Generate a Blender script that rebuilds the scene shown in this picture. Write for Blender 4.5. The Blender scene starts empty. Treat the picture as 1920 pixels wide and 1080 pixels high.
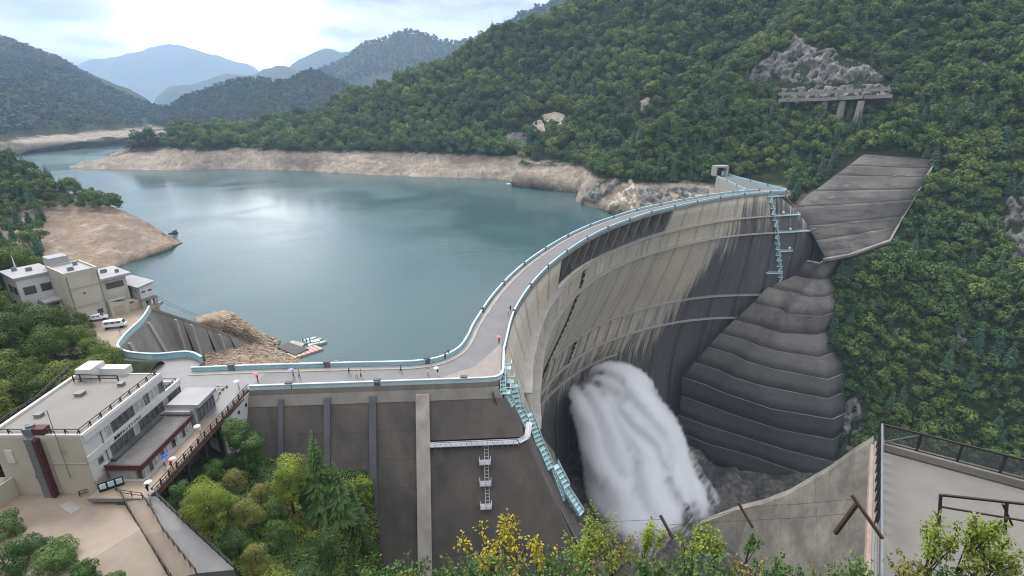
import bpy, bmesh, math, random
import numpy as np
from mathutils import Vector, Matrix, noise as mnoise
from mathutils.bvhtree import BVHTree

random.seed(7)
R = math.radians
scene = bpy.context.scene
COL = scene.collection

# ------------------------------------------------------------------ camera
# metres; z = 0 is the dam's crest road, the camera stands on a lookout 54 m above it
F_PX, PITCH, CAM_Z = 990.0, math.atan(360.0 / 990.0), 54.0
cam_d = bpy.data.cameras.new('camera')
cam = bpy.data.objects.new('camera', cam_d)
COL.objects.link(cam)
cam.location = (0, 0, CAM_Z)
cam.rotation_euler = (math.pi / 2 - PITCH, 0, 0)
cam_d.sensor_width = 36.0
cam_d.lens = F_PX / 1920.0 * 36.0
cam_d.clip_start, cam_d.clip_end = 0.1, 40000.0
scene.camera = cam

# ------------------------------------------------------------------ sky and sun (bright overcast, sun behind cloud)
SUN_EL, SUN_AZ = R(52), R(-32)          # azimuth measured from +Y towards +X
world = bpy.data.worlds.new('World')
scene.world = world
world.use_nodes = True
wn, wl = world.node_tree.nodes, world.node_tree.links
wn.clear()


def wnode(kind, **kw):
    n = wn.new(kind)
    for k, v in kw.items():
        setattr(n, k, v)
    return n


def wmath(op, a, b=None, c=None, clamp=False):
    n = wnode('ShaderNodeMath', operation=op, use_clamp=clamp)
    for i, x in enumerate((a, b, c)):
        if x is None:
            continue
        if isinstance(x, (int, float)):
            n.inputs[i].default_value = x
        else:
            wl.new(x, n.inputs[i])
    return n.outputs[0]


sky = wnode('ShaderNodeTexSky', sky_type='NISHITA')
sky.sun_disc = False
sky.sun_elevation = SUN_EL
sky.sun_rotation = SUN_AZ
sky.air_density, sky.dust_density, sky.ozone_density = 1.0, 1.5, 1.5
bg_sky = wnode('ShaderNodeBackground')
bg_sky.inputs['Strength'].default_value = 0.12
wl.new(sky.outputs[0], bg_sky.inputs[0])
tc = wnode('ShaderNodeTexCoord')
sep = wnode('ShaderNodeSeparateXYZ')
wl.new(tc.outputs['Generated'], sep.inputs[0])
zz = wmath('ADD', wmath('MAXIMUM', sep.outputs[2], 0.0), 0.16)
comb = wnode('ShaderNodeCombineXYZ')
wl.new(wmath('DIVIDE', sep.outputs[0], zz), comb.inputs[0])
wl.new(wmath('DIVIDE', sep.outputs[1], zz), comb.inputs[1])
comb.inputs[2].default_value = 3.7
nz = wnode('ShaderNodeTexNoise')
nz.inputs['Scale'].default_value = 0.75
nz.inputs['Detail'].default_value = 9.0
nz.inputs['Roughness'].default_value = 0.55
nz.inputs['Distortion'].default_value = 0.5
wl.new(comb.outputs[0], nz.inputs['Vector'])
nz2 = wnode('ShaderNodeTexNoise')
nz2.inputs['Scale'].default_value = 1.1
nz2.inputs['Detail'].default_value = 10.0
nz2.inputs['Roughness'].default_value = 0.6
wl.new(comb.outputs[0], nz2.inputs['Vector'])
cover = wnode('ShaderNodeMapRange')
cover.inputs[1].default_value, cover.inputs[2].default_value = 0.16, 0.34
wl.new(nz.outputs[0], cover.inputs[0])
sun_dir = Vector((math.sin(SUN_AZ) * math.cos(SUN_EL), math.cos(SUN_AZ) * math.cos(SUN_EL), math.sin(SUN_EL)))
glow_el = R(8)
gdir = Vector((math.sin(R(-26)) * math.cos(glow_el), math.cos(R(-26)) * math.cos(glow_el), math.sin(glow_el)))
dotn = wnode('ShaderNodeVectorMath', operation='DOT_PRODUCT')
wl.new(tc.outputs['Generated'], dotn.inputs[0])
dotn.inputs[1].default_value = gdir
d01 = wmath('MAXIMUM', dotn.outputs['Value'], 0.0)
glow = wmath('POWER', d01, 150.0)
glow2 = wmath('POWER', d01, 5.0)
body = wnode('ShaderNodeMapRange')          # light and dark in the cloud sheet
body.inputs[1].default_value, body.inputs[2].default_value = 0.40, 0.60
body.inputs[3].default_value, body.inputs[4].default_value = 0.45, 1.40
wl.new(nz2.outputs[0], body.inputs[0])
# an overcast sky is brighter overhead than at the horizon
grad = wmath('ADD', wmath('MULTIPLY', wmath('MAXIMUM', sep.outputs[2], 0.0), 1.25), 0.30)
cl_str = wmath('ADD', wmath('MULTIPLY', body.outputs[0], wmath('ADD', wmath('MULTIPLY', glow2, 0.10), grad)), wmath('MULTIPLY', wmath('MULTIPLY', glow, 3.0), wmath('ADD', body.outputs[0], 0.1)))
ccol = wnode('ShaderNodeMix', data_type='RGBA')
ccol.inputs[6].default_value = (0.93, 0.935, 1.0, 1)
ccol.inputs[7].default_value = (1.0, 0.985, 0.965, 1)
wl.new(wmath('ADD', wmath('MULTIPLY', glow, 1.2, clamp=True), wmath('MULTIPLY', body.outputs[0], 0.25), clamp=True), ccol.inputs[0])
bg_cl = wnode('ShaderNodeBackground')
wl.new(ccol.outputs[2], bg_cl.inputs[0])
wl.new(cl_str, bg_cl.inputs[1])
mixs = wnode('ShaderNodeMixShader')
wl.new(wmath('MULTIPLY', cover.outputs[0], 0.985), mixs.inputs[0])
wl.new(bg_sky.outputs[0], mixs.inputs[1])
wl.new(bg_cl.outputs[0], mixs.inputs[2])
wout = wnode('ShaderNodeOutputWorld')
wl.new(mixs.outputs[0], wout.inputs['Surface'])

sun_d = bpy.data.lights.new('sun', 'SUN')
sun_d.energy = 1.5
sun_d.angle = R(24)
sun_d.color = (1.0, 0.96, 0.90)
sun = bpy.data.objects.new('sun', sun_d)
COL.objects.link(sun)
sun.rotation_euler = (-sun_dir).to_track_quat('-Z', 'Y').to_euler()
sun.location = (0, 0, 400)

scene.view_settings.view_transform = 'Standard'
scene.view_settings.look = 'None'
scene.view_settings.gamma = 1.0
scene.view_settings.exposure = 1.05
scene.render.engine = 'CYCLES'
cy = scene.cycles
cy.use_denoising = True
try:
    cy.denoiser = 'OPENIMAGEDENOISE'
except Exception:
    pass
cy.filter_width = 1.1
cy.max_bounces = 14
cy.diffuse_bounces = 3
cy.glossy_bounces = 3
cy.transmission_bounces = 3
cy.transparent_max_bounces = 8
cy.volume_bounces = 12
cy.volume_max_steps = 96
cy.caustics_reflective = cy.caustics_refractive = False


# ------------------------------------------------------------------ helpers
def ray(px, py):
    dx, dy = (px - 960.0) / F_PX, (540.0 - py) / F_PX
    return Vector((dx, math.cos(PITCH) + dy * math.sin(PITCH), -math.sin(PITCH) + dy * math.cos(PITCH)))


def on(px, py, z=0.0):                 # the point seen at that place of the photograph, at height z
    v = ray(px, py)
    return Vector((0, 0, CAM_Z)) + v * ((z - CAM_Z) / v.z)


def at(px, py, Y):                     # ... at distance Y
    v = ray(px, py)
    return Vector((0, 0, CAM_Z)) + v * (Y / v.y)


def proj(p):
    z = p[2] - CAM_Z
    d = p[1] * math.cos(PITCH) - z * math.sin(PITCH)
    u = p[1] * math.sin(PITCH) + z * math.cos(PITCH)
    if d < 0.1:
        return (-9999, -9999)
    return 960 + F_PX * p[0] / d, 540 - F_PX * u / d


def tag(o, label=None, cat=None, group=None, kind=None):
    if label:
        o['label'] = label
    if cat:
        o['category'] = cat
    if group:
        o['group'] = group
    if kind:
        o['kind'] = kind
    return o


def link_obj(o, parent=None):
    COL.objects.link(o)
    if parent is not None:
        o.parent = parent
        # meshes are written in world metres: undo the parent's own place (a part's world matrix is the identity)
        if parent.parent is None:
            o.matrix_parent_inverse = Matrix.Translation(-Vector(parent.location))
    return o


def empty(name, loc=(0, 0, 0), label=None, cat=None, group=None, kind=None):
    e = bpy.data.objects.new(name, None)
    e.empty_display_size = 0.5
    e.location = loc
    COL.objects.link(e)
    return tag(e, label, cat, group, kind)


class MB:
    """collects faces of one object"""

    def __init__(self):
        self.v, self.f, self.m, self.uv = [], [], [], None

    def add(self, vs, fs, mi=0):
        o = len(self.v)
        self.v += [tuple(x) for x in vs]
        self.f += [tuple(i + o for i in f) for f in fs]
        self.m += [mi] * len(fs)

    def quad(self, a, b, c, d, mi=0):
        self.add((a, b, c, d), ((0, 1, 2, 3),), mi)

    def hexa(self, b, t, mi=0):        # bottom 4, top 4 (same order, counter-clockwise from above)
        self.add(list(b) + list(t), ((3, 2, 1, 0), (4, 5, 6, 7), (0, 1, 5, 4), (1, 2, 6, 5), (2, 3, 7, 6), (3, 0, 4, 7)), mi)

    def box(self, c, s, rz=0.0, mi=0, fr=None):
        c = Vector(c)
        hx, hy, hz = s[0] / 2, s[1] / 2, s[2] / 2
        ca, sa = math.cos(rz), math.sin(rz)
        pts = []
        for z in (-hz, hz):
            for x, y in ((-hx, -hy), (hx, -hy), (hx, hy), (-hx, hy)):
                pts.append((c.x + x * ca - y * sa, c.y + x * sa + y * ca, c.z + z))
        self.hexa(pts[:4], pts[4:], mi)

    def prism(self, poly, z0, z1, mi=0):   # poly counter-clockwise (x, y); z may be a list per vertex
        n = len(poly)
        zb = z0 if isinstance(z0, (list, tuple)) else [z0] * n
        zt = z1 if isinstance(z1, (list, tuple)) else [z1] * n
        vs = [(p[0], p[1], zb[i]) for i, p in enumerate(poly)] + [(p[0], p[1], zt[i]) for i, p in enumerate(poly)]
        fs = [tuple(range(n - 1, -1, -1)), tuple(range(n, 2 * n))]
        for i in range(n):
            j = (i + 1) % n
            fs.append((i, j, n + j, n + i))
        self.add(vs, fs, mi)

    def bar(self, a, b, w, h=None, mi=0):   # square bar between two points
        a, b = Vector(a), Vector(b)
        h = h or w
        d = (b - a)
        if d.length < 1e-6:
            return
        d.normalize()
        up = Vector((0, 0, 1)) if abs(d.z) < 0.95 else Vector((1, 0, 0))
        s = d.cross(up).normalized()
        u = s.cross(d).normalized()
        s, u = s * w / 2, u * h / 2
        self.add([a - s - u, a + s - u, a + s + u, a - s + u, b - s - u, b + s - u, b + s + u, b - s + u],
                 ((0, 1, 2, 3), (7, 6, 5, 4), (4, 5, 1, 0), (5, 6, 2, 1), (6, 7, 3, 2), (7, 4, 0, 3)), mi)

    def tube(self, path, rad, n=6, mi=0, cap=True):
        path = [Vector(p) for p in path]
        rads = rad if isinstance(rad, (list, tuple)) else [rad] * len(path)
        rings = []
        for i, p in enumerate(path):
            d = (path[min(i + 1, len(path) - 1)] - path[max(i - 1, 0)]).normalized()
            up = Vector((0, 0, 1)) if abs(d.z) < 0.9 else Vector((1, 0, 0))
            s = d.cross(up).normalized()
            u = s.cross(d)
            rings.append([p + (s * math.cos(k * math.tau / n) + u * math.sin(k * math.tau / n)) * rads[i] for k in range(n)])
        vs = [q for r in rings for q in r]
        fs = []
        for i in range(len(path) - 1):
            for k in range(n):
                a, b = i * n + k, i * n + (k + 1) % n
                fs.append((a, b, b + n, a + n))
        if cap:
            fs.append(tuple(range(n - 1, -1, -1)))
            fs.append(tuple(range((len(path) - 1) * n, len(path) * n)))
        self.add(vs, fs, mi)

    def lathe(self, prof, c, n=12, mi=0):
        c = Vector(c)
        vs, fs = [], []
        for r, z in prof:
            for k in range(n):
                a = k * math.tau / n
                vs.append((c.x + r * math.cos(a), c.y + r * math.sin(a), c.z + z))
        for i in range(len(prof) - 1):
            for k in range(n):
                a, b = i * n + k, i * n + (k + 1) % n
                fs.append((a, b, b + n, a + n))
        fs.append(tuple(range(n - 1, -1, -1)))
        fs.append(tuple(range((len(prof) - 1) * n, len(prof) * n)))
        self.add(vs, fs, mi)

    def mesh(self, name, mats, smooth=False):
        me = bpy.data.meshes.new(name)
        me.from_pydata(self.v, [], self.f)
        for m in (mats if isinstance(mats, (list, tuple)) else [mats]):
            me.materials.append(m)
        me.polygons.foreach_set('material_index', self.m)
        if getattr(self, 'nrm', None) and len(self.nrm) == len(self.v):
            me.polygons.foreach_set('use_smooth', [True] * len(self.f))
            me.normals_split_custom_set_from_vertices(self.nrm)
        if smooth:
            me.polygons.foreach_set('use_smooth', [True] * len(self.f))
        me.update()
        return me

    def build(self, name, mats, parent=None, smooth=False, bevel=0.0):
        me = self.mesh(name, mats, smooth)
        o = bpy.data.objects.new(name, me)
        link_obj(o, parent)
        if bevel:
            b = o.modifiers.new('bevel', 'BEVEL')
            b.width, b.segments, b.limit_method = bevel, 2, 'ANGLE'
        return o


def grid_obj(name, P, mat, parent=None, uv=None, smooth=True, flip=False):
    """P: array (nv, nu, 3)"""
    nv, nu = P.shape[:2]
    me = bpy.data.meshes.new(name)
    idx = np.arange(nv * nu).reshape(nv, nu)
    a, b, c, d = idx[:-1, :-1].ravel(), idx[:-1, 1:].ravel(), idx[1:, 1:].ravel(), idx[1:, :-1].ravel()
    fs = np.stack([a, b, c, d] if not flip else [d, c, b, a], 1)
    me.vertices.add(nv * nu)
    me.vertices.foreach_set('co', P.reshape(-1).astype(np.float32))
    me.loops.add(len(fs) * 4)
    me.loops.foreach_set('vertex_index', fs.ravel().astype(np.int32))
    me.polygons.add(len(fs))
    me.polygons.foreach_set('loop_start', np.arange(0, len(fs) * 4, 4, dtype=np.int32))
    me.update(calc_edges=True)
    if smooth:
        me.polygons.foreach_set('use_smooth', [True] * len(fs))
    if uv is not None:
        l = me.uv_layers.new(name='UVMap')
        l.data.foreach_set('uv', uv.reshape(-1, 2)[fs.ravel()].ravel().astype(np.float32))
    me.materials.append(mat)
    o = bpy.data.objects.new(name, me)
    link_obj(o, parent)
    return o


def cr(P, n):
    """Catmull-Rom resample along axis 0 of control array P (k, ...) to n samples"""
    P = np.asarray(P, float)
    k = P.shape[0]
    E = np.concatenate([2 * P[:1] - P[1:2], P, 2 * P[-1:] - P[-2:-1]], 0)
    t = np.linspace(0, k - 1, n)
    i = np.minimum(t.astype(int), k - 2)
    u = (t - i).reshape((-1,) + (1,) * (P.ndim - 1))
    p0, p1, p2, p3 = E[i], E[i + 1], E[i + 2], E[i + 3]
    return 0.5 * (2 * p1 + (p2 - p0) * u + (2 * p0 - 5 * p1 + 4 * p2 - p3) * u ** 2 + (3 * p1 - p0 - 3 * p2 + p3) * u ** 3)


def fbm(p, scale, octv=4):
    q = Vector(p) * scale
    return mnoise.fractal(q, 1.0, 2.0, octv)


# ------------------------------------------------------------------ materials
def new_mat(name):
    m = bpy.data.materials.new(name)
    m.use_nodes = True
    nt = m.node_tree
    b = nt.nodes['Principled BSDF']
    return m, nt, b


class NT:
    def __init__(self, nt):
        self.nt = nt

    def n(self, kind, **kw):
        x = self.nt.nodes.new(kind)
        for k, v in kw.items():
            setattr(x, k, v)
        return x

    def l(self, a, b):
        self.nt.links.new(a, b)

    def math(self, op, a, b=None, c=None, clamp=False):
        n = self.n('ShaderNodeMath', operation=op, use_clamp=clamp)
        for i, x in enumerate((a, b, c)):
            if x is None:
                continue
            if isinstance(x, (int, float)):
                n.inputs[i].default_value = x
            else:
                self.l(x, n.inputs[i])
        return n.outputs[0]

    def noise(self, vec, scale, detail=5.0, rough=0.55, dist=0.0):
        n = self.n('ShaderNodeTexNoise')
        n.inputs['Scale'].default_value = scale
        n.inputs['Detail'].default_value = detail
        n.inputs['Roughness'].default_value = rough
        n.inputs['Distortion'].default_value = dist
        if vec is not None:
            self.l(vec, n.inputs['Vector'])
        return n.outputs[0]

    def ramp(self, x, a, b, lo=0.0, hi=1.0):
        n = self.n('ShaderNodeMapRange')
        n.inputs[1].default_value, n.inputs[2].default_value = a, b
        n.inputs[3].default_value, n.inputs[4].default_value = lo, hi
        self.l(x, n.inputs[0])
        return n.outputs[0]

    def mix(self, fac, a, b):
        n = self.n('ShaderNodeMix', data_type='RGBA')
        for i, x in ((0, fac), (6, a), (7, b)):
            if isinstance(x, (int, float)):
                n.inputs[i].default_value = x
            elif isinstance(x, tuple):
                n.inputs[i].default_value = x + (1,) if len(x) == 3 else x
            else:
                self.l(x, n.inputs[i])
        return n.outputs[2]

    def vmul(self, vec, s):
        n = self.n('ShaderNodeVectorMath', operation='MULTIPLY')
        self.l(vec, n.inputs[0])
        n.inputs[1].default_value = s
        return n.outputs[0]

    def bump(self, h, strength, dist, bsdf):
        n = self.n('ShaderNodeBump')
        n.inputs['Strength'].default_value = strength
        n.inputs['Distance'].default_value = dist
        self.l(h, n.inputs['Height'])
        self.l(n.outputs[0], bsdf.inputs['Normal'])


def pmat(name, c1, c2=None, scale=0.6, rough=0.85, bump=0.0, bdist=0.05, stretch=(1, 1, 1), spec=0.3, metallic=0.0, dirt=None, dirt_scale=0.15, dirt_amt=0.5):
    m, nt, b = new_mat(name)
    g = NT(nt)
    b.inputs['Roughness'].default_value = rough
    b.inputs['Metallic'].default_value = metallic
    b.inputs['Specular IOR Level'].default_value = spec
    if c2 is None:
        c2 = tuple(x * 0.82 for x in c1)
    geo = g.n('ShaderNodeNewGeometry')
    vec = g.vmul(geo.outputs['Position'], stretch)
    n1 = g.noise(vec, scale, 6.0, 0.6)
    col = g.mix(g.ramp(n1, 0.32, 0.68), c1, c2)
    if dirt is not None:
        n2 = g.noise(vec, dirt_scale, 7.0, 0.65, 0.4)
        col = g.mix(g.ramp(n2, 0.5, 0.72, 0.0, dirt_amt), col, dirt)
    g.l(col, b.inputs['Base Color'])
    if bump:
        g.bump(g.noise(vec, scale * 4, 5.0, 0.65), bump, bdist, b)
    return m


def leafmat(name, cols, autumn=None, hue_noise=0.25, transl=0.25, rnd=True):
    """foliage: colour differs from plant to plant and from clump to clump"""
    m, nt, b = new_mat(name)
    g = NT(nt)
    oi = g.n('ShaderNodeObjectInfo')
    geo = g.n('ShaderNodeNewGeometry')
    cr_ = g.n('ShaderNodeValToRGB')
    els = cr_.color_ramp.elements
    while len(els) < len(cols):
        els.new(0.5)
    for i, c in enumerate(cols):
        els[i].position = i / max(1, len(cols) - 1)
        els[i].color = c + (1,)
    n1 = g.noise(geo.outputs['Position'], hue_noise, 3.0)
    n2 = g.noise(geo.outputs['Position'], 0.012, 3.0)
    x = g.math('ADD', g.math('MULTIPLY', oi.outputs['Random'], 0.6 if rnd else 0.0), g.math('MULTIPLY', g.ramp(n1, 0.3, 0.7), 0.3 if rnd else 0.7))
    x = g.math('ADD', x, g.ramp(n2, 0.35, 0.65, -0.12, 0.22), clamp=True)
    g.l(x, cr_.inputs[0])
    g.l(cr_.outputs[0], b.inputs['Base Color'])
    b.inputs['Roughness'].default_value = 0.7
    b.inputs['Specular IOR Level'].default_value = 0.25
    if transl:
        t = g.n('ShaderNodeBsdfTranslucent')
        g.l(cr_.outputs[0], t.inputs[0])
        ms = g.n('ShaderNodeMixShader')
        ms.inputs[0].default_value = transl
        g.l(b.outputs[0], ms.inputs[1])
        g.l(t.outputs[0], ms.inputs[2])
        out = nt.nodes['Material Output']
        g.l(ms.outputs[0], out.inputs['Surface'])
    return m


M = {}
M['asphalt'] = pmat('asphalt', (0.15, 0.143, 0.142), (0.12, 0.115, 0.114), 0.25, 0.55, 0.15, 0.02, dirt=(0.12, 0.12, 0.12), dirt_scale=0.08, dirt_amt=0.5, spec=0.45)
M['pavement'] = pmat('pavement', (0.20, 0.193, 0.19), (0.165, 0.158, 0.155), 0.4, 0.55, 0.1, 0.02, dirt=(0.16, 0.155, 0.15), dirt_scale=0.1, dirt_amt=0.5, spec=0.45)
M['beige_pave'] = pmat('beige_paving', (0.30, 0.235, 0.175), (0.25, 0.20, 0.155), 0.5, 0.6, 0.15, 0.02, dirt=(0.19, 0.155, 0.125), dirt_scale=0.2, spec=0.4)
M['concrete'] = pmat('concrete', (0.26, 0.24, 0.21), (0.19, 0.175, 0.155), 0.3, 0.85, 0.3, 0.05, stretch=(1, 1, 0.4), dirt=(0.10, 0.092, 0.085), dirt_scale=0.12, dirt_amt=0.6)
M['pale_conc'] = pmat('pale_concrete', (0.37, 0.35, 0.315), (0.29, 0.275, 0.25), 0.3, 0.85, 0.2, 0.04, dirt=(0.24, 0.22, 0.20), dirt_scale=0.2, dirt_amt=0.5)
M['brown_conc'] = pmat('brown_concrete', (0.140, 0.120, 0.103), (0.078, 0.070, 0.064), 0.13, 0.85, 0.3, 0.05, stretch=(1, 1, 0.5), dirt=(0.035, 0.032, 0.030), dirt_scale=0.09, dirt_amt=0.75)
M['dark_conc'] = pmat('dark_concrete', (0.075, 0.073, 0.072), (0.045, 0.044, 0.045), 0.2, 0.8, 0.3, 0.05, stretch=(1, 1, 0.4))
M['grey_pil'] = pmat('grey_pilaster', (0.12, 0.12, 0.125), (0.085, 0.085, 0.09), 0.4, 0.85, 0.2, 0.04)
M['pale_pil'] = pmat('pale_pilaster', (0.46, 0.42, 0.37), (0.33, 0.29, 0.25), 0.4, 0.85, 0.25, 0.04, stretch=(1, 1, 0.4), dirt=(0.20, 0.13, 0.09), dirt_scale=0.25)
M['blue'] = pmat('light_blue_paint', (0.27, 0.48, 0.53), (0.22, 0.42, 0.48), 0.5, 0.5, 0.0, dirt=(0.20, 0.27, 0.29), dirt_scale=0.4, dirt_amt=0.4)
M['blue2'] = pmat('turquoise_paint', (0.36, 0.54, 0.565), (0.48, 0.64, 0.65), 0.6, 0.5, dirt=(0.30, 0.42, 0.43), dirt_scale=0.8, dirt_amt=0.5)
M['rail_cap'] = pmat('pale_blue_paint', (0.52, 0.62, 0.66), (0.45, 0.56, 0.61), 0.5, 0.45, dirt=(0.36, 0.40, 0.42), dirt_scale=0.3, dirt_amt=0.4)
M['white_paint'] = pmat('white_paint', (0.58, 0.57, 0.55), (0.53, 0.52, 0.50), 0.3, 0.6, dirt=(0.48, 0.46, 0.43), dirt_scale=0.2, dirt_amt=0.35)
M['cream'] = pmat('cream_render', (0.47, 0.435, 0.36), (0.41, 0.38, 0.315), 0.3, 0.85, 0.1, 0.02, dirt=(0.32, 0.30, 0.26), dirt_scale=0.2, dirt_amt=0.45)
M['grey_wall'] = pmat('grey_render', (0.36, 0.36, 0.37), (0.30, 0.30, 0.31), 0.3, 0.8, 0.1, 0.02)
M['beige_wall'] = pmat('beige_render', (0.40, 0.35, 0.28), (0.35, 0.30, 0.24), 0.4, 0.85, 0.1, 0.02)
M['roof_grey'] = pmat('flat_roof', (0.24, 0.222, 0.20), (0.205, 0.19, 0.172), 0.18, 0.85, 0.1, 0.02, dirt=(0.20, 0.19, 0.18), dirt_scale=0.12, dirt_amt=0.4)
M['roof_pale'] = pmat('pale_roof', (0.34, 0.34, 0.345), (0.29, 0.29, 0.295), 0.3, 0.7)
M['roof_dark'] = pmat('dark_roof', (0.13, 0.12, 0.115), (0.09, 0.085, 0.08), 0.5, 0.75, 0.1, 0.02, dirt=(0.2, 0.19, 0.18), dirt_scale=0.4)
M['maroon'] = pmat('maroon_paint', (0.085, 0.028, 0.030), (0.065, 0.022, 0.024), 0.6, 0.55)
M['dark_metal'] = pmat('dark_metal', (0.045, 0.037, 0.036), (0.03, 0.026, 0.026), 0.8, 0.55)
M['brown_wood'] = pmat('brown_wood', (0.09, 0.055, 0.038), (0.06, 0.038, 0.027), 1.5, 0.75, 0.2, 0.01)
M['grey_metal'] = pmat('grey_metal', (0.20, 0.21, 0.22), (0.16, 0.17, 0.18), 0.8, 0.5, metallic=0.3)
M['white_metal'] = pmat('white_metal', (0.60, 0.61, 0.62), (0.50, 0.51, 0.52), 0.8, 0.55)
M['glass'] = pmat('window_glass', (0.045, 0.05, 0.055), (0.10, 0.10, 0.095), 0.35, 0.12, spec=0.6)
M['curtain'] = pmat('window_curtain', (0.38, 0.37, 0.33), (0.30, 0.29, 0.26), 0.8, 0.7)
M['bark'] = pmat('bark', (0.10, 0.082, 0.062), (0.065, 0.052, 0.04), 2.0, 0.9, 0.4, 0.03)
M['bark_pale'] = pmat('pale_bark', (0.24, 0.22, 0.17), (0.16, 0.14, 0.11), 2.0, 0.9, 0.4, 0.03)
M['black'] = pmat('black_plastic', (0.02, 0.02, 0.021), (0.015, 0.015, 0.016), 1.0, 0.5)
M['void'] = pmat('joint_shadow_concrete', (0.05, 0.046, 0.042), (0.03, 0.028, 0.026), 0.4, 0.95)
M['wet_dark'] = pmat('wet_dark_concrete', (0.040, 0.039, 0.041), (0.026, 0.026, 0.029), 0.12, 0.6, 0.2, 0.05, stretch=(1, 1, 0.5))

# forest floor and the bare drawdown bank: one material per slope, the bank begins below its old water line
def slope_mat(name, z_line=-8.0, bank=True):
    m, nt, b = new_mat(name)
    g = NT(nt)
    geo = g.n('ShaderNodeNewGeometry')
    pos = geo.outputs['Position']
    sp = g.n('ShaderNodeSeparateXYZ')
    g.l(pos, sp.inputs[0])
    n1 = g.noise(pos, 0.05, 8.0, 0.65)
    n2 = g.noise(pos, 0.35, 6.0, 0.65)
    n3 = g.noise(g.vmul(pos, (1, 1, 3.0)), 0.022, 5.0, 0.6, 0.8)
    forest = g.mix(g.ramp(n2, 0.35, 0.65), (0.018, 0.028, 0.012), (0.040, 0.050, 0.022))
    col = forest
    if bank:
        near = name.endswith('near')
        bk = g.mix(g.ramp(n1, 0.3, 0.7), (0.31, 0.24, 0.175) if near else (0.345, 0.297, 0.235), (0.21, 0.16, 0.118) if near else (0.27, 0.225, 0.18))
        bk = g.mix(g.ramp(n3, 0.50, 0.62, 0.0, 0.75), bk, (0.17, 0.13, 0.105))
        bk = g.mix(g.ramp(n2, 0.48, 0.70, 0.0, 0.75), bk, (0.13, 0.10, 0.075))
        gully = g.noise(g.vmul(pos, (0.30, 0.06, 0.05)), 1.0, 6.0, 0.7, 0.6)
        bk = g.mix(g.ramp(gully, 0.52, 0.66, 0.0, 0.65), bk, (0.16, 0.125, 0.10))
        strat = g.noise(g.vmul(pos, (0.02, 0.02, 1.1)), 1.0, 4.0, 0.7)
        bk = g.mix(g.ramp(strat, 0.52, 0.60, 0.0, 0.45), bk, (0.17, 0.135, 0.105))
        bk = g.mix(g.ramp(g.noise(pos, 0.9, 4.0, 0.7), 0.55, 0.66, 0.0, 0.6), bk, (0.115, 0.09, 0.07))
        bk = g.mix(g.ramp(g.noise(pos, 0.13, 4.0), 0.55, 0.68, 0.0, 0.5), bk, (0.42, 0.37, 0.30))
        up = g.ramp(sp.outputs[1], 338.0, 350.0) if name != 'forest_floor_and_bare_bank_near' else None
        f = g.ramp(g.math('ADD', sp.outputs[2], g.ramp(n1, 0.2, 0.8, -4.0, 4.0)), z_line - 1.0, z_line + 1.5)
        if up is not None:          # there is no lake, hence no bare bank, below the dam
            f = g.math('MAXIMUM', f, g.math('SUBTRACT', 1.0, up))
        col = g.mix(f, bk, forest)
    g.l(col, b.inputs['Base Color'])
    b.inputs['Roughness'].default_value = 0.95
    b.inputs['Specular IOR Level'].default_value = 0.1
    g.bump(g.math('ADD', n2, g.math('MULTIPLY', n1, 2.0)), 0.6, 0.6, b)
    return m


M['slope'] = slope_mat('forest_floor_and_bare_bank')
M['slope_left'] = slope_mat('forest_floor_and_bare_bank_near', -4.5)
M['forest_floor'] = slope_mat('forest_floor', bank=False)
M['rock'] = pmat('grey_rock', (0.26, 0.25, 0.235), (0.12, 0.115, 0.105), 0.22, 0.95, 1.0, 1.0, stretch=(1, 1, 0.45), dirt=(0.035, 0.045, 0.025), dirt_scale=0.16, dirt_amt=0.95)
M['scar'] = pmat('pale_rock', (0.50, 0.44, 0.36), (0.38, 0.33, 0.26), 0.12, 0.95, 0.6, 0.5, stretch=(1, 1, 0.4), dirt=(0.24, 0.20, 0.15), dirt_scale=0.1, dirt_amt=0.6)
M['bed_rock'] = pmat('river_bed_rock', (0.11, 0.10, 0.088), (0.045, 0.043, 0.04), 0.2, 0.95, 0.9, 0.8, dirt=(0.27, 0.25, 0.22), dirt_scale=0.3, dirt_amt=0.6)
M['debris'] = pmat('driftwood_and_mud', (0.27, 0.19, 0.14), (0.17, 0.115, 0.085), 0.3, 0.95, 0.8, 0.3, dirt=(0.42, 0.33, 0.23), dirt_scale=0.35, dirt_amt=0.7)
M['debris2'] = pmat('gravel_bank', (0.36, 0.28, 0.195), (0.24, 0.185, 0.125), 0.4, 0.95, 0.9, 0.4, dirt=(0.14, 0.105, 0.08), dirt_scale=0.5, dirt_amt=0.7)
M['leaf_mix'] = leafmat('broadleaf_foliage', [(0.038, 0.076, 0.032), (0.072, 0.132, 0.040), (0.120, 0.186, 0.046), (0.215, 0.262, 0.060)])
M['leaf_far'] = leafmat('far_foliage', [(0.015, 0.045, 0.045), (0.024, 0.064, 0.058), (0.036, 0.084, 0.070), (0.050, 0.098, 0.076)], hue_noise=0.08, transl=0.0)  # blue tint puts distance haze into the leaf colour
M['leaf_con'] = leafmat('conifer_foliage', [(0.027, 0.066, 0.039), (0.043, 0.095, 0.047), (0.066, 0.126, 0.058)], transl=0.1)
M['leaf_wood'] = leafmat('woodland_foliage', [(0.045, 0.080, 0.026), (0.085, 0.135, 0.036), (0.145, 0.19, 0.045), (0.25, 0.27, 0.06)])
M['leaf_lime'] = leafmat('lime_foliage', [(0.16, 0.22, 0.035), (0.24, 0.30, 0.045), (0.33, 0.38, 0.07)], rnd=False)
M['leaf_green'] = leafmat('green_foliage', [(0.045, 0.10, 0.028), (0.08, 0.15, 0.04), (0.13, 0.20, 0.05)], rnd=False)
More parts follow.
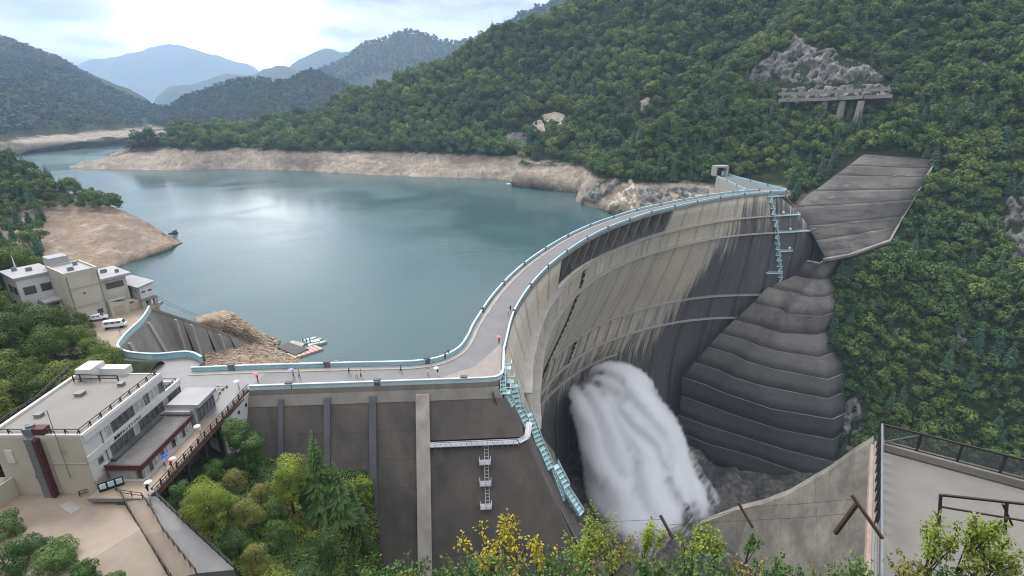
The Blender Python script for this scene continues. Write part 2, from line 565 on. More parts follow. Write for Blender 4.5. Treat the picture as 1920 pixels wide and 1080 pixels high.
M['leaf_yel'] = leafmat('yellow_foliage', [(0.30, 0.26, 0.03), (0.46, 0.38, 0.03), (0.55, 0.46, 0.06)], rnd=False, hue_noise=1.2)
M['leaf_orange'] = leafmat('rusty_foliage', [(0.15, 0.19, 0.045), (0.24, 0.23, 0.06), (0.38, 0.24, 0.085)], rnd=False, hue_noise=0.4)
M['leaf_larch'] = leafmat('larch_foliage', [(0.07, 0.135, 0.042), (0.12, 0.20, 0.056), (0.19, 0.27, 0.07)], rnd=False)
M['grass'] = leafmat('tall_grass', [(0.17, 0.20, 0.045), (0.26, 0.27, 0.06), (0.36, 0.32, 0.10)], rnd=False, hue_noise=0.3)

# ================================================================== terrain
WATER = -28.0


def pt(spec):
    """(px, py, 'z', z) or (px, py, Y)"""
    if len(spec) == 4:
        return on(spec[0], spec[1], spec[3])
    return at(spec[0], spec[1], spec[2])


TERR_V, TERR_F = [], []


def patch(name, cols, nu, nv, mat, amp=4.0, nscale=0.02, keep_rows=(), seed=0.0, fine_=0.0):
    """cols: list of columns, each a list of control points from the foot upwards"""
    C = np.array([[pt(s) for s in c] for c in cols], float)      # (ncol, nrow, 3)
    C = cr(C, nu)                                                # (nu, nrow, 3)
    C = np.swapaxes(C, 0, 1)                                     # (nrow, nu, 3)
    P = cr(C, nv)
    du = np.gradient(P, axis=1)
    dv = np.gradient(P, axis=0)
    N = np.cross(du, dv)
    N /= np.linalg.norm(N, axis=2, keepdims=True) + 1e-9
    if (N[..., 2].mean()) < 0:
        N = -N
    for j in range(nv):
        for i in range(nu):
            p = P[j, i]
            q = Vector((p[0] + seed, p[1], p[2]))
            P[j, i] += N[j, i] * (amp * mnoise.fractal(q * nscale, 1.0, 2.0, 4) + amp * 0.12 * mnoise.noise(q * nscale * 9) + fine_ * (1 - 2 * abs(mnoise.noise(Vector((q.x, q.y, q.z * .4)) * .09))) + fine_ * .5 * mnoise.noise(q * .35))
    o = grid_obj(name, P, mat)
    tag(o, kind='structure')
    base = len(TERR_V)
    TERR_V.extend(map(tuple, P.reshape(-1, 3)))
    idx = np.arange(nv * nu).reshape(nv, nu) + base
    for a, b, c, d in zip(idx[:-1, :-1].ravel(), idx[:-1, 1:].ravel(), idx[1:, 1:].ravel(), idx[1:, :-1].ravel()):
        TERR_F.append((int(a), int(b), int(c), int(d)))
    return P


Zw = WATER
# -- slope across the lake: shore, old water line, mid slope, ridge, beyond
xs_sh = [(146, 313.5), (190, 316), (270, 318.5), (350, 318.5), (450, 318), (560, 320), (650, 324), (740, 329), (830, 331.5), (920, 333), (985, 341), (1040, 346), (1120, 352), (1300, 352), (1500, 350)]
xs_tp = [(200, 302), (262, 284), (310, 280), (380, 286), (460, 284), (560, 288), (650, 288), (740, 290), (830, 293), (910, 296), (975, 300), (1030, 305), (1120, 310), (1300, 320), (1500, 320)]
xs_rd = [(232, 291, 700), (288, 268, 700), (340, 256, 730), (420, 249, 750), (530, 243, 770), (600, 222, 780), (660, 190, 790), (760, 159, 780), (850, 127, 770), (925, 75, 760), (1030, 42, 745), (1085, 12, 740), (1200, -60, 720), (1400, -190, 700), (1650, -330, 680)]
cols = []
for (sx, sy), (tx, ty), (rx, ry, rY) in zip(xs_sh, xs_tp, xs_rd):
    s0, t0, r0 = on(sx, sy, Zw), on(tx, ty, -22.0 if tx < 210 else (-12.6 if tx < 270 else -10.0)), at(rx, ry, rY)
    a = t0.lerp(r0, 0.35) + Vector((0, 0, 3))
    b = t0.lerp(r0, 0.7) + Vector((0, 0, 4))
    bey = r0 + Vector((60, 170, -20))
    cols.append([s0 + Vector((0, -25, -22)), s0, t0, a, b, r0, bey])
_pt = pt
pt = lambda s: s if isinstance(s, Vector) else _pt(s)
S1 = patch('mountainside', cols, 300, 100, M['slope'], 7.0, 0.014, fine_=1.1)

# -- spur behind the dam's far end and the gorge side on the right
c23 = [
    [(958, 353, 'z', -48), (962, 346, 'z', Zw), (975, 312, 'z', -10), (985, 302, 575), (990, 292, 610), (1000, 286, 680)],
    [(1000, 362, 'z', -48), (1005, 353, 'z', Zw), (1010, 316, 'z', -10), (1020, 304, 560), (1030, 292, 600), (1040, 286, 680)],
    [(1045, 367, 'z', -48), (1048, 357, 'z', Zw), (1055, 313, 'z', -9), (1065, 303, 545), (1075, 293, 580), (1080, 288, 680)],
    [(1078, 374, 'z', -48), (1084, 362, 'z', Zw), (1095, 313, 'z', -7), (1105, 305, 505), (1110, 298, 540), (1115, 296, 660)],
    [(1084, 394, 'z', -48), (1092, 380, 'z', Zw), (1130, 320, 436), (1140, 310, 448), (1150, 305, 470), (1155, 308, 640)],
    [(1130, 412, 'z', -48), (1142, 397, 'z', Zw), (1172, 343, 405), (1180, 318, 424), (1190, 278, 450), (1195, 310, 640)],
    [(1180, 425, 'z', -48), (1190, 410, 'z', Zw), (1210, 352, 395), (1220, 310, 418), (1230, 247, 455), (1240, 290, 640)],
    [(1250, 445, 'z', -48), (1255, 425, 'z', Zw), (1265, 354, 388), (1270, 300, 415), (1283, 208, 465), (1290, 270, 640)],
    [(1330, 470, 'z', -48), (1335, 440, 'z', Zw), (1345, 352, 389), (1345, 290, 418), (1345, 162, 480), (1345, 230, 640)],
    [(1400, 470, 372), (1410, 420, 378), (1420, 350, 392), (1420, 280, 420), (1420, 100, 500), (1420, 120, 650)],
    [(1450, 560, 345), (1465, 440, 352), (1480, 375, 362), (1480, 290, 402), (1490, 40, 512), (1490, 20, 660)],
    [(1500, 930, 262), (1525, 520, 318), (1540, 440, 334), (1540, 320, 378), (1545, -10, 518), (1545, -50, 660)],
    [(1560, 935, 245), (1590, 520, 300), (1610, 400, 335), (1620, 300, 366), (1625, -60, 522), (1625, -120, 660)],
    [(1640, 940, 232), (1680, 540, 288), (1700, 400, 326), (1710, 300, 352), (1710, -80, 512), (1710, -150, 650)],
    [(1760, 950, 220), (1790, 600, 270), (1800, 420, 315), (1800, 300, 342), (1800, -110, 500), (1800, -180, 640)],
    [(1900, 960, 205), (1910, 620, 255), (1920, 430, 298), (1920, 300, 327), (1920, -150, 490), (1920, -220, 630)],
    [(2080, 980, 180), (2090, 650, 230), (2100, 450, 270), (2100, 310, 300), (2100, -250, 470), (2100, -300, 610)],
    [(2500, 1020, 150), (2500, 700, 190), (2500, 470, 230), (2500, 310, 260), (2500, -380, 430), (2500, -400, 600)],
]
S23 = patch('gorge_side', c23, 200, 110, M['slope'], 4.5, 0.022, seed=40, fine_=1.2)

# -- wooded point on the left with its bare bank
c10 = [
    [(352, 460, 'z', -40), (345, 456, 'z', -29), (341, 454.5, 305), (339, 453.5, 306), (337, 453, 308), (332, 455, 335)],
    [(310, 484, 'z', -44), (303, 474, 'z', Zw), (299, 439, 300), (298, 435, 305), (297, 430, 312), (292, 444, 348)],
    [(262, 502, 'z', -44), (256, 490, 'z', Zw), (250, 414, 300), (248, 409, 306), (246, 403, 316), (240, 430, 362)],
    [(230, 512, 'z', -44), (226, 500, 'z', Zw), (205, 408, 298), (200, 399, 307), (191, 384, 322), (200, 405, 372)],
    [(194, 526, 'z', -44), (190, 513, 'z', Zw), (140, 416, 292), (132, 392, 306), (115, 362, 328), (120, 380, 380)],
    [(154, 540, 'z', -44), (150, 527, 'z', Zw), (92, 432, 280), (66, 388, 300), (55, 326, 338), (50, 340, 390)],
    [(94, 560, 'z', -44), (90, 547, 'z', Zw), (55, 455, 262), (14, 410, 290), (-10, 292, 345), (-20, 300, 400)],
    [(24, 590, 'z', -44), (20, 575, 'z', Zw), (0, 485, 238), (-60, 410, 275), (-110, 245, 345), (-130, 260, 400)],
    [(-90, 610, 'z', -44), (-90, 595, 'z', Zw), (-110, 505, 220), (-180, 420, 265), (-280, 190, 345), (-300, 200, 400)],
]
S10 = patch('lake_point', c10, 140, 80, M['slope_left'], 2.2, 0.03, seed=90, fine_=0.8)

# -- hill behind the rest house
hx = [-74.5, -80, -88, -92, -97, -108, -122, -140, -175]
hy = [40, 55, 66, 80, 92, 102, 108, 116, 126, 136, 150, 175]
hz = {40: [3, 6, 10, 12, 15, 22, 30, 42, 65], 55: [0, 2, 6, 8, 10, 16, 24, 36, 60], 66: [0, 3, 6, 7.5, 9, 15, 23, 35, 58], 80: [-.8, 1.0, 5, 6, 8, 13, 20, 32, 55],
      92: [-1.2, -.8, 1.5, 3, 5, 9, 16, 28, 50], 102: [-1.6, -1.6, -1.2, -.8, 0.6, 5, 12, 24, 46], 108: [-40, -40, -34, -2.5, -2, 1.5, 10, 22, 44], 116: [-45, -45, -45, -32, -3, -2.5, 5, 18, 40],
      126: [-45, -45, -45, -40, -4, -3, 0, 13, 36], 136: [-46, -46, -46, -46, -30, -2.5, -1, 8, 30], 150: [-50, -50, -50, -50, -48, -34, -12, -2, 18], 175: [-55, -55, -55, -55, -52, -48, -40, -30, 0]}
S11 = patch('wooded_bank', [[Vector((x, y, hz[y][i])) for y in hy] for i, x in enumerate(hx)], 60, 70, M['forest_floor'], 0.5, 0.08, seed=11)

# -- far ridges
def ridge(name, pts, base_dy, base_z, mat, nu, nv, amp, ns, seed, beyond=400):
    cc = []
    for px, py, Y in pts:
        r = at(px, py, Y)
        b0 = Vector((r.x * (Y - base_dy) / Y, Y - base_dy, base_z))
        cc.append([b0, b0.lerp(r, 0.35), b0.lerp(r, 0.7) + Vector((0, 0, 0.01 * Y)), r, r + Vector((0, beyond, -0.3 * beyond))])
    return patch(name, cc, nu, nv, mat, amp, ns, seed=seed)


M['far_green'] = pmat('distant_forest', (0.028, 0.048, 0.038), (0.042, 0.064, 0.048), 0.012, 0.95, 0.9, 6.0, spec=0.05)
cols = []
for (sx, sy), (tx, ty), (rx, ry, rY) in zip(
        [(-260, 305), (-100, 296), (0, 291), (60, 285), (130, 279), (210, 273), (290, 267), (330, 262)],
        [(-260, 282), (-100, 276), (0, 272), (60, 266), (130, 260), (210, 255), (290, 251), (330, 250)],
        [(-260, 30, 2150), (-100, 56, 2120), (0, 77, 2080), (45, 90, 2040), (110, 118, 2000), (185, 160, 1950), (262, 197, 1880), (322, 218, 1800)]):
    s0, t0, r0 = on(sx, sy, Zw), on(tx, ty, -7.0), at(rx, ry, rY)
    if t0.y < s0.y + 12:
        t0 = Vector((t0.x * (s0.y + 14) / t0.y, s0.y + 14, -7.0))
    cols.append([s0 + Vector((0, -40, -25)), s0, t0, t0.lerp(r0, 0.35), t0.lerp(r0, 0.7) + Vector((0, 0, 12)), r0, r0 + Vector((0, 300, -80))])
S7 = patch('far_shore_mountain', cols, 80, 50, M['slope'], 16, 0.006, seed=5)
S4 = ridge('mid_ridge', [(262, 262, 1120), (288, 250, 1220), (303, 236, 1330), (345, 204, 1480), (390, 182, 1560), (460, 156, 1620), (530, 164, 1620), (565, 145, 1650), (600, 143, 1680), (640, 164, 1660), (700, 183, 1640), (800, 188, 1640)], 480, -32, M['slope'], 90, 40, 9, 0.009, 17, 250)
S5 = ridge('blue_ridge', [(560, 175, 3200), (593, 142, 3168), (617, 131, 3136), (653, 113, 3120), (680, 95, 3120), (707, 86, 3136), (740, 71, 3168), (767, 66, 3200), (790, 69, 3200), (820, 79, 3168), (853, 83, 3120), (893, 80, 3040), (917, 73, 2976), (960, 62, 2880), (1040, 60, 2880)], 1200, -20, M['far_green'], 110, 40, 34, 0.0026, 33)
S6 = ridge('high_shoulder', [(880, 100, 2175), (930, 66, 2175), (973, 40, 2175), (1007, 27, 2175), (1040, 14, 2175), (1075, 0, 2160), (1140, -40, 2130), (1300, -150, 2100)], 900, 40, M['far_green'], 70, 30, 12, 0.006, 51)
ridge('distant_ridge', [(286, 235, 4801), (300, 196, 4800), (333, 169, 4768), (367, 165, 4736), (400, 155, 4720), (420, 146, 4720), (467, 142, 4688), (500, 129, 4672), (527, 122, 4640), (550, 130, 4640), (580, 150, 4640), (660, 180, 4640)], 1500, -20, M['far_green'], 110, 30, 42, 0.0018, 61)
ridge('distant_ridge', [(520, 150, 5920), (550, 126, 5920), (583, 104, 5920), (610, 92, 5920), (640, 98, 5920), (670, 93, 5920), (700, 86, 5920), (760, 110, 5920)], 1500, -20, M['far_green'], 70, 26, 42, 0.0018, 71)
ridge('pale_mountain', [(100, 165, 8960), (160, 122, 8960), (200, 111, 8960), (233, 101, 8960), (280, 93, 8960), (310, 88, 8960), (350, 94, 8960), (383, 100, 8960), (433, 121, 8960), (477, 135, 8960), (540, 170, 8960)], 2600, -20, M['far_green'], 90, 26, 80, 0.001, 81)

# -- hillside between the lookout and the wing wall, and the gorge floor
gx = [-86, -72, -60, -50, -40, -33, -27.5, -25, -16, -8, 4, 16, 30, 60]
gy = [-14, -4, 3, 8, 14, 24, 40, 52, 62, 74, 85, 100]
gz = {-14: [50] * 5 + [51] * 9, -4: [47, 48, 49, 50, 51, 52, 52, 52.1, 52.2, 52.3, 52.3, 52, 51, 48], 3: [37, 39, 41, 42, 43, 45, 46, 46, 46.5, 47, 47, 47, 45, 40],
      8: [29, 31, 33, 35, 36, 38, 39, 39, 40, 40, 40, 40, 39, 33], 14: [20, 22, 24, 26, 27, 28, 29, 29, 29.5, 30, 30, 30, 29, 24],
      24: [9, 10, 10, 10, 10, 9, 8, 8, 7, 5, 2, 0, -4, -8], 40: [3, 0, -2, -2, -3, -5, -8, -14, -24, -32, -40, -48, -58, -70],
      52: [2, -1.6, -1.9, -3.6, -6.0, -9, -12, -26, -36, -44, -54, -66, -80, -95], 62: [0, -1.7, -1.9, -3.4, -7, -10, -13, -28, -38, -48, -60, -74, -92, -110],
      74: [0, -1.7, -1.9, -7.5, -10.5, -12.5, -14.5, -30, -42, -52, -66, -80, -100, -118], 85: [0, -1.7, -1.9, -11, -13.5, -15, -16.5, -32, -44, -55, -70, -86, -105, -122], 100: [-2, -3, -3, -15, -17, -18, -19, -36, -50, -60, -76, -94, -114, -134]}
S12 = patch('lookout_slope', [[Vector((x, y, gz[y][i])) for y in gy] for i, x in enumerate(gx)], 110, 110, M['forest_floor'], 0.7, 0.07, seed=23)
bed = []
for i, x in enumerate((-40, 10, 50, 90, 120, 150, 185, 230)):
    bed.append([Vector((x, y, z + (0 if 60 < x < 170 else 18))) for y, z in ((60, -190), (140, -184), (200, -178), (235, -172), (262, -168), (300, -165))])
patch('river_bed', bed, 90, 70, M['bed_rock'], 6.0, 0.06, seed=8)

# -- lake
crest_xy = [(-2.2, 97.2), (-1.9, 107.4), (0.3, 128.0), (5.3, 148.4), (11.7, 167.1), (19.7, 185.3), (29.7, 204.5), (41, 222.3), (53.8, 238.6), (67.8, 254.5), (83.1, 268.1), (98.9, 281.2), (116.1, 294.1), (133.9, 304.5), (152.6, 312.6), (163.8, 316.4)]
lake_poly = [(x - 10.5 + 0.030 * (y - 100), y + 2.0 + 0.036 * (y - 100)) for x, y in crest_xy[1:]] + [(150, 400), (140, 520), (300, 900), (-200, 1600), (-900, 2600), (-4000, 2600), (-4000, 700), (-260, 180), (-120, 140), (-100, 112), (-60, 101), (-18, 103)]
mb = MB()
mb.add([(x, y, WATER) for x, y in lake_poly], (tuple(range(len(lake_poly))),))
m, nt, b = new_mat('lake_water')
g = NT(nt)
geo = g.n('ShaderNodeNewGeometry')
w1 = g.noise(g.vmul(geo.outputs['Position'], (0.55, 1.0, 1.0)), 0.35, 4.0, 0.6, 0.3)
w2 = g.noise(geo.outputs['Position'], 0.014, 4.0, 0.5, 0.6)
col = g.mix(g.ramp(w2, 0.35, 0.65), (0.036, 0.078, 0.082), (0.046, 0.092, 0.095))
g.l(col, b.inputs['Base Color'])
b.inputs['IOR'].default_value = 1.33
g.l(g.ramp(w2, 0.40, 0.62, 0.17, 0.27), b.inputs['Roughness'])
bn = g.n('ShaderNodeBump')
g.l(g.ramp(w2, 0.40, 0.62, 0.05, 0.16), bn.inputs['Strength'])
bn.inputs['Distance'].default_value = 0.5
g.l(w1, bn.inputs['Height'])
g.l(bn.outputs[0], b.inputs['Normal'])
lake = mb.build('lake_water', m)
tag(lake, kind='structure')
# ground sheet under everything, out to the horizon
mb = MB()
mb.quad((-8950, -650, -205), (6950, -650, -205), (6950, 9450, -205), (-8950, 9450, -205))
tag(mb.build('ground', M['forest_floor']), kind='structure')

bvh = BVHTree.FromPolygons(TERR_V, TERR_F)


def hit(px, py):
    v = ray(px, py).normalized()
    loc, nor, _, d = bvh.ray_cast(Vector((0, 0, CAM_Z)), v)
    if loc is None:
        return None, None
    if nor.dot(v) > 0:
        nor = -nor
    return loc, nor


def drop(x, y, ztop=400.0):
    loc, nor, _, d = bvh.ray_cast(Vector((x, y, ztop)), Vector((0, 0, -1)))
    return loc


ROCKS = []


def rock_patch(name, poly, mat, thick=4.0, rough=2.0, ns=0.12, step=5.0, seed=0.0, in_forest=True):
    """bare rock standing proud of a slope; poly outlines it in the photograph, the slope gives its place"""
    xs = [p[0] for p in poly]
    ys = [p[1] for p in poly]
    x0, x1, y0, y1 = min(xs) - 2 * step, max(xs) + 2 * step, min(ys) - 2 * step, max(ys) + 2 * step
    nx, ny = max(5, int((x1 - x0) / step)), max(5, int((y1 - y0) / step))

    def sd(x, y):
        best, inside = 1e9, False
        n = len(poly)
        for i in range(n):
            ax, ay = poly[i]
            bx, by = poly[(i + 1) % n]
            if (ay > y) != (by > y) and x < (bx - ax) * (y - ay) / (by - ay) + ax:
                inside = not inside
            ex, ey = bx - ax, by - ay
            t = max(0, min(1, ((x - ax) * ex + (y - ay) * ey) / (ex * ex + ey * ey + 1e-9)))
            best = min(best, math.hypot(x - ax - t * ex, y - ay - t * ey))
        return best if inside else -best
    P = np.zeros((ny, nx, 3))
    last = None
    for j in range(ny):
        for i in range(nx):
            x, y = x0 + (x1 - x0) * i / (nx - 1), y0 + (y1 - y0) * j / (ny - 1)
            loc, nor = hit(x, y)
            if loc is None:
                loc, nor = last
            last = (loc, nor)
            s = sd(x, y)
            q = loc + Vector((seed, 0, 0))
            k = max(-1.0, min(1.0, (s + 4 * mnoise.noise(q * 0.15)) / (1.3 * step)))
            qs = Vector((q.x, q.y, q.z * 0.45))
            r = rough * (1.3 * (1 - 2 * abs(mnoise.noise(qs * ns * 1.3))) - .9 + 0.9 * mnoise.fractal(qs * ns * 3.0, 0.7, 2.0, 4) + .5 * mnoise.noise(qs * ns * 9)) if k > 0 else 0
            view = (Vector((0, 0, CAM_Z)) - loc).normalized()
            P[j, i] = loc + (nor * 0.5 + view * 0.5) * (thick * k + r * k)
    o = grid_obj(name, P, mat, smooth=False)
    tag(o, kind='structure')
    if in_forest:
        ROCKS.append(poly)
    return o


def in_poly(x, y, poly):
    c = False
    n = len(poly)
    for i in range(n):
        ax, ay = poly[i]
        bx, by = poly[(i + 1) % n]
        if (ay > y) != (by > y) and x < (bx - ax) * (y - ay) / (by - ay) + ax:
            c = not c
    return c


CLIFF = [(1400, 150), (1418, 120), (1452, 100), (1476, 96), (1490, 60), (1506, 58), (1508, 84), (1540, 92), (1562, 88), (1578, 106), (1600, 112), (1625, 122), (1655, 140), (1658, 152), (1560, 158), (1470, 156), (1420, 158)]
rock_patch('cliff', CLIFF, M['rock'], 3.0, 4.5, 0.08, 2.2, 3)
rock_patch('gallery_face', [(1462, 166), (1560, 160), (1674, 156), (1674, 184), (1560, 190), (1462, 194)], M['rock'], 1.6, 3.2, 0.10, 2.2, 55)
rock_patch('landslide_scar', [(994, 236), (1008, 224), (1016, 226), (1024, 246), (1016, 252), (1000, 250)], M['scar'], 2, 2, 0.1, 2.0, 6)
rock_patch('landslide_scar', [(1014, 216), (1030, 210), (1048, 210), (1064, 222), (1058, 246), (1046, 252), (1034, 236), (1020, 226)], M['scar'], 2, 2, 0.1, 2.0, 9)
rock_patch('rock_outcrop', [(942, 256), (960, 247), (988, 250), (990, 268), (985, 292), (972, 294), (965, 276), (944, 270)], M['rock'], 2.5, 3, 0.12, 2.0, 12)
rock_patch('landslide_scar', [(1196, 194), (1212, 184), (1224, 182), (1210, 200), (1212, 214), (1203, 212)], M['scar'], 2, 2, 0.1, 2.0, 15)
rock_patch('rock_outcrop', [(1872, 410), (1890, 370), (1930, 360), (1940, 560), (1905, 500), (1876, 470)], M['rock'], 3, 4, 0.1, 3.0, 18)
rock_patch('rock_outcrop', [(1822, 150), (1845, 112), (1858, 122), (1834, 170), (1828, 215), (1818, 205)], M['rock'], 3, 3, 0.12, 4.0, 21)
rock_patch('rock_outcrop', [(1606, 650), (1628, 648), (1630, 676), (1612, 682)], M['rock'], 1.5, 3, 0.15, 2.5, 24)
rock_patch('rock_outcrop', [(1668, 620), (1690, 612), (1694, 636), (1676, 642)], M['rock'], 1.5, 3, 0.15, 2.5, 27)
rock_patch('rock_outcrop', [(1788, 606), (1806, 600), (1815, 640), (1800, 650)], M['rock'], 1.5, 3, 0.15, 2.5, 30)
rock_patch('rock_outcrop', [(1570, 770), (1605, 740), (1625, 800), (1610, 850), (1572, 840)], M['rock'], 1.5, 3, 0.15, 3.0, 33)
rock_patch('shore_rocks', [(1088, 380), (1092, 358), (1120, 338), (1150, 334), (1168, 338), (1130, 372), (1118, 388)], M['rock'], 2.0, 4, 0.09, 2.2, 36, False)
rock_patch('shore_rocks', [(1132, 396), (1170, 350), (1185, 334), (1196, 348), (1195, 400)], M['scar'], 2.0, 5, 0.08, 2.2, 39, False)
rock_patch('shore_rocks', [(1196, 352), (1260, 350), (1330, 352), (1330, 372), (1200, 402)], M['rock'], 1.5, 4, 0.09, 2.4, 42, False)

# ================================================================== trees
def leaf_cloud(lobes, n, size, rng, flat=0.0, out=None, droop=0.0):
    """rhombic leaf clumps on the skins of lobes [(centre, (rx, ry, rz))]"""
    mb = out or MB()
    if not hasattr(mb, 'nrm'):
        mb.nrm = []
    cz = sum(l[0][2] for l in lobes) / len(lobes)
    area = [l[1][0] * l[1][1] + l[1][0] * l[1][2] + l[1][1] * l[1][2] for l in lobes]
    tot = sum(area)
    for (c, r), a in zip(lobes, area):
        k = max(3, int(n * a / tot))
        for _ in range(k):
            z = rng.uniform(-0.55, 1.0)
            t = rng.uniform(0, math.tau)
            s = math.sqrt(max(0, 1 - z * z))
            d = Vector((s * math.cos(t), s * math.sin(t), z))
            f = rng.uniform(0.72, 1.06)
            p = Vector((c[0] + d.x * r[0] * f, c[1] + d.y * r[1] * f, c[2] + d.z * r[2] * f))
            nn = (d + Vector((rng.gauss(0, .26), rng.gauss(0, .26), rng.gauss(0.22, .26)))).normalized()
            up = Vector((rng.gauss(0, 1), rng.gauss(0, 1), rng.gauss(0, 1)))
            u = nn.cross(up)
            if u.length < 1e-3:
                continue
            u.normalize()
            w = nn.cross(u)
            sz = size * rng.uniform(0.6, 1.35)
            lift = nn * sz * 0.18
            vn = (d * 1.0 + nn * 0.45 + (p - Vector((0, 0, cz))).normalized() * 0.35).normalized()
            mb.nrm += [tuple(vn)] * 4
            mb.add([p - u * sz * .5 - lift, p - w * sz * .38, p + u * sz * .5 - lift, p + w * sz * .38], ((0, 1, 2, 3),))
    return mb


def broad_crown(seed, h=11.0, r=5.0, n=420, size=1.2, nl=11, low=0.22):
    rng = random.Random(seed)
    lobes = [((0, 0, h * 0.60), (r * 0.62, r * 0.62, h * 0.34))]
    for i in range(nl):
        a = i * 2.4 + rng.uniform(-.4, .4)
        zf = rng.uniform(low + 0.10, 0.90)
        rr = r * (1.0 - abs(zf - 0.50) * 1.15) * rng.uniform(0.55, 0.80)
        lr = r * rng.uniform(0.28, 0.46)
        lobes.append(((rr * math.cos(a), rr * math.sin(a), h * zf), (lr, lr, lr * rng.uniform(0.7, 0.95))))
    return leaf_cloud(lobes, n, size, rng)


def conifer_crown(seed, h=14.0, r=2.8, tiers=14, per=16, size=1.0, droop=0.35):
    rng = random.Random(seed)
    mb = MB()
    for i in range(tiers):
        f = i / (tiers - 1)
        z = h * (0.10 + 0.90 * f)
        rad = r * (1 - f) ** 0.85 * rng.uniform(0.85, 1.15) + 0.12
        k = max(4, int(per * (1 - f) + 4))
        for j in range(k):
            a = j * math.tau / k + rng.uniform(-.25, .25)
            d = Vector((math.cos(a), math.sin(a), 0))
            L = rad * rng.uniform(0.7, 1.15)
            w = max(0.12, L * 0.26) * rng.uniform(.8, 1.2) * size
            s = Vector((-d.y, d.x, 0)) * w
            z1 = z + rng.uniform(-.3, .3)
            a0 = Vector((0, 0, z1))
            m1 = d * L * 0.55 + Vector((0, 0, z1 - L * droop * 0.35))
            e1 = d * L + Vector((0, 0, z1 - L * droop))
            mb.add([a0, m1 - s + Vector((0, 0, -.12 * L)), e1, m1 + s + Vector((0, 0, -.12 * L)), m1 + Vector((0, 0, .10 * L))],
                   ((0, 1, 4), (1, 2, 4), (2, 3, 4), (3, 0, 4)))
    return mb


def trunk_mesh(seed, h, r0, top=0.75, limbs=5, spread=2.5, lean=0.0):
    rng = random.Random(seed)
    mb = MB()
    pts = [Vector((rng.uniform(-.02, .02) * h + lean * f * h, rng.uniform(-.02, .02) * h, h * f)) for f in (0, .2, .4, .6, top)]
    pts[0] = Vector((0, 0, -0.6))
    mb.tube(pts, [r0, r0 * .85, r0 * .68, r0 * .48, r0 * .22], 7)
    for i in range(limbs):
        f = rng.uniform(0.32, 0.62)
        b = Vector((lean * f * h, 0, h * f))
        a = i * 2.4 + rng.uniform(-.3, .3)
        e = b + Vector((math.cos(a) * spread, math.sin(a) * spread, h * rng.uniform(.10, .26)))
        mb.tube([b, b.lerp(e, .5) + Vector((0, 0, .2)), e], [r0 * .4, r0 * .26, r0 * .1], 5)
    return mb


TREE = {}


def variant(key, crown, trunk, cm, tm):
    TREE[key] = (crown.mesh('crown', M[cm]), trunk.mesh('trunk', M[tm]))


for k in range(4):
    variant('broad%d' % k, broad_crown(100 + k, 11, 5.2 + 0.3 * (k % 2), 460, 1.15, 10 + k), trunk_mesh(k, 11, 0.28), 'leaf_mix', 'bark')
for k in range(3):
    variant('con%d' % k, conifer_crown(200 + k, 14 + k, 2.9 + .25 * k, 15), trunk_mesh(30 + k, 14 + k, 0.22, .97, 0), 'leaf_con', 'bark')
for k in range(3):
    variant('fine%d' % k, broad_crown(300 + k, 10, 4.6, 5200, 0.32, 17, 0.12), trunk_mesh(50 + k, 10, 0.24, .75, 7, 2.6), 'leaf_wood', 'bark_pale')
for k in range(2):
    variant('far%d' % k, broad_crown(400 + k, 12, 6.0, 130, 2.4, 7), trunk_mesh(60 + k, 12, 0.3), 'leaf_far', 'bark')
variant('finecon', conifer_crown(500, 14, 3.0, 26, 22, 0.7), trunk_mesh(70, 14, 0.2, .97, 0), 'leaf_con', 'bark')


def tree(key, loc, scale, rz, label, cat='tree', group=None, name=None, sz=None):
    """one standing tree: crown and trunk share their mesh with others of the kind"""
    e = bpy.data.objects.new(name or ('conifer_tree' if 'con' in key else 'broadleaf_tree'), None)
    e.empty_display_size = 0.5
    e.location = loc
    e.rotation_euler = (0, 0, rz)
    e.scale = (scale, scale, scale * (sz or 1.0))
    COL.objects.link(e)
    tag(e, label, cat, group)
    cme, tme = TREE[key]
    for nm, me in (('crown', cme), ('trunk', tme)):
        c = bpy.data.objects.new(nm, me)
        COL.objects.link(c)
        c.parent = e
    return e


def scatter(P, spacing, ok, rng, jit_v=(0.0, 1.0)):
    """tree places on a slope grid, at least `spacing` apart"""
    nv, nu = P.shape[:2]
    cell = {}
    out = []
    A = P[:-1, :-1]
    D1 = P[:-1, 1:] - A
    D2 = P[1:, :-1] - A
    ar = np.linalg.norm(np.cross(D1, D2), axis=2)
    j0, j1 = int(jit_v[0] * (nv - 1)), int(jit_v[1] * (nv - 1))
    for j in range(j0, j1):
        for i in range(nu - 1):
            k = ar[j, i] / (spacing * spacing) * 2.2
            n = int(k) + (1 if rng.random() < k - int(k) else 0)
            for _ in range(min(n, 12)):
                a, b = rng.random(), rng.random()
                p = A[j, i] * (1 - a) * (1 - b) + P[j, i + 1] * a * (1 - b) + P[j + 1, i + 1] * a * b + P[j + 1, i] * (1 - a) * b
                key = (int(p[0] // spacing), int(p[1] // spacing), int(p[2] // spacing))
                bad = False
                for dx in (-1, 0, 1):
                    for dy in (-1, 0, 1):
                        for dz in (-1, 0, 1):
                            for q in cell.get((key[0] + dx, key[1] + dy, key[2] + dz), ()):
                                if (q[0] - p[0]) ** 2 + (q[1] - p[1]) ** 2 + (q[2] - p[2]) ** 2 < spacing * spacing:
                                    bad = True
                                    break
                if bad:
                    continue
                px, py = proj(p)
                if not (-160 < px < 2080 and -220 < py < 1150):
                    continue
                if not ok(p, px, py):
                    continue
                cell.setdefault(key, []).append(p)
                out.append((Vector(p), px, py))
    return out


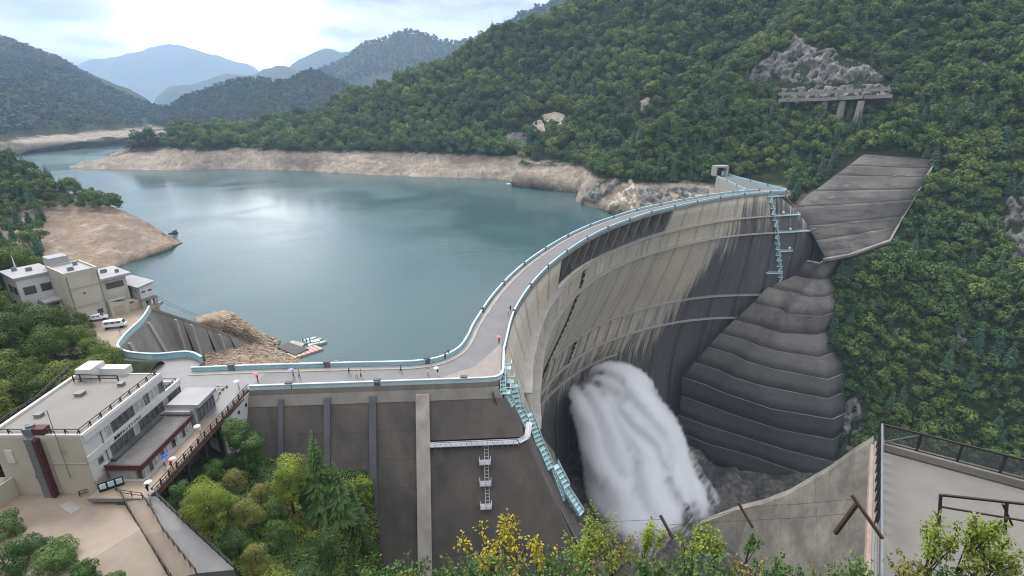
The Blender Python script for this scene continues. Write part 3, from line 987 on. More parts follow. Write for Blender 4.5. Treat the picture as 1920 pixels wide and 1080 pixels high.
APRON_PX = [(1470, 392), (1500, 372), (1610, 284), (1736, 296), (1735, 318), (1668, 458), (1558, 500), (1536, 640), (1565, 790), (1565, 900), (1300, 930), (1250, 800), (1380, 600)]
GALLERY_PX = [(1455, 160), (1672, 160), (1672, 206), (1560, 206), (1455, 200)]
WING_PX = [(1335, 318), (1475, 350), (1478, 372), (1300, 392), (1240, 392), (1300, 372), (1340, 366)]


def not_rock(p, px, py):
    for poly in ROCKS:
        if in_poly(px, py, poly) or in_poly(px, py - 8, poly):
            return False
    return True


rng = random.Random(12)
spots = []      # (pos, key, scale, distance, zone)


def put(lst, pick, zone):
    for p, px, py in lst:
        key, s = pick(p, px, py)
        spots.append((p, key, s, (p - Vector((0, 0, CAM_Z))).length, zone, px, py))


def pick_mix(con, base, var, pal='broad'):
    def f(p, px, py):
        c = con + 0.25 * mnoise.noise(p * 0.02)
        if rng.random() < c:
            return 'con%d' % rng.randrange(3), base * rng.uniform(1 - var, 1 + var)
        base_ = base * (1 + .35 * mnoise.noise(p * .03))
        return '%s%d' % (pal, rng.randrange(4 if pal == 'broad' else 2)), base_ * rng.uniform(1 - var, 1 + var)
    return f


def gap(p, sc, th):
    return mnoise.fractal(p * sc, 1.0, 2.0, 3) > th


put(scatter(S1, 9.6, lambda p, px, py: px > 255 and p[2] > -8.5 + 1.5 * mnoise.noise(Vector(p) * .05) and not_rock(p, px, py), rng, (0.25, 0.90)), pick_mix(0.05, 1.42, 0.25), 'across')
put(scatter(S23, 5.8, lambda p, px, py: (p[2] > -6 or px > 1380) and not_rock(p, px, py) and not in_poly(px, py, APRON_PX) and not in_poly(px, py, GALLERY_PX)
            and not in_poly(px - 7, py - 10, APRON_PX) and not in_poly(px - 14, py - 22, APRON_PX) and not (1330 < px < 1480 and py > 322 and p[1] < 400) and not (px > 1560 and py > 500 and gap(Vector(p), 0.04, 0.62)), rng, (0.0, 0.92)), pick_mix(0.20, 0.95, 0.30), 'gorge')
put(scatter(S10, 5.0, lambda p, px, py: p[2] > -3.2 + 1.2 * mnoise.noise(Vector(p) * .06) or py < 395 or (px < 78 + 14 * mnoise.noise(Vector(p) * .1) and p[2] > -25), rng, (0.12, 0.86)), pick_mix(0.35, 0.72, 0.28), 'point')
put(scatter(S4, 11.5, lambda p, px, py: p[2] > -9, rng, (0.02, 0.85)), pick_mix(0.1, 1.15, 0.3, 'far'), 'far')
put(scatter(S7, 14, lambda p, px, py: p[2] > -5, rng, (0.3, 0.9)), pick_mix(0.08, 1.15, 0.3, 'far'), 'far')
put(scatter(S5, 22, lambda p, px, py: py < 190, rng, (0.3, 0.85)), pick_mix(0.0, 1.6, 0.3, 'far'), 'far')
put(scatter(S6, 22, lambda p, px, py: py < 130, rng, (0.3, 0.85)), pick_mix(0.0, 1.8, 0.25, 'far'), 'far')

# undergrowth and young trees between the big crowns
put(scatter(S23, 4.2, lambda p, px, py: (p[2] > -6 or px > 1380) and px > 1130 and not_rock(p, px, py) and not in_poly(px, py, APRON_PX) and not in_poly(px, py, GALLERY_PX) and not in_poly(px - 5, py - 6, APRON_PX)
            and not (1330 < px < 1480 and py > 322 and p[1] < 400) and rng.random() < .8, rng, (0.0, 0.8)), pick_mix(0.10, 0.42, 0.4), 'fill')
put(scatter(S23, 3.3, lambda p, px, py: px > 1545 and py > 470 and not_rock(p, px, py) and not in_poly(px - 3, py - 4, APRON_PX), rng, (0.0, 0.6)), pick_mix(0.06, 0.27, 0.4), 'fill')
put(scatter(S1, 7.0, lambda p, px, py: px > 245 and p[2] > -8.0 and not_rock(p, px, py) and rng.random() < .5, rng, (0.25, 0.85)), pick_mix(0.10, 0.75, 0.35), 'fill')
# the wood beside the rest house: every tree an individual
BUILD_XY = [(-128, 117, -88, 142)]


def s11_ok(p, px, py):
    if p[0] > -75.5 and p[1] < 97:
        return False
    if p[0] > -80 and p[1] < 66:
        return False
    if p[1] > 106 and p[0] > -101:
        return False
    if p[1] > 114 and p[0] > -132:
        return False
    if 97 < p[1] and p[0] > -86:
        return False
    return px > -140 and p[1] > 62


put(scatter(S11, 4.6, s11_ok, rng, (0.0, 1.0)), lambda p, px, py: (('finecon', 0.62 * rng.uniform(.8, 1.2)) if rng.random() < .1 else ('fine%d' % rng.randrange(3), (1.0 if p[0] < -92 else 0.78) * rng.uniform(.72, 1.12))), 'bank')

LAB = {
    'across': ('broadleaf tree in the forest on the slope across the lake', 'conifer in the forest on the slope across the lake'),
    'gorge': ('broadleaf tree on the steep gorge side beyond the dam', 'dark conifer on the steep gorge side beyond the dam'),
    'point': ('broadleaf tree on the wooded point above the bare bank', 'dark conifer on the wooded point above the bare bank'),
    'bank': ('leafy broadleaf tree in the wood behind the flat-roofed white building', 'conifer in the wood behind the flat-roofed white building'),
    'far': ('tree on a far ridge', 'conifer on a far ridge'),
}
spots.sort(key=lambda s: s[3] if s[4] != 'bank' else 0)
n_ind = {'b': 0, 'c': 0}
rest = []
src_objs = {}
for p, key, s, d, zone, px, py in spots:
    c = 'c' if 'con' in key else 'b'
    lim = 215 if c == 'b' else 170
    vis = 0 <= px <= 1920 and 20 <= py <= 1000
    if zone not in ('far', 'fill') and (zone == 'bank' or (n_ind[c] < lim and vis)):
        n_ind[c] += 1
        e = tree(key, p - Vector((0, 0, 0.3)), s, rng.uniform(0, 6.28), LAB[zone][c == 'c'], 'tree', {'across': 'forest across the lake', 'gorge': 'trees on the gorge side', 'point': 'trees on the lake point', 'bank': 'wood behind the flat-roofed building', 'far': 'far forest'}[zone] + (' (conifers)' if c == 'c' else ''))
        src_objs.setdefault(key, e.children[0] if e.children else None)
    else:
        rest.append((p, key, s))

# everything further off: one mass, drawn from the crowns above
keys = sorted({k for _, k, _ in rest})
holder = None
for k in keys:
    if src_objs.get(k) is None:
        # a source crown of the far kind stands on the far shore itself
        for i, (p, kk, s) in enumerate(rest):
            if kk == k:
                e = tree(k, p, s, 0.0, 'tree on a far wooded ridge above the lake, tinted blue for haze', 'tree', 'trees on the far ridges')
                src_objs[k] = e.children[0]
                rest.pop(i)
                break
me = bpy.data.meshes.new('forest')
me.from_pydata([tuple(p - Vector((0, 0, 0.6))) for p, _, _ in rest], [], [])
at_k = me.attributes.new('kind_id', 'INT', 'POINT')
at_k.data.foreach_set('value', [keys.index(k) for _, k, _ in rest])
at_s = me.attributes.new('size', 'FLOAT', 'POINT')
at_s.data.foreach_set('value', [s for _, _, s in rest])
at_r = me.attributes.new('turn', 'FLOAT', 'POINT')
at_r.data.foreach_set('value', [rng.uniform(0, 6.28) for _ in rest])
forest = bpy.data.objects.new('forest', me)
COL.objects.link(forest)
tag(forest, 'dense green forest covering the mountainsides round the lake', 'forest', kind='stuff')
ng = bpy.data.node_groups.new('forest', 'GeometryNodeTree')
ng.interface.new_socket('Geometry', in_out='INPUT', socket_type='NodeSocketGeometry')
ng.interface.new_socket('Geometry', in_out='OUTPUT', socket_type='NodeSocketGeometry')
gi, go = ng.nodes.new('NodeGroupInput'), ng.nodes.new('NodeGroupOutput')
join = ng.nodes.new('GeometryNodeJoinGeometry')


def named(nm, t):
    n = ng.nodes.new('GeometryNodeInputNamedAttribute')
    n.data_type = t
    n.inputs[0].default_value = nm
    return n.outputs[0]


kid, siz, trn = named('kind_id', 'INT'), named('size', 'FLOAT'), named('turn', 'FLOAT')
rot = ng.nodes.new('ShaderNodeCombineXYZ')
ng.links.new(trn, rot.inputs[2])
for i, k in enumerate(keys):
    cmp_ = ng.nodes.new('FunctionNodeCompare')
    cmp_.data_type, cmp_.operation = 'INT', 'EQUAL'
    ng.links.new(kid, cmp_.inputs[2])
    cmp_.inputs[3].default_value = i
    oi = ng.nodes.new('GeometryNodeObjectInfo')
    oi.transform_space = 'ORIGINAL'
    oi.inputs['Object'].default_value = src_objs[k]
    oi.inputs['As Instance'].default_value = True
    iop = ng.nodes.new('GeometryNodeInstanceOnPoints')
    ng.links.new(gi.outputs[0], iop.inputs['Points'])
    ng.links.new(cmp_.outputs[0], iop.inputs['Selection'])
    ng.links.new(oi.outputs['Geometry'], iop.inputs['Instance'])
    ng.links.new(rot.outputs[0], iop.inputs['Rotation'])
    ng.links.new(siz, iop.inputs['Scale'])
    ng.links.new(iop.outputs[0], join.inputs[0])
ng.links.new(join.outputs[0], go.inputs[0])
md = forest.modifiers.new('forest', 'NODES')
md.node_group = ng
print('TREES individuals', n_ind, 'mass', len(rest))

# ================================================================== the dam
CP = cr(np.array(crest_xy[1:]), 281)          # downstream edge of the crest, from the near abutment to the far corner
seg = np.linalg.norm(np.diff(CP, axis=0), axis=1)
CS = np.concatenate([[0], np.cumsum(seg)]) + 10.2
S_END = float(CS[-1])
CT = np.gradient(CP, axis=0)
CT /= np.linalg.norm(CT, axis=1, keepdims=True)


def crest(s):
    """point and downstream normal of the crest edge at arc length s (straight beyond both ends)"""
    if s <= CS[0]:
        t = CT[0]
        p = CP[0] + t * (s - CS[0])
    elif s >= S_END:
        t = CT[-1]
        p = CP[-1] + t * (s - S_END)
    else:
        p = np.array([np.interp(s, CS, CP[:, 0]), np.interp(s, CS, CP[:, 1])])
        t = np.array([np.interp(s, CS, CT[:, 0]), np.interp(s, CS, CT[:, 1])])
        t = t / np.linalg.norm(t)
    return p, np.array([t[1], -t[0]])


Az = [-200, -186, -150, -120, -95, -80, -64, -40, -23, -13, 0, 5]
Av = [20, 24, 31, 34, 32, 27, 22.7, 12, 6, 4.2, 0, 0]


def face_off(s, z):
    q = min(1.35, ((s - 165.0) / 126.0) ** 2)
    A = np.interp(z, Az, Av)
    B = 5.0 * min(1.0, max(0.0, -z / 20.0))
    return -A * (1 - min(q, 1.0)) + B * q


def face(s, z, extra=0.0):
    p, n = crest(s)
    o = face_off(s, z) + extra
    return Vector((p[0] + n[0] * o, p[1] + n[1] * o, z))


dam = empty('arch_dam', (60, 250, -186), 'huge curved grey concrete arch dam with streaked face and a road along its top', 'dam')

# face material: colour by place on the dam (arc length, height) - lime streaks, black lichen and wet stains
m, nt, b = new_mat('streaked_dam_concrete')
g = NT(nt)
uvn = g.n('ShaderNodeUVMap')
uvn.uv_map = 'UVMap'
sp = g.n('ShaderNodeSeparateXYZ')
g.l(uvn.outputs[0], sp.inputs[0])
U, V = sp.outputs[0], sp.outputs[1]
st1 = g.noise(g.vmul(uvn.outputs[0], (0.30, 0.018, 1)), 1.0, 6.0, 0.65)
st2 = g.noise(g.vmul(uvn.outputs[0], (0.9, 0.03, 1)), 1.0, 5.0, 0.6)
blo = g.noise(uvn.outputs[0], 0.035, 6.0, 0.6)
fin = g.noise(uvn.outputs[0], 0.5, 6.0, 0.65)
base = g.mix(g.ramp(blo, 0.35, 0.65), (0.54, 0.465, 0.345), (0.43, 0.395, 0.335))
base = g.mix(g.ramp(fin, 0.35, 0.7, 0.0, 0.45), base, (0.30, 0.27, 0.225))
base = g.mix(g.math('MULTIPLY', g.ramp(st1, 0.54, 0.66, 0.0, 0.60), g.ramp(blo, 0.38, 0.58, 0.2, 1.0)), base, (0.135, 0.125, 0.115))
base = g.mix(g.ramp(st2, 0.62, 0.72, 0.0, 0.40), base, (0.50, 0.47, 0.42))
lift = g.math('SINE', g.math('MULTIPLY', V, 2.09))
base = g.mix(g.ramp(lift, 0.80, 1.0, 0.0, 0.16), base, (0.15, 0.14, 0.13))
fc = g.n('ShaderNodeFloatCurve')
cv = fc.mapping.curves[0]
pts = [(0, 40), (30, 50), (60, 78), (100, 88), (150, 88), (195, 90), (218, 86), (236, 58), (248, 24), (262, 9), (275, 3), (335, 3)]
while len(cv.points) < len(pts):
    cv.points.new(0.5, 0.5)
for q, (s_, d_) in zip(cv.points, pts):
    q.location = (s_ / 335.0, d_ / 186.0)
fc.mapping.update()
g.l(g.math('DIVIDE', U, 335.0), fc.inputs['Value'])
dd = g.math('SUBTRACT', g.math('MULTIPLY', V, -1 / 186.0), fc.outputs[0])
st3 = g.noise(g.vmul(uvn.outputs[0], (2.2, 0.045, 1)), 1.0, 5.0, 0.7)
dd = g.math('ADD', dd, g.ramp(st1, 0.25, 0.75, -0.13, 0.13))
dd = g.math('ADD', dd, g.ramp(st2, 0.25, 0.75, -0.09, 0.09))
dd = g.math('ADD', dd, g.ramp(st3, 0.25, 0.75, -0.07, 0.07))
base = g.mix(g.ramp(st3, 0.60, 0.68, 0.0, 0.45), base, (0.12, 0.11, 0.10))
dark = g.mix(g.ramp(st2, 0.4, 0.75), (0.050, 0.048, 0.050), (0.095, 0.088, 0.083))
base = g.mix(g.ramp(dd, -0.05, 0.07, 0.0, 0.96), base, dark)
lime = g.math('MULTIPLY', g.ramp(g.noise(g.vmul(uvn.outputs[0], (0.22, 0.03, 1)), 1.0, 3.0, 0.5), 0.66, 0.71), g.ramp(g.noise(uvn.outputs[0], 0.06, 3.0), 0.48, 0.6))
base = g.mix(g.math('MULTIPLY', lime, 0.7), base, (0.55, 0.53, 0.50))
g.l(base, b.inputs['Base Color'])
b.inputs['Roughness'].default_value = 0.85
g.bump(fin, 0.3, 0.08, b)
M['dam_face'] = m

SP0, SP1 = 88.0, 196.0            # spillway bays
joints = list(np.arange(0, 331, 15.0))
joints += [SP0, SP1]
joints = sorted(set(joints))
joints = [j for k, j in enumerate(joints) if k == 0 or j - joints[k - 1] > 3 or j in (SP0, SP1)]


def face_block(s0, s1, ztop0, ztop1, name, mat, inset=0.0, gapw=0.22, parent=dam):
    nu, nv = 7, 44
    ss = np.linspace(s0 + gapw, s1 - gapw, nu)
    P = np.zeros((nv + 2, nu + 2, 3))
    UV = np.zeros((nv + 2, nu + 2, 2))
    for jj in range(nv + 2):
        j = min(max(jj - 1, 0), nv - 1)
        for ii in range(nu + 2):
            i = min(max(ii - 1, 0), nu - 1)
            f = i / (nu - 1)
            zt = ztop0 * (1 - f) + ztop1 * f
            z = zt + (-188.0 - zt) * (j / (nv - 1)) ** 0.95
            back = -0.9 if (ii in (0, nu + 1) or jj in (0, nv + 1)) else 0.0
            q = face(ss[i], z, back + inset)
            P[jj, ii] = q
            UV[jj, ii] = (ss[i], z)
    return grid_obj(name, P, mat, parent, UV, smooth=False)


for a, c in zip(joints[:-1], joints[1:]):
    if SP0 <= a < SP1:
        zt = (-12.2, -12.2)
    elif a >= S_END - 1:
        zt = (-1.0 - (a - S_END) * 1.25, -1.0 - (c - S_END) * 1.25)
    elif c > S_END:
        zt = (-1.0, -1.0 - (c - S_END) * 1.25)
    else:
        zt = (-1.0, -1.0)
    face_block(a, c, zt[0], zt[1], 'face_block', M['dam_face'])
# core behind the joints, and the water face
n_s = 120
ss = np.linspace(-6, 335, n_s)
zs = [-1.5, -12, -24, -40, -64, -80, -95, -120, -150, -188]
P = np.zeros((len(zs), n_s, 3))
UV = np.zeros((len(zs), n_s, 2))
for j, z in enumerate(zs):
    for i, s in enumerate(ss):
        zz_ = min(z, -1.5 - max(0, (s - S_END)) * 1.25)
        P[j, i] = face(s, zz_, -0.85 if not (SP0 < s < SP1 and z > -12) else -7.0)
grid_obj('core', P, M['void'], dam)
P = np.zeros((3, n_s, 3))
for j, (z, o) in enumerate(((-0.9, -8.4), (-30, -17), (-60, -42))):
    for i, s in enumerate(ss):
        p, n = crest(min(s, S_END - 2))
        P[j, i] = (p[0] + n[0] * o, p[1] + n[1] * o, z)
grid_obj('upstream_face', P, M['concrete'], dam)


def along(s0, s1, prof, name, mat, parent=dam, step=4.0, fn=None, cap=True):
    """sweep a closed profile [(offset, z)] along the crest (or, with fn, along the face)"""
    n = max(2, int(abs(s1 - s0) / step) + 1)
    ss = np.linspace(s0, s1, n)
    mb = MB()
    k = len(prof)
    vs = []
    for s in ss:
        for o, z in prof:
            if fn:
                vs.append(fn(s, o, z))
            else:
                p, nn = crest(s)
                vs.append((p[0] + nn[0] * o, p[1] + nn[1] * o, z))
    fs = []
    for i in range(n - 1):
        for j in range(k):
            a, c = i * k + j, i * k + (j + 1) % k
            fs.append((a, c, c + k, a + k))
    fs.append(tuple(range(k - 1, -1, -1)))
    fs.append(tuple(range((n - 1) * k, n * k)))
    mb.add(vs, fs)
    return mb.build(name, mat, parent)


def rect(o0, o1, z0, z1):
    return [(o0, z0), (o1, z0), (o1, z1), (o0, z1)]


# crest: slab, road, walks, guard walls between lamp pillars
SM = [10.2 + 0.0] + [float(x) for x in np.interp([p[0] for p in crest_xy[2:]], CP[:, 0], CS)]
SM[0] = 12.0
along(8, S_END + 2, rect(-8.3, 0.35, -1.0, -0.02), 'crest_slab', M['concrete'])
along(10, S_END, rect(-6.35, -0.5, -0.02, 0.004), 'road', M['asphalt'])
along(30, S_END, rect(-7.75, -6.5, -0.02, 0.13), 'walkway', M['pale_conc'])
pd = along(8, S_END + 2, rect(0.05, 0.42, -1.0, 0.22), 'parapet_base', M['concrete'])
pu = along(30, S_END - 14, rect(-8.35, -8.0, -0.9, 0.22), 'parapet_base', M['concrete'])
edges = [8.0] + SM[1:] + [S_END + 1]
for a, c in zip(edges[:-1], edges[1:]):
    if c - a < 2:
        continue
    o = along(a + 0.35, c - 0.35, rect(0.12, 0.30, 0.22, 1.06), 'parapet_panel', M['blue'])
    along(a + 0.35, c - 0.35, rect(0.02, 0.42, 1.06, 1.26), 'rail_cap', M['rail_cap'], o)
    if a > 26 and c < S_END - 8:
        o = along(a + 0.35, c - 0.35, rect(-8.28, -8.10, 0.22, 1.06), 'parapet_panel', M['blue'])
        along(a + 0.35, c - 0.35, rect(-8.42, -7.98, 1.06, 1.26), 'rail_cap', M['rail_cap'], o)
for s in SM[1:]:
    for off in (0.22, -8.19):
        if off < -1 and not 28 < s < S_END - 10:
            continue
        p, n = crest(s)
        mb = MB()
        c = (p[0] + n[0] * off, p[1] + n[1] * off)
        a = math.atan2(n[1], n[0])
        mb.box((c[0], c[1], 0.65), (0.62, 0.66, 1.5), a)
        mb.box((c[0], c[1], 1.47), (0.78, 0.82, 0.14), a)
        mb.build('lamp_pillar', M['grey_pil'], dam, bevel=0.03)

# spillway bays under the road: thin piers in front of sloping chutes
n_bay = 11
for k in range(n_bay + 1):
    s = SP0 + (SP1 - SP0) * k / n_bay
    mb = MB()
    w = 0.45 if 0 < k < n_bay else 0.8
    rows = [(-1.0, 0.1, -6.5), (-6.5, -1.6, -6.8), (-11.9, -3.6, -7.0)]
    vs = []
    for z, o0, o1 in rows:
        for ds, o in ((-w, o0), (w, o0), (w, o1), (-w, o1)):
            p, n = crest(s + ds)
            vs.append((p[0] + n[0] * o, p[1] + n[1] * o, z))
    fs = []
    for r_ in range(2):
        for j in range(4):
            a, c = r_ * 4 + j, r_ * 4 + (j + 1) % 4
            fs.append((a, a + 4, c + 4, c))
    fs += [(0, 1, 2, 3), (11, 10, 9, 8)]
    mb.add(vs, fs)
    mb.build('spillway_pier', M['concrete'], dam)
    if k < n_bay:
        s2 = SP0 + (SP1 - SP0) * (k + 1) / n_bay
        mb = MB()
        vs = []
        for z, o in ((-3.2, -6.4), (-7.0, -5.6), (-12.3, -3.2), (-12.9, -4.6)):
            for q in np.linspace(s + 0.46, s2 - 0.46, 4):
                p, n = crest(q)
                vs.append((p[0] + n[0] * o, p[1] + n[1] * o, z))
        fs = [(r_ * 4 + j, r_ * 4 + j + 1, r_ * 4 + j + 5, r_ * 4 + j + 4) for r_ in range(3) for j in range(3)]
        mb.add(vs, fs)
        mb.build('spillway_chute', M['dark_conc'], dam)

# inspection walks along the face
def walk(s0, s1, z, w, mat, rail=None, t=0.45):
    fn = lambda s, o, zz: face(s, z, o) + Vector((0, 0, zz))
    o = along(s0, s1, rect(-0.3, w, -t, 0.0), 'inspection_walk', mat, dam, 3.0, fn)
    if rail:
        along(s0, s1, rect(w - 0.10, w - 0.02, 0.95, 1.05), 'handrail', rail, o, 3.0, fn)
        along(s0, s1, rect(w - 0.10, w - 0.02, 0.5, 0.56), 'handrail', rail, o, 3.0, fn)
    return o


walk(14, S_END - 9, -13.0, 2.0, M['pale_conc'])
walk(S_END - 9, S_END + 9, -13.0, 1.6, M['blue2'], M['blue2'])
walk(14, S_END - 6, -23.0, 2.0, M['pale_conc'])
walk(S_END - 6, S_END + 20, -23.0, 1.6, M['blue2'], M['white_metal'])
walk(126, S_END - 1, -64.0, 1.6, M['pale_conc'], M['white_metal'])
walk(118, S_END - 10, -80.0, 1.8, M['pale_conc'], M['white_metal'])
walk(112, 196, -94.0, 1.8, M['pale_conc'])
for k, s in enumerate(np.arange(122, 200, 8.5)):       # concrete ribs tying the lower walks together
    mb = MB()
    prev = None
    for z in (-64.4, -72, -79.6, -87, -93.6):
        q = face(s, z, 0.35)
        if prev is not None:
            mb.bar(prev, q, 0.6, 0.6)
        prev = q
    mb.build('rib', M['pale_conc'], dam)
# dark ladder shaft on the face
for s in (121.0, 156.0):
    mb = MB()
    zs = [-14, -23, -32, -41, -50, -59, -68, -77] if s < 130 else [-64, -70, -76, -80, -86]
    for z0, z1 in zip(zs[:-1], zs[1:]):
        sh = (s + (z0 + 14) * 0.10)
        for ds in (-1.0, 1.0):
            mb.bar(face(sh + ds, z0, 0.35), face(sh - 0.9 + ds, z1, 0.35), 0.3, 0.5)
        mb.bar(face(sh, z0, 0.12), face(sh - 0.9, z1, 0.12), 1.9, 0.12)
    o = mb.build('ladder_shaft', M['void'], dam)
    mb = MB()
    for z in np.arange(zs[0] - 2, zs[-1], -3.0):
        sh = s + (z + 14) * 0.10
        mb.bar(face(sh - 1.1, z, 0.6), face(sh + 1.1, z, 0.6), 0.25, 0.5)
    mb.build('landing', M['pale_conc'], o)
# turquoise zig-zag stairs at the far end
sx = S_END - 12
zz_ = np.arange(-1.5, -57, -3.6)
for k, (z0, z1) in enumerate(zip(zz_[:-1], zz_[1:])):
    mb = MB()
    d = 1.0 if k % 2 else -1.0
    sh = sx + (-z0) * 0.27
    a, c = face(sh - d * 0.9, z0, 1.0), face(sh + d * 0.9, z1, 1.0)
    mb.bar(a, c, 1.0, 0.22)
    mb.bar(a + Vector((0, 0, 1)), c + Vector((0, 0, 1)), 0.12, 0.12)
    mb.bar(face(sh - 1.4, z1, 1.0), face(sh + 1.4, z1, 1.0), 1.3, 0.25)
    for e in (-1.0, 1.0):
        mb.bar(face(sh + e, z1, 0.9), face(sh + e, z0, 0.9), 0.14)
    for e in (-1.3, 1.3):
        mb.bar(face(sh + e, z1, 1.4), face(sh + e, z1, 1.4) + Vector((0, 0, 1.1)), 0.12)
    mb.bar(face(sh - 1.3, z1, 1.5) + Vector((0, 0, 1.1)), face(sh + 1.3, z1, 1.5) + Vector((0, 0, 1.1)), 0.12)
    mb.build('stair_flight', M['blue2'], dam)
for z, a, c in ((-1.6, -2, 10), (-35, 9.5, 18.5), (-49, 4.5, 14)):
    fn = lambda s, o, q, z=z: face(s, z, o) + Vector((0, 0, q))
    o = along(sx + a, sx + c, rect(-0.3, 1.5, -0.5, 0.0), 'stair_landing', M['blue2'], dam, 3.0, fn)
    along(sx + a, sx + c, rect(1.40, 1.5, 0.9, 1.05), 'handrail', M['blue2'], o, 3.0, fn)
for s, z in ((sx + 9, -12), (sx + 14, -22), (sx + 16, -34), (S_END - 3, -63), (S_END - 12, -79)):
    q = face(s, z, 1.0)
    mb = MB()
    mb.lathe([(0.1, -1.0), (0.12, 0.0), (0.75, 0.2), (0.85, 0.8), (0.55, 1.35), (0.1, 1.5)], q, 12)
    mb.build('lamp_globe', M['white_metal'], dam, smooth=True)

# ------------------------------------------------------------------ left gravity wing with its pilasters
WA, WB = Vector((-51.0, 90.0, 0)), Vector((-2.5, 93.3, 0))
WT = (WB - WA).normalized()
WN = Vector((WT.y, -WT.x, 0))
BAT = 0.46


def wf(t, z, extra=0.0):             # on the battered downstream face
    return WA + WT * t + WN * (BAT * -z + extra) + Vector((0, 0, z))


wing = empty('wing_dam', tuple(WA), 'dark brown concrete gravity wall with pilasters joining the arch dam to the bank', 'dam wall')
bays = [(-2.0, 5.4), (6.4, 14.1), (15.3, 22.8), (24.2, 31.9)]
for a, c in bays:
    mb = MB()
    for z0, z1 in ((-2.9, -8.0), (-8.06, -13.0), (-13.06, -18.0), (-18.06, -26.0), (-26.06, -50.0)):
        mb.add([wf(a, z0, 0), wf(c, z0, 0), wf(c, z1, 0), wf(a, z1, 0), wf(a, z0, -1), wf(c, z0, -1), wf(c, z1, -1), wf(a, z1, -1)],
               ((0, 3, 2, 1), (4, 5, 6, 7), (0, 1, 5, 4), (3, 7, 6, 2), (1, 2, 6, 5), (0, 4, 7, 3)))
    mb.build('wall_panel', M['brown_conc'], wing)
flare = lambda z: 49.0 + (-1.2 - z) * 0.482
for z0, z1 in ((-2.9, -10.0), (-10.6, -30.0), (-30.06, -60.0)):
    mb = MB()
    q0, q1 = flare(z0), flare(z1)
    n = 8
    for k in range(n):
        f0, f1 = k / n, (k + 1) / n
        A_, B_ = 34.6 + (q0 - 34.6) * f0, 34.6 + (q0 - 34.6) * f1
        C_, D_ = 34.6 + (q1 - 34.6) * f1, 34.6 + (q1 - 34.6) * f0
        mb.quad(wf(A_, z0), wf(D_, z1), wf(C_, z1), wf(B_, z0))
    mb.build('wall_panel', M['brown_conc'], wing)
    mb = MB()                            # end face towards the gorge
    mb.quad(wf(q0, z0), wf(q1, z1), wf(q1, z1) + Vector((-2, 30, 0)), wf(q0, z0) + Vector((-1, 12, 0)))
    mb.build('end_wall', M['brown_conc'], wing)
mb = MB()
mb.quad(wf(-4, -2.0, -1.2), wf(-4, -60, -1.2), wf(80, -60, -1.2), wf(48, -2.0, -1.2))
mb.build('core', M['void'], wing)
for (a, c), mat in zip(((5.4, 6.4), (14.1, 15.3), (22.8, 24.2), (31.9, 34.6)), ('grey_pil', 'grey_pil', 'grey_pil', 'pale_pil')):
    mb = MB()
    mb.hexa([wf(a, -50, 0.0), wf(c, -50, 0.0), wf(c, -50, -1.0), wf(a, -50, -1.0)], [wf(a, -1.7, 0.0), wf(c, -1.7, 0.0), wf(c, -1.7, -1.0), wf(a, -1.7, -1.0)])
    for v in range(len(mb.v)):
        pass
    mb2 = MB()
    mb2.hexa([wf(a, -50, 0.55), wf(c, -50, 0.55), wf(c, -50, -1.0), wf(a, -50, -1.0)], [wf(a, -1.6, 0.55), wf(c, -1.6, 0.55), wf(c, -1.6, -1.0), wf(a, -1.6, -1.0)])
    mb2.build('pilaster', M[mat], wing, bevel=0.05)
mb = MB()                                # stained concrete band under the deck
mb.hexa([wf(-2, -2.9, 0.12), wf(49.2, -2.9, 0.12), wf(49.2, -2.9, -1.2), wf(-2, -2.9, -1.2)], [wf(-2, -1.0, 0.12), wf(48.4, -1.0, 0.12), wf(48.4, -1.0, -1.2), wf(-2, -1.0, -1.2)])
mb.build('coping_band', M['concrete'], wing)

# wing road between two guard walls
up_path = [(-66.5, 97.2), (-58, 97.9), (-51.4, 98.4), (-36, 99.3), (-26, 99.75), (-20.4, 100.2), (-15.6, 102.0), (-12.0, 106.5), (-10.4, 113), (-9.6, 119.5)]
q_, n_ = crest(30.0)
up_path.append((q_[0] - n_[0] * 8.19, q_[1] - n_[1] * 8.19))
UPp = cr(np.array(up_path), 70)
DNp = [(-51.0, 89.9), (-30, 91.35), (-5.5, 93.05), (-3.2, 93.5), (-2.1, 94.8), (-1.9, 97)]
q_, n_ = crest(8.0)
DNp.append((q_[0] + n_[0] * 0.2, q_[1] + n_[1] * 0.2))


def path_sweep(path, prof, name, mat, parent, close=False):
    path = np.array(path, float)
    T = np.gradient(path, axis=0)
    T /= np.linalg.norm(T, axis=1, keepdims=True)
    mb = MB()
    k = len(prof)
    vs = []
    for p, t in zip(path, T):
        for o, z in prof:
            vs.append((p[0] + t[1] * o, p[1] - t[0] * o, z))
    fs = []
    for i in range(len(path) - 1):
        for j in range(k):
            a, c = i * k + j, i * k + (j + 1) % k
            fs.append((a, c, c + k, a + k))
    fs.append(tuple(range(k - 1, -1, -1)))
    fs.append(tuple(range((len(path) - 1) * k, len(path) * k)))
    mb.add(vs, fs)
    return mb.build(name, mat, parent)


def polyline_cut(path, step):
    """cut a path into pieces of about `step` metres"""
    path = np.array(path, float)
    d = np.concatenate([[0], np.cumsum(np.linalg.norm(np.diff(path, axis=0), axis=1))])
    n = max(1, round(d[-1] / step))
    out = []
    for k in range(n):
        ts = np.linspace(d[-1] * k / n, d[-1] * (k + 1) / n, 6)
        out.append(np.stack([np.interp(ts, d, path[:, 0]), np.interp(ts, d, path[:, 1])], 1))
    return out


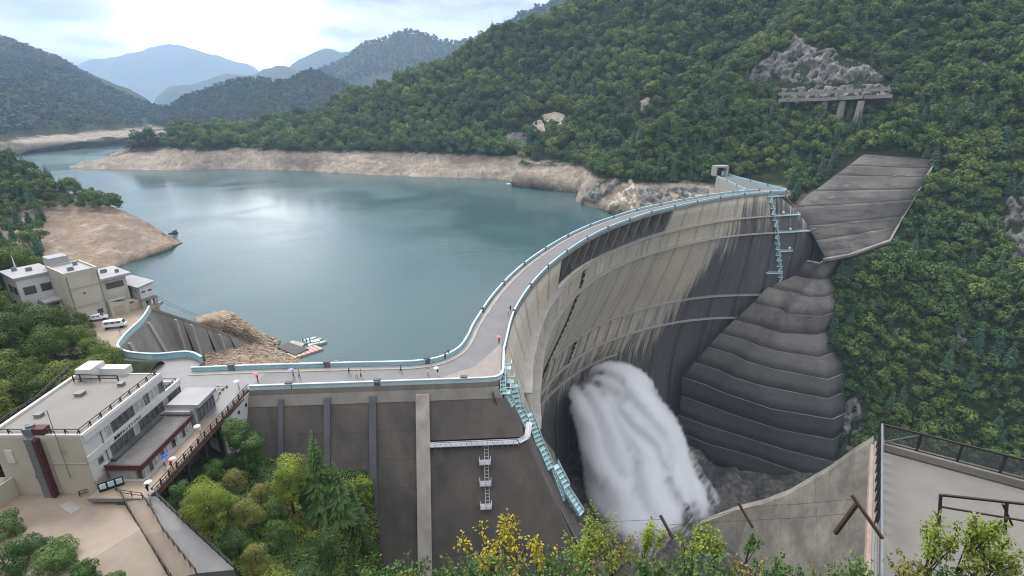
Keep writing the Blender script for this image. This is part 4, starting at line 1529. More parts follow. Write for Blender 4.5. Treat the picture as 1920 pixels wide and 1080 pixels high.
M['pavement_corner'] = pmat('pinkish_paving', (0.27, 0.235, 0.21), (0.22, 0.195, 0.175), 0.5, 0.7)
slab = MB()
poly = [tuple(p) for p in DNp] + [(crest(20.)[0][0], crest(20.)[0][1]), (q_[0] - 0, q_[1] + 22)] if False else None
pin = [(p[0], p[1]) for p in DNp] + [tuple(crest(30.0)[0])] + [(p[0], p[1]) for p in UPp[::-1]]
slab.prism(pin, -1.7, -0.03)
slab.build('deck_slab', M['concrete'], wing)
slab = MB()
slab.prism([(p[0] * 1.0, p[1] + 0.0) for p in pin], -0.028, -0.004)
slab.build('road', M['asphalt'], wing)
path_sweep([(p[0], p[1]) for p in UPp], rect(0.15, 1.5, -0.03, 0.13), 'walkway', M['pale_conc'], wing)
path_sweep([(p[0], p[1]) for p in UPp], rect(-0.15, 0.15, -1.0, 0.22), 'parapet_base', M['concrete'], wing)
path_sweep(DNp, rect(-0.1, 0.30, -1.0, 0.22), 'parapet_base', M['concrete'], wing)
mb = MB()                                # pale triangular pavement in the inside corner
mb.prism([(-24, 92.2), (-3.4, 93.6), (-2.4, 95), (-2.3, 112), (-4.2, 107), (-8, 99.5), (-14, 95.2)], -0.003, 0.10)
mb.build('pavement_corner', M['pavement_corner'], wing)
for path, side in ((UPp, 0.0), (DNp, 0.1)):
    for pc in polyline_cut(path, 2.4):
        o = path_sweep(pc, rect(side - 0.09, side + 0.09, 0.22, 1.06), 'parapet_panel', M['blue'] if side == 0 else M['rail_cap'], wing)
        path_sweep(pc, rect(side - 0.22, side + 0.22, 1.06, 1.26), 'rail_cap', M['rail_cap'], o)
for x, y in ((-58.5, 97.9), (-39, 99.2), (-18.2, 100.9), (-43.6, 90.6), (-26.6, 91.7), (-9.6, 93.0)):
    mb = MB()
    mb.box((x, y, 0.6), (1.25, 0.7, 1.45))
    mb.box((x, y, 1.42), (1.4, 0.86, 0.16))
    mb.build('lamp_pillar', M['grey_pil'], wing, bevel=0.03)
# white gallery walk across the wing face, its ladder cages and the turquoise stairs beside it
gal = empty('gallery_walk', tuple(wf(34, -10.5)), 'white railed gallery walk crossing the brown gravity wall', 'walkway')
gp = [wf(t, -10.5) for t in np.linspace(34.4, 52.0, 12)] + [wf(53.0, -10.5) + Vector((0.8, 1.5, 0)), wf(53.2, -10.5) + Vector((1.2, 6, 0.4))]
mb = MB()
for a, c in zip(gp[:-1], gp[1:]):
    mb.bar(a + WN * 0.7, c + WN * 0.7, 1.2, 0.16)
mb.build('walk_floor', M['white_metal'], gal)
for z in (0.55, 1.1):
    mb = MB()
    for a, c in zip(gp[:-1], gp[1:]):
        mb.bar(a + WN * 1.25 + Vector((0, 0, z)), c + WN * 1.25 + Vector((0, 0, z)), 0.10)
    mb.build('handrail', M['white_metal'], gal)
for t in np.linspace(34.6, 52.0, 18):
    mb = MB()
    mb.bar(wf(t, -10.5, 1.25), wf(t, -10.5, 1.25) + Vector((0, 0, 1.1)), 0.10)
    mb.bar(wf(t, -10.7, 1.1), wf(t, -11.5, 0.05), 0.12)
    mb.build('post', M['white_metal'], gal)
for z in (-13.9, -17.6, -21.6):
    cg = empty('ladder_platform', tuple(wf(45.3, z)), {-13.9: 'white ladder platform on the brown wall, just below the gallery walk', -17.6: 'white ladder platform on the brown wall, middle one of three', -21.6: 'white ladder platform on the brown wall, lowest of three'}[z], 'platform')
    mb = MB()
    mb.hexa([wf(44.2, z, 0.0), wf(46.4, z, 0.0), wf(46.4, z, 1.4), wf(44.2, z, 1.4)][::-1], [wf(44.2, z + .15, 0.0), wf(46.4, z + .15, 0.0), wf(46.4, z + .15, 1.4), wf(44.2, z + .15, 1.4)][::-1])
    mb.build('floor', M['white_metal'], cg)
    mb = MB()
    for h in (0.5, 1.0):
        for a, c in (((44.2, 0.1), (44.2, 1.4)), ((44.2, 1.4), (46.4, 1.4)), ((46.4, 1.4), (46.4, 0.1))):
            mb.bar(wf(a[0], z, a[1]) + Vector((0, 0, h)), wf(c[0], z, c[1]) + Vector((0, 0, h)), 0.09)
    for t_, e in ((44.2, 1.4), (46.4, 1.4), (45.3, 1.4)):
        mb.bar(wf(t_, z, e), wf(t_, z, e) + Vector((0, 0, 1.05)), 0.1)
    mb.build('railing', M['white_metal'], cg)
    mb = MB()
    for t_ in (45.2, 46.0):
        mb.bar(wf(t_, z, 0.35), wf(t_, z + 3.4, 0.35), 0.10)
    for q in np.arange(0.3, 3.3, 0.6):
        mb.bar(wf(45.2, z + q, 0.35), wf(46.0, z + q, 0.35), 0.07)
    mb.build('ladder', M['white_metal'], cg)

# turquoise stairs running down between wing and arch
st = empty('stairway', (0, 96, 0), 'long turquoise steel stairway stepping down between the wing wall and the arch', 'stairs')
fl = [((942, 694), 1.0, (944, 742), -2.5, 1.5), ((950, 742), -3, (962, 762), -5, 2.0), ((963, 720), -4, (972, 765), -8, 2.6), ((972, 766), -8.2, (988, 800), -11.5, 2.6),
      ((990, 775), -11, (1012, 836), -17, 2.8), ((1014, 838), -17.3, (1032, 880), -21.5, 2.8), ((1040, 872), -22, (1062, 915), -26, 2.8), ((1056, 912), -26, (1090, 965), -31, 2.6), ((1034, 880), -22, (1056, 940), -28, 0.7)]
for (p0, z0, p1, z1, w) in fl:
    a, c = on(p0[0], p0[1], z0), on(p1[0], p1[1], z1)
    mb = MB()
    w *= 0.72
    n = max(4, int((c - a).length / 0.9))
    d = (c - a)
    side = Vector((d.y, -d.x, 0))
    side = side.normalized() if side.length > 0.05 else Vector((1, 0, 0))
    for k in range(n):
        q = a.lerp(c, (k + .5) / n)
        mb.box(q, (w, max(.5, d.length / n * 1.05), 0.14), math.atan2(side.y, side.x))
    o = mb.build('flight', M['blue2'], st)
    mb = MB()
    for e in (-w / 2, w / 2):
        mb.bar(a + side * e + Vector((0, 0, 1)), c + side * e + Vector((0, 0, 1)), 0.1)
        mb.bar(a + side * e + Vector((0, 0, .35)), c + side * e + Vector((0, 0, .35)), 0.08, 0.6)
        for k in range(n + 1):
            q = a.lerp(c, k / n) + side * e
            mb.bar(q, q + Vector((0, 0, 1)), 0.08)
    mb.build('handrail', M['blue2'], o)
mb = MB()
for p0, z0 in (((952, 690), -1.0), ((957, 715), -3.0), ((950, 735), -2.0)):
    q = on(p0[0], p0[1], z0)
    mb.box(q, (1.6, 1.6, 0.15))
    for sx_, sy_ in ((-.8, -.8), (.8, -.8), (.8, .8), (-.8, .8)):
        mb.bar(q + Vector((sx_, sy_, 0)), q + Vector((sx_, sy_, 1.6)), 0.12)
    mb.bar(q + Vector((-.8, -.8, 1.5)), q + Vector((.8, -.8, 1.5)), 0.12)
    mb.bar(q + Vector((.8, -.8, 1.5)), q + Vector((.8, .8, 1.5)), 0.12)
mb.build('landing', M['blue2'], st)

# ------------------------------------------------------------------ right wing with its tunnel portal
rw = empty('wing_dam', (150, 350, 0), 'short pale concrete wing wall carrying the road to a tunnel mouth in the trees', 'dam wall')
mb = MB()
mb.prism([(141.5, 325), (164.8, 317.5), (166, 321), (156, 385), (144.6, 378)], [-40, -40, -40, -20, -20], -0.05)
mb.build('wall', M['pale_conc'], rw)
mb = MB()
mb.prism([(142.4, 325.6), (164, 318.6), (165.2, 321.5), (155.4, 384.4), (145.3, 377.6)], -0.04, 0.006)
mb.build('road', M['asphalt'], rw)
for path in ([(134.5, 313.2), (141.8, 322), (142.0, 330), (144.9, 377)], [(161, 316.5), (165.2, 318.2), (165.5, 322), (155.8, 384.6)]):
    for pc in polyline_cut(path, 12):
        o = path_sweep(pc, rect(-0.12, 0.12, -0.9, 1.06), 'parapet_panel', M['blue'], rw)
        path_sweep(pc, rect(-0.22, 0.22, 1.06, 1.28), 'rail_cap', M['rail_cap'], o)
for x, y in ((142.6, 337), (143.6, 355), (163, 338), (160, 357)):
    mb = MB()
    mb.box((x, y, 0.6), (0.8, 0.8, 1.7))
    mb.build('lamp_pillar', M['grey_pil'], rw)
mb = MB()
c = Vector((149.6, 384.5, 0))
for dx in (-4.0, 4.0):
    mb.box(c + Vector((dx, 1.5, 3.0)), (1.3, 6, 6.2), 0.15)
mb.box(c + Vector((0, 1.5, 6.6)), (9.4, 6.2, 1.2), 0.15)
mb.build('portal_frame', M['pale_conc'], rw)
mb = MB()
mb.box(c + Vector((0, 3.5, 2.9)), (6.8, 0.5, 5.8), 0.15)
mb.build('portal_mouth', M['void'], rw)
mb = MB()
mb.box(c + Vector((2.2, 0.6, 1.7)), (2.4, 0.3, 3.2), 0.15)
mb.build('portal_gate', M['blue'], rw)

# ------------------------------------------------------------------ stepped concrete apron on the far abutment
ap = empty('abutment_apron', tuple(on(1460, 700, -100)), 'dark stepped concrete apron below the far end of the dam', 'concrete apron')
TIERS = [
    (-38, [(1536, 494), (1545, 488), (1556, 484), (1572, 478)]),
    (-50, [(1514, 522), (1524, 524), (1543, 525), (1552, 522)]),
    (-58, [(1490, 549), (1502, 554), (1520, 558), (1545, 558)]),
    (-67, [(1462, 580), (1476, 588), (1500, 591), (1538, 594)]),
    (-79, [(1426, 612), (1442, 619), (1470, 625), (1533, 628)]),
    (-88, [(1398, 638), (1420, 648), (1460, 659), (1536, 671)]),
    (-97, [(1374, 664), (1400, 678), (1450, 692), (1552, 712)]),
    (-107, [(1348, 694), (1376, 708), (1430, 724), (1552, 748)]),
    (-117, [(1324, 722), (1360, 738), (1447, 767), (1560, 786)]),
    (-130, [(1322, 758), (1370, 776), (1460, 805), (1561, 824)]),
    (-143, [(1316, 795), (1390, 818), (1470, 843), (1562, 866)]),
    (-155, [(1326, 832), (1400, 852), (1480, 880), (1570, 908)]),
    (-170, [(1330, 868), (1400, 890), (1480, 918), (1575, 945)]),
]
m, nt, b = new_mat('apron_concrete')
g = NT(nt)
geo = g.n('ShaderNodeNewGeometry')
pos = geo.outputs['Position']
spx = g.n('ShaderNodeSeparateXYZ')
g.l(pos, spx.inputs[0])
n1 = g.noise(g.vmul(pos, (1, 1, .4)), 0.14, 9.0, .7)
n2 = g.noise(g.vmul(pos, (.5, .5, 5.0)), 0.30, 7.0, .7)
c1 = g.mix(g.ramp(n1, .35, .65), (0.165, 0.148, 0.13), (0.075, 0.068, 0.062))
c1 = g.mix(g.ramp(n2, .54, .68, 0, .6), c1, (0.24, 0.22, 0.195))
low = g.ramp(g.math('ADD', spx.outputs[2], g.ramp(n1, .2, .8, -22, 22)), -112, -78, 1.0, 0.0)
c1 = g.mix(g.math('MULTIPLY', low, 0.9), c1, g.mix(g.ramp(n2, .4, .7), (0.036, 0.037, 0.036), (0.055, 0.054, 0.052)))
g.l(c1, b.inputs['Base Color'])
b.inputs['Roughness'].default_value = 0.85
g.bump(g.math('ADD', n1, n2), .3, .25, b)
M['apron'] = m
M['lift_edge'] = pmat('limed_concrete_edge', (0.27, 0.25, 0.22), (0.13, 0.122, 0.112), 0.12, 0.9)  # pale colour paints skylight on the lift edges; the slab kerbs share it
prev = None
for k, (z, pl) in enumerate(TIERS):
    pts3 = [on(x, y, z) for x, y in pl]
    d0 = (pts3[0] - pts3[1])
    pts3 = [pts3[0] + (Vector((-12, 10, 0)) if k > 1 else Vector((-5, 5, 0)))] + pts3 + [pts3[-1] + Vector((26, 14, 0))]
    C3 = np.array([tuple(p) for p in pts3])
    # straight segments between the corners keep the faceted look
    ts = np.linspace(0, len(C3) - 1, 26)
    L = np.stack([np.interp(ts, range(len(C3)), C3[:, i]) for i in range(3)], 1)
    if prev is not None:
        pz, PL = prev
        T = np.gradient(L, axis=0)
        T[:, 2] = 0
        T /= np.linalg.norm(T, axis=1, keepdims=True) + 1e-9
        inw = np.stack([-T[:, 1], T[:, 0], 0 * T[:, 0]], 1)
        if inw[13] @ np.array([0.6, 0.8, 0]) < 0:
            inw = -inw
        G = np.stack([PL + inw * 3.0 + np.array([0, 0, -0.05]), PL, PL * 0.97 + (L + inw * 0.05) * 0.03, PL * 0.5 + (L + inw * 0.05) * 0.5, L + inw * 0.05, L + inw * 3.0 + np.array([0, 0, -.3])], 0)
        grid_obj('lift_block', G, M['apron'], ap, smooth=False)
        # raised pale strip along the lift's top edge, its sky-lit brightness painted in
        e = MB()
        for a, c in zip(PL[:-1], PL[1:]):
            e.bar(Vector(a) + Vector((0, 0, 0.02)), Vector(c) + Vector((0, 0, 0.02)), 0.5, 0.26)
        e.build('lift_edge', M['lift_edge'], ap)
    prev = (z, L)
# tilted slab above, rising to the hillside
m2, nt, b = new_mat('slab_concrete')
g = NT(nt)
geo = g.n('ShaderNodeNewGeometry')
pos = geo.outputs['Position']
q1 = g.noise(g.vmul(pos, (.06, .06, .5)), 1.0, 9.0, .7, .3)
q2 = g.noise(g.vmul(pos, (.9, .25, .12)), 1.0, 7.0, .7)
q3 = g.noise(pos, 0.05, 6.0, .6)
c1 = g.mix(g.ramp(q3, .35, .65), (0.125, 0.11, 0.096), (0.07, 0.063, 0.056))
c1 = g.mix(g.ramp(q1, .50, .58, 0, .85), c1, (0.050, 0.046, 0.043))
c1 = g.mix(g.ramp(q2, .56, .68, 0, .6), c1, (0.07, 0.065, 0.06))
c1 = g.mix(g.ramp(g.noise(g.vmul(pos, (.10, .10, .9)), 1.0, 8.0, .75), .60, .70, 0, .8), c1, (0.34, 0.31, 0.275))
g.l(c1, b.inputs['Base Color'])
b.inputs['Roughness'].default_value = .9
g.bump(g.math('ADD', q1, q2), .5, .4, b)
ch = empty('hillside_slab', tuple(at(1600, 400, 315)), 'broad tilted weathered concrete slab climbing the hillside above the apron', 'concrete slab')
def sl(px, py, Y, dy=3.0):
    h_ = hit(px, py)[0]
    return at(px, py, min(h_.y - dy, Y))


lc = cr(np.array([at(1553, 492, 301), at(1520, 432, 314), at(1494, 388, 327), sl(1545, 345, 349), sl(1585, 315, 356), sl(1620, 289, 366)]), 31)
rc = cr(np.array([sl(1668, 452, 330, 1.5), sl(1690, 412, 340, 1.5), sl(1712, 375, 345, 1.5), sl(1730, 345, 350, 1.5), sl(1742, 320, 355, 1.5), sl(1757, 299, 360, 1.5)]), 31)
cuts = (0, 4, 7, 12, 16, 21, 25, 30)
for j in range(len(cuts) - 1):
    for i in range(1):
        r0, r1 = cuts[j], cuts[j + 1]
        G = np.zeros((9, 9, 3))
        for a in range(9):
            for c in range(9):
                v = r0 + (r1 - r0) * min(max(a - 1, 0), 6) / 6.0
                u = min(max(c - 1, 0), 6) / 6.0
                uu = u
                vi = min(max(v, r0 + 0.012), r1 - 0.012)
                k0 = int(min(vi, 29.999))
                fr = vi - k0
                l_ = lc[k0] * (1 - fr) + lc[k0 + 1] * fr
                r_ = rc[k0] * (1 - fr) + rc[k0 + 1] * fr
                q = l_ * (1 - uu) + r_ * uu
                q = q + np.array([-.35, -.6, .5]) * (0.9 * mnoise.noise(Vector(q) * .12) + .4 * mnoise.noise(Vector(q) * .5))
                if a in (0, 8) or c in (0, 8):
                    q = q + np.array([0.7, 1.2, -1.2])
                G[a, c] = q
        grid_obj('slab_panel', G, m2, ch, smooth=False)
mb = MB()
kp = [at(1545, 487, 299), Vector(lc[0]).lerp(Vector(rc[0]), .33), Vector(lc[0]).lerp(Vector(rc[0]), .66), Vector(rc[0])]
for a, c in zip(kp[:-1], kp[1:]):
    mb.bar(a, c, 2.2, 1.4)
mb.build('kerb', M['lift_edge'], ch)
mb = MB()
kp = [Vector(rc[k]) for k in (0, 7, 14, 21, 30)]
for a, c in zip(kp[:-1], kp[1:]):
    mb.bar(a, c, 1.1, 0.6)
mb.build('kerb', M['lift_edge'], ch)
# pier standing in the river bed
mb = MB()
a, c = at(1334, 872, 262), at(1318, 930, 255)
mb.bar(a, c, 6, 9)
tag(mb.build('river_pier', M['dark_conc'], None, bevel=0.2), 'grey concrete pier slanting down to the rocky river bed', 'pier')

# rockfall gallery on the hillside
gl = empty('rockfall_gallery', tuple(hit(1560, 200)[0]), 'weathered concrete gallery on piers below the grey cliff', 'gallery')
gpts = [hit(x, 192)[0] for x in (1468, 1510, 1545, 1580, 1620, 1668)]
gY = [p.y - 7 for p in gpts]
mb = MB()
top = [at(x, y, Y) for x, y, Y in zip((1462, 1510, 1545, 1580, 1620, 1672), (188, 187, 186, 184, 182, 180), gY)]
for a, c in zip(top[:-1], top[1:]):
    mb.bar(a, c, 5.0, 2.4)
mb.build('beam', M['concrete'], gl)
mb = MB()
for a, c in zip(top[:-1], top[1:]):
    mb.bar(a + Vector((0, 3, 4.6)), c + Vector((0, 3, 4.6)), 3, 2.2)
mb.build('upper_wall', M['concrete'], gl)
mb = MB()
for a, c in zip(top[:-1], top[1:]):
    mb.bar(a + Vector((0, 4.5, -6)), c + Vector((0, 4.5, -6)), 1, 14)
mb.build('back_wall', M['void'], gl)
for x in (1548, 1581, 1616):
    i = min(range(6), key=lambda k: abs((1462, 1510, 1545, 1580, 1620, 1672)[k] - x))
    q = at(x, 186, gY[i] - 1.0)
    mb = MB()
    mb.hexa([q + Vector(v) for v in ((-2.2, -2.5, -16), (1.0, -2.5, -16), (1.0, 2, -16), (-2.2, 2, -16))], [q + Vector(v) for v in ((-1.2, -1.2, -1), (1.6, -1.2, -1), (1.6, 2, -1), (-1.2, 2, -1))])
    mb.build('pier', M['concrete'], gl)
h0 = hit(1273, 205)[0]
mb = MB()
q = at(1273, 220, h0.y - 3)
mb.hexa([q + Vector(v) for v in ((-4, -2, -2), (4, -2, -2), (4, 3, -2), (-4, 3, -2))], [q + Vector(v) for v in ((-2.4, -2, 15), (4.5, -2, 16.5), (4.5, 3, 16.5), (-2.4, 3, 15))])
tag(mb.build('retaining_pier', M['concrete'], None, bevel=0.2), 'pale concrete pier standing on the wooded ridge', 'pier')

# ------------------------------------------------------------------ water let out of the dam
jet_paths = [
    [((1066, 736), 264, 4.0), ((1084, 738), 260, 9.0), ((1114, 770), 253, 15.5), ((1146, 825), 247, 20), ((1172, 890), 241, 24), ((1198, 985), 235, 30)],
    [((1098, 706), 271, 4.0), ((1134, 700), 268, 9.5), ((1170, 724), 262, 15), ((1198, 778), 256, 19), ((1224, 850), 250, 21), ((1246, 965), 243, 29)],
    [((1090, 725), 267, 4.0), ((1118, 726), 262, 10), ((1146, 755), 256, 16), ((1176, 812), 250, 19), ((1200, 880), 244, 20), ((1220, 970), 238, 26)],
    [((1186, 720), 265, 4.0), ((1230, 762), 260, 6.5), ((1262, 820), 254, 8.5), ((1284, 885), 249, 11), ((1300, 950), 245, 18)],
]
mb = MB()
for jp in jet_paths:
    C3 = np.array([list(at(p[0], p[1], Y)) + [r] for p, Y, r in jp])
    C3 = cr(C3, 22)
    n = 16
    rings = []
    for i, (x, y, z, r) in enumerate(C3):
        d = Vector(C3[min(i + 1, 21)][:3]) - Vector(C3[max(i - 1, 0)][:3])
        d.normalize()
        s_ = d.cross(Vector((0, 0, 1))).normalized()
        u_ = s_.cross(d)
        ring = []
        for k in range(n):
            a = k * math.tau / n
            e = r * (1 + 0.16 * mnoise.noise(Vector((x * .06 + math.cos(a) * 1.6, y * .06 + math.sin(a) * 1.6, z * .05))))
            ring.append(Vector((x, y, z)) + (s_ * math.cos(a) + u_ * math.sin(a) * 0.8) * e * 1.18)
        rings.append(ring)
    vs = [q for r_ in rings for q in r_]
    fs = [(i * n + k, i * n + (k + 1) % n, (i + 1) * n + (k + 1) % n, (i + 1) * n + k) for i in range(21) for k in range(n)]
    fs += [tuple(range(n - 1, -1, -1)), tuple(range(21 * n, 22 * n))]
    mb.add(vs, fs)
jm = bpy.data.materials.new('water_spray')
jm.use_nodes = True
jn = NT(jm.node_tree)
jm.node_tree.nodes.clear()
pv = jn.n('ShaderNodeVolumePrincipled')
pv.inputs['Color'].default_value = (0.99, 0.993, 1.0, 1)
pv.inputs['Anisotropy'].default_value = 0.0
atn = jn.n('ShaderNodeAttribute')
atn.attribute_name = 'density'
geo = jn.n('ShaderNodeNewGeometry')
rotv = jn.n('ShaderNodeMapping')
rotv.inputs['Rotation'].default_value = (R(0), R(-28), R(0))
jn.l(geo.outputs['Position'], rotv.inputs[0])
ns_ = jn.noise(jn.vmul(rotv.outputs[0], (0.42, 0.42, 0.055)), 1.0, 6.0, 0.65)
den = jn.math('SUBTRACT', jn.math('MULTIPLY', atn.outputs['Fac'], 2.0), jn.ramp(ns_, 0.30, 0.70, 0.72, 0.0), clamp=True)
jn.l(jn.math('MULTIPLY', den, 0.7), pv.inputs['Density'])
pv.inputs['Density Attribute'].default_value = ''
ou = jn.n('ShaderNodeOutputMaterial')
jn.l(pv.outputs[0], ou.inputs['Volume'])
jet = mb.build('water_jet', jm)
tag(jet, 'white plume of water bursting from the outlets low on the arch dam', 'water', kind='stuff')
gg = bpy.data.node_groups.new('spray', 'GeometryNodeTree')
gg.interface.new_socket('Geometry', in_out='INPUT', socket_type='NodeSocketGeometry')
gg.interface.new_socket('Geometry', in_out='OUTPUT', socket_type='NodeSocketGeometry')
i_, o_ = gg.nodes.new('NodeGroupInput'), gg.nodes.new('NodeGroupOutput')
m2v = gg.nodes.new('GeometryNodeMeshToVolume')
m2v.resolution_mode = 'VOXEL_SIZE'
m2v.inputs['Density'].default_value = 1.0
m2v.inputs['Voxel Size'].default_value = 1.1
m2v.inputs['Interior Band Width'].default_value = 8.0
sm = gg.nodes.new('GeometryNodeSetMaterial')
sm.inputs['Material'].default_value = jm
gg.links.new(i_.outputs[0], m2v.inputs[0])
gg.links.new(m2v.outputs[0], sm.inputs[0])
gg.links.new(sm.outputs[0], o_.inputs[0])
jet.modifiers.new('spray', 'NODES').node_group = gg

# ================================================================== plaza, promenade and rest house on the near bank
mb = MB()
mb.prism([(-90.5, 104), (-80, 102), (-78, 86), (-74, 82), (-61, 82), (-60.5, 45), (-51.9, 45), (-51.6, 91), (-51.2, 98.2), (-66.8, 97.0), (-66.8, 101.2), (-72, 103.4), (-81, 102.8), (-86, 104.2)][::-1] if False else
         [(-60.5, 60.5), (-51.9, 60.5), (-51.6, 90.4), (-51.1, 98.1), (-66.8, 97.0), (-66.8, 101.2), (-69.6, 103.2), (-72, 103.7), (-76.5, 102.7), (-81.0, 103.0), (-85, 104.0), (-88.2, 106.5), (-89.9, 109.5), (-95, 100), (-80, 84), (-61, 84)], -0.6, 0.0)
pl = mb.build('plaza', M['pavement'])
tag(pl, kind='structure')
mb = MB()
mb.prism([(-60.4, 60.6), (-52.0, 60.6), (-51.75, 80.5), (-60.4, 80.5)], 0.0, 0.035)
tag(mb.build('promenade_paving', M['beige_pave']), kind='structure')
RR = [on(292, 930, -.02), on(322, 958, -.7), on(356, 990, -1.6), (on(440, 1068, -4.0))]
RM = [on(268, 934, -.02), on(288, 962, -.7), on(306, 996, -1.6), (on(368, 1075, -4.0))]
RLf = [on(228, 928, -.02), on(246, 962, -.9), on(268, 1002, -2.0), (on(322, 1085, -4.6))]
for nm, A_, B_, mt in (('ramp_path', RM, RR, 'pavement'), ('stepped_path', RLf, RM, 'beige_pave')):
    mb = MB()
    for k in range(3):
        t_ = [A_[k], B_[k], B_[k + 1], A_[k + 1]]
        mb.hexa([p + Vector((0, 0, -7)) for p in t_][::-1], [p + Vector((0, 0, .0 if nm == 'ramp_path' else -.06)) for p in t_][::-1])
    tag(mb.build(nm, M[mt]), kind='structure')
mb = MB()
cyp = [(p.x - .15, p.y) for p in (RLf[2], RLf[1], RLf[0])]
mb.prism([(-82, 37), (-62, 37)] + cyp + [(-60.6, 62.6), (-82, 62.6)], -8.0, -1.1)
mb.prism([(-62, 37), (-50, 37), (RLf[3].x - .3, RLf[3].y), cyp[0]], -8.0, [-1.1, -4.0, -4.5, -1.1])
tag(mb.build('courtyard', M['beige_pave']), kind='structure')
mb = MB()
mb.prism([(-100.5, 104), (-90, 108.5), (-92.2, 116), (-93.4, 121.5), (-97, 130.8), (-98, 138), (-118, 138), (-118, 116), (-106, 108)], -0.8, 0.02)
tag(mb.build('car_park', M['beige_pave']), kind='structure')
# grate slab in the courtyard
mb = MB()
p = [on(x, y, -1.0) for x, y in ((110, 948), (132, 938), (153, 952), (133, 964))]
mb.prism([(q.x, q.y) for q in p][::-1], -1.1, -1.03)
tag(mb.build('inspection_cover', M['pale_conc']), 'pale square inspection cover set in the beige courtyard', 'cover')

rh = empty('rest_house', (-66, 72, -1.1), 'white flat-roofed rest house with two rows of windows and a maroon shop front', 'building')


def part(name, mat, parent, fn, bevel=0.0):
    b_ = MB()
    fn(b_)
    return b_.build(name, mat, parent, bevel=bevel)


part('wall', M['white_paint'], rh, lambda b_: b_.prism([(-73.5, 62.7), (-60.5, 62.7), (-60.5, 80.3), (-74.5, 80.3)], 1.3, 9.0))
part('side_wall', M['cream'], rh, lambda b_: b_.prism([(-73.52, 62.66), (-60.9, 62.66), (-60.9, 62.9), (-73.52, 62.9)], -1.2, 8.7))
part('plinth', M['beige_wall'], rh, lambda b_: b_.prism([(-73.4, 62.72), (-60.56, 62.72), (-60.56, 84.0), (-74.4, 84.0)], -1.2, 1.3))
part('lower_block', M['white_paint'], rh, lambda b_: b_.prism([(-70, 80.3), (-60.5, 80.3), (-60.5, 84.4), (-70, 84.4)], 1.3, 4.6))
rf = part('roof', M['roof_grey'], rh, lambda b_: b_.prism([(-73.3, 62.95), (-60.75, 62.95), (-60.75, 80.1), (-74.3, 80.1)], 9.0, 9.06))
part('roof_edge', M['white_paint'], rf, lambda b_: (b_.box((-60.6, 71.5, 9.1), (0.35, 17.8, 0.3)), b_.box((-67, 62.8, 9.1), (13.2, 0.35, 0.26)), b_.box((-67.4, 80.2, 9.1), (14, 0.3, 0.26)), b_.box((-73.9, 71.5, 9.2), (0.5, 17.6, 0.5), 0.05)))
part('terrace_roof', M['roof_dark'], rh, lambda b_: b_.box((-65.2, 82.35, 4.63), (9.2, 3.9, 0.06)))
part('terrace_parapet', M['white_paint'], rh, lambda b_: (b_.box((-60.6, 82.4, 4.95), (0.3, 4.2, 0.75)), b_.box((-65.2, 84.3, 4.95), (9.4, 0.3, 0.75))))
part('sun_band', M['white_paint'], rh, lambda b_: (b_.box((-60.42, 73.4, 5.2), (0.30, 22.0, 1.1)), b_.box((-60.42, 74.2, 2.35), (0.30, 20.0, 0.5)), b_.box((-60.42, 71.5, 8.45), (0.22, 17.5, 1.1))))


def window(Y0, Y1, z0, z1, X, parent, curtain=False, dirx=1):
    b_ = MB()
    b_.box((X + 0.05 * dirx, (Y0 + Y1) / 2, z0 + 0.05), (0.16, Y1 - Y0, 0.10))
    b_.box((X + 0.05 * dirx, (Y0 + Y1) / 2, z1 - 0.05), (0.16, Y1 - Y0, 0.10))
    for y in (Y0 + 0.06, Y1 - 0.06):
        b_.box((X + 0.05 * dirx, y, (z0 + z1) / 2), (0.16, 0.12, z1 - z0 - 0.2))
    w = b_.build('window', M['grey_metal'] if not curtain else M['white_metal'], parent)
    b_ = MB()
    b_.box((X + 0.02 * dirx, (Y0 + Y1) / 2, (z0 + z1) / 2), (0.06, Y1 - Y0 - 0.24, z1 - z0 - 0.2))
    b_.build('pane', M['curtain'] if curtain else M['glass'], w)
    return w


rw_ = random.Random(3)
ys = np.linspace(66.4, 80.1, 12)
for a, c in zip(ys[:-1], ys[1:]):
    window(a + 0.07, c - 0.07, 6.0, 7.8, -60.5, rh, rw_.random() < 0.35)
ys = np.linspace(66.4, 84.2, 15)
for a, c in zip(ys[:-1], ys[1:]):
    window(a + 0.07, c - 0.07, 2.75, 4.5, -60.5, rh, rw_.random() < 0.3)
window(63.9, 64.8, 3.2, 4.2, -60.5, rh)
# lettering between the rows of windows
cu = bpy.data.curves.new('sign_lettering', 'FONT')
cu.body = '黒部ダムレストハウス'
cu.size = 0.62
cu.extrude = 0.03
cu.space_character = 1.0
cu.materials.append(M['black'])
so = bpy.data.objects.new('sign_text', cu)
COL.objects.link(so)
bpy.context.view_layer.update()
sme = bpy.data.meshes.new_from_object(so.evaluated_get(bpy.context.evaluated_depsgraph_get()))
bpy.data.objects.remove(so)
sme.transform(Matrix.Translation((-60.22, 67.3, 4.95)) @ Matrix.Rotation(math.pi / 2, 4, 'Z') @ Matrix.Rotation(math.pi / 2, 4, 'X'))
link_obj(bpy.data.objects.new('sign_lettering', sme), rh)
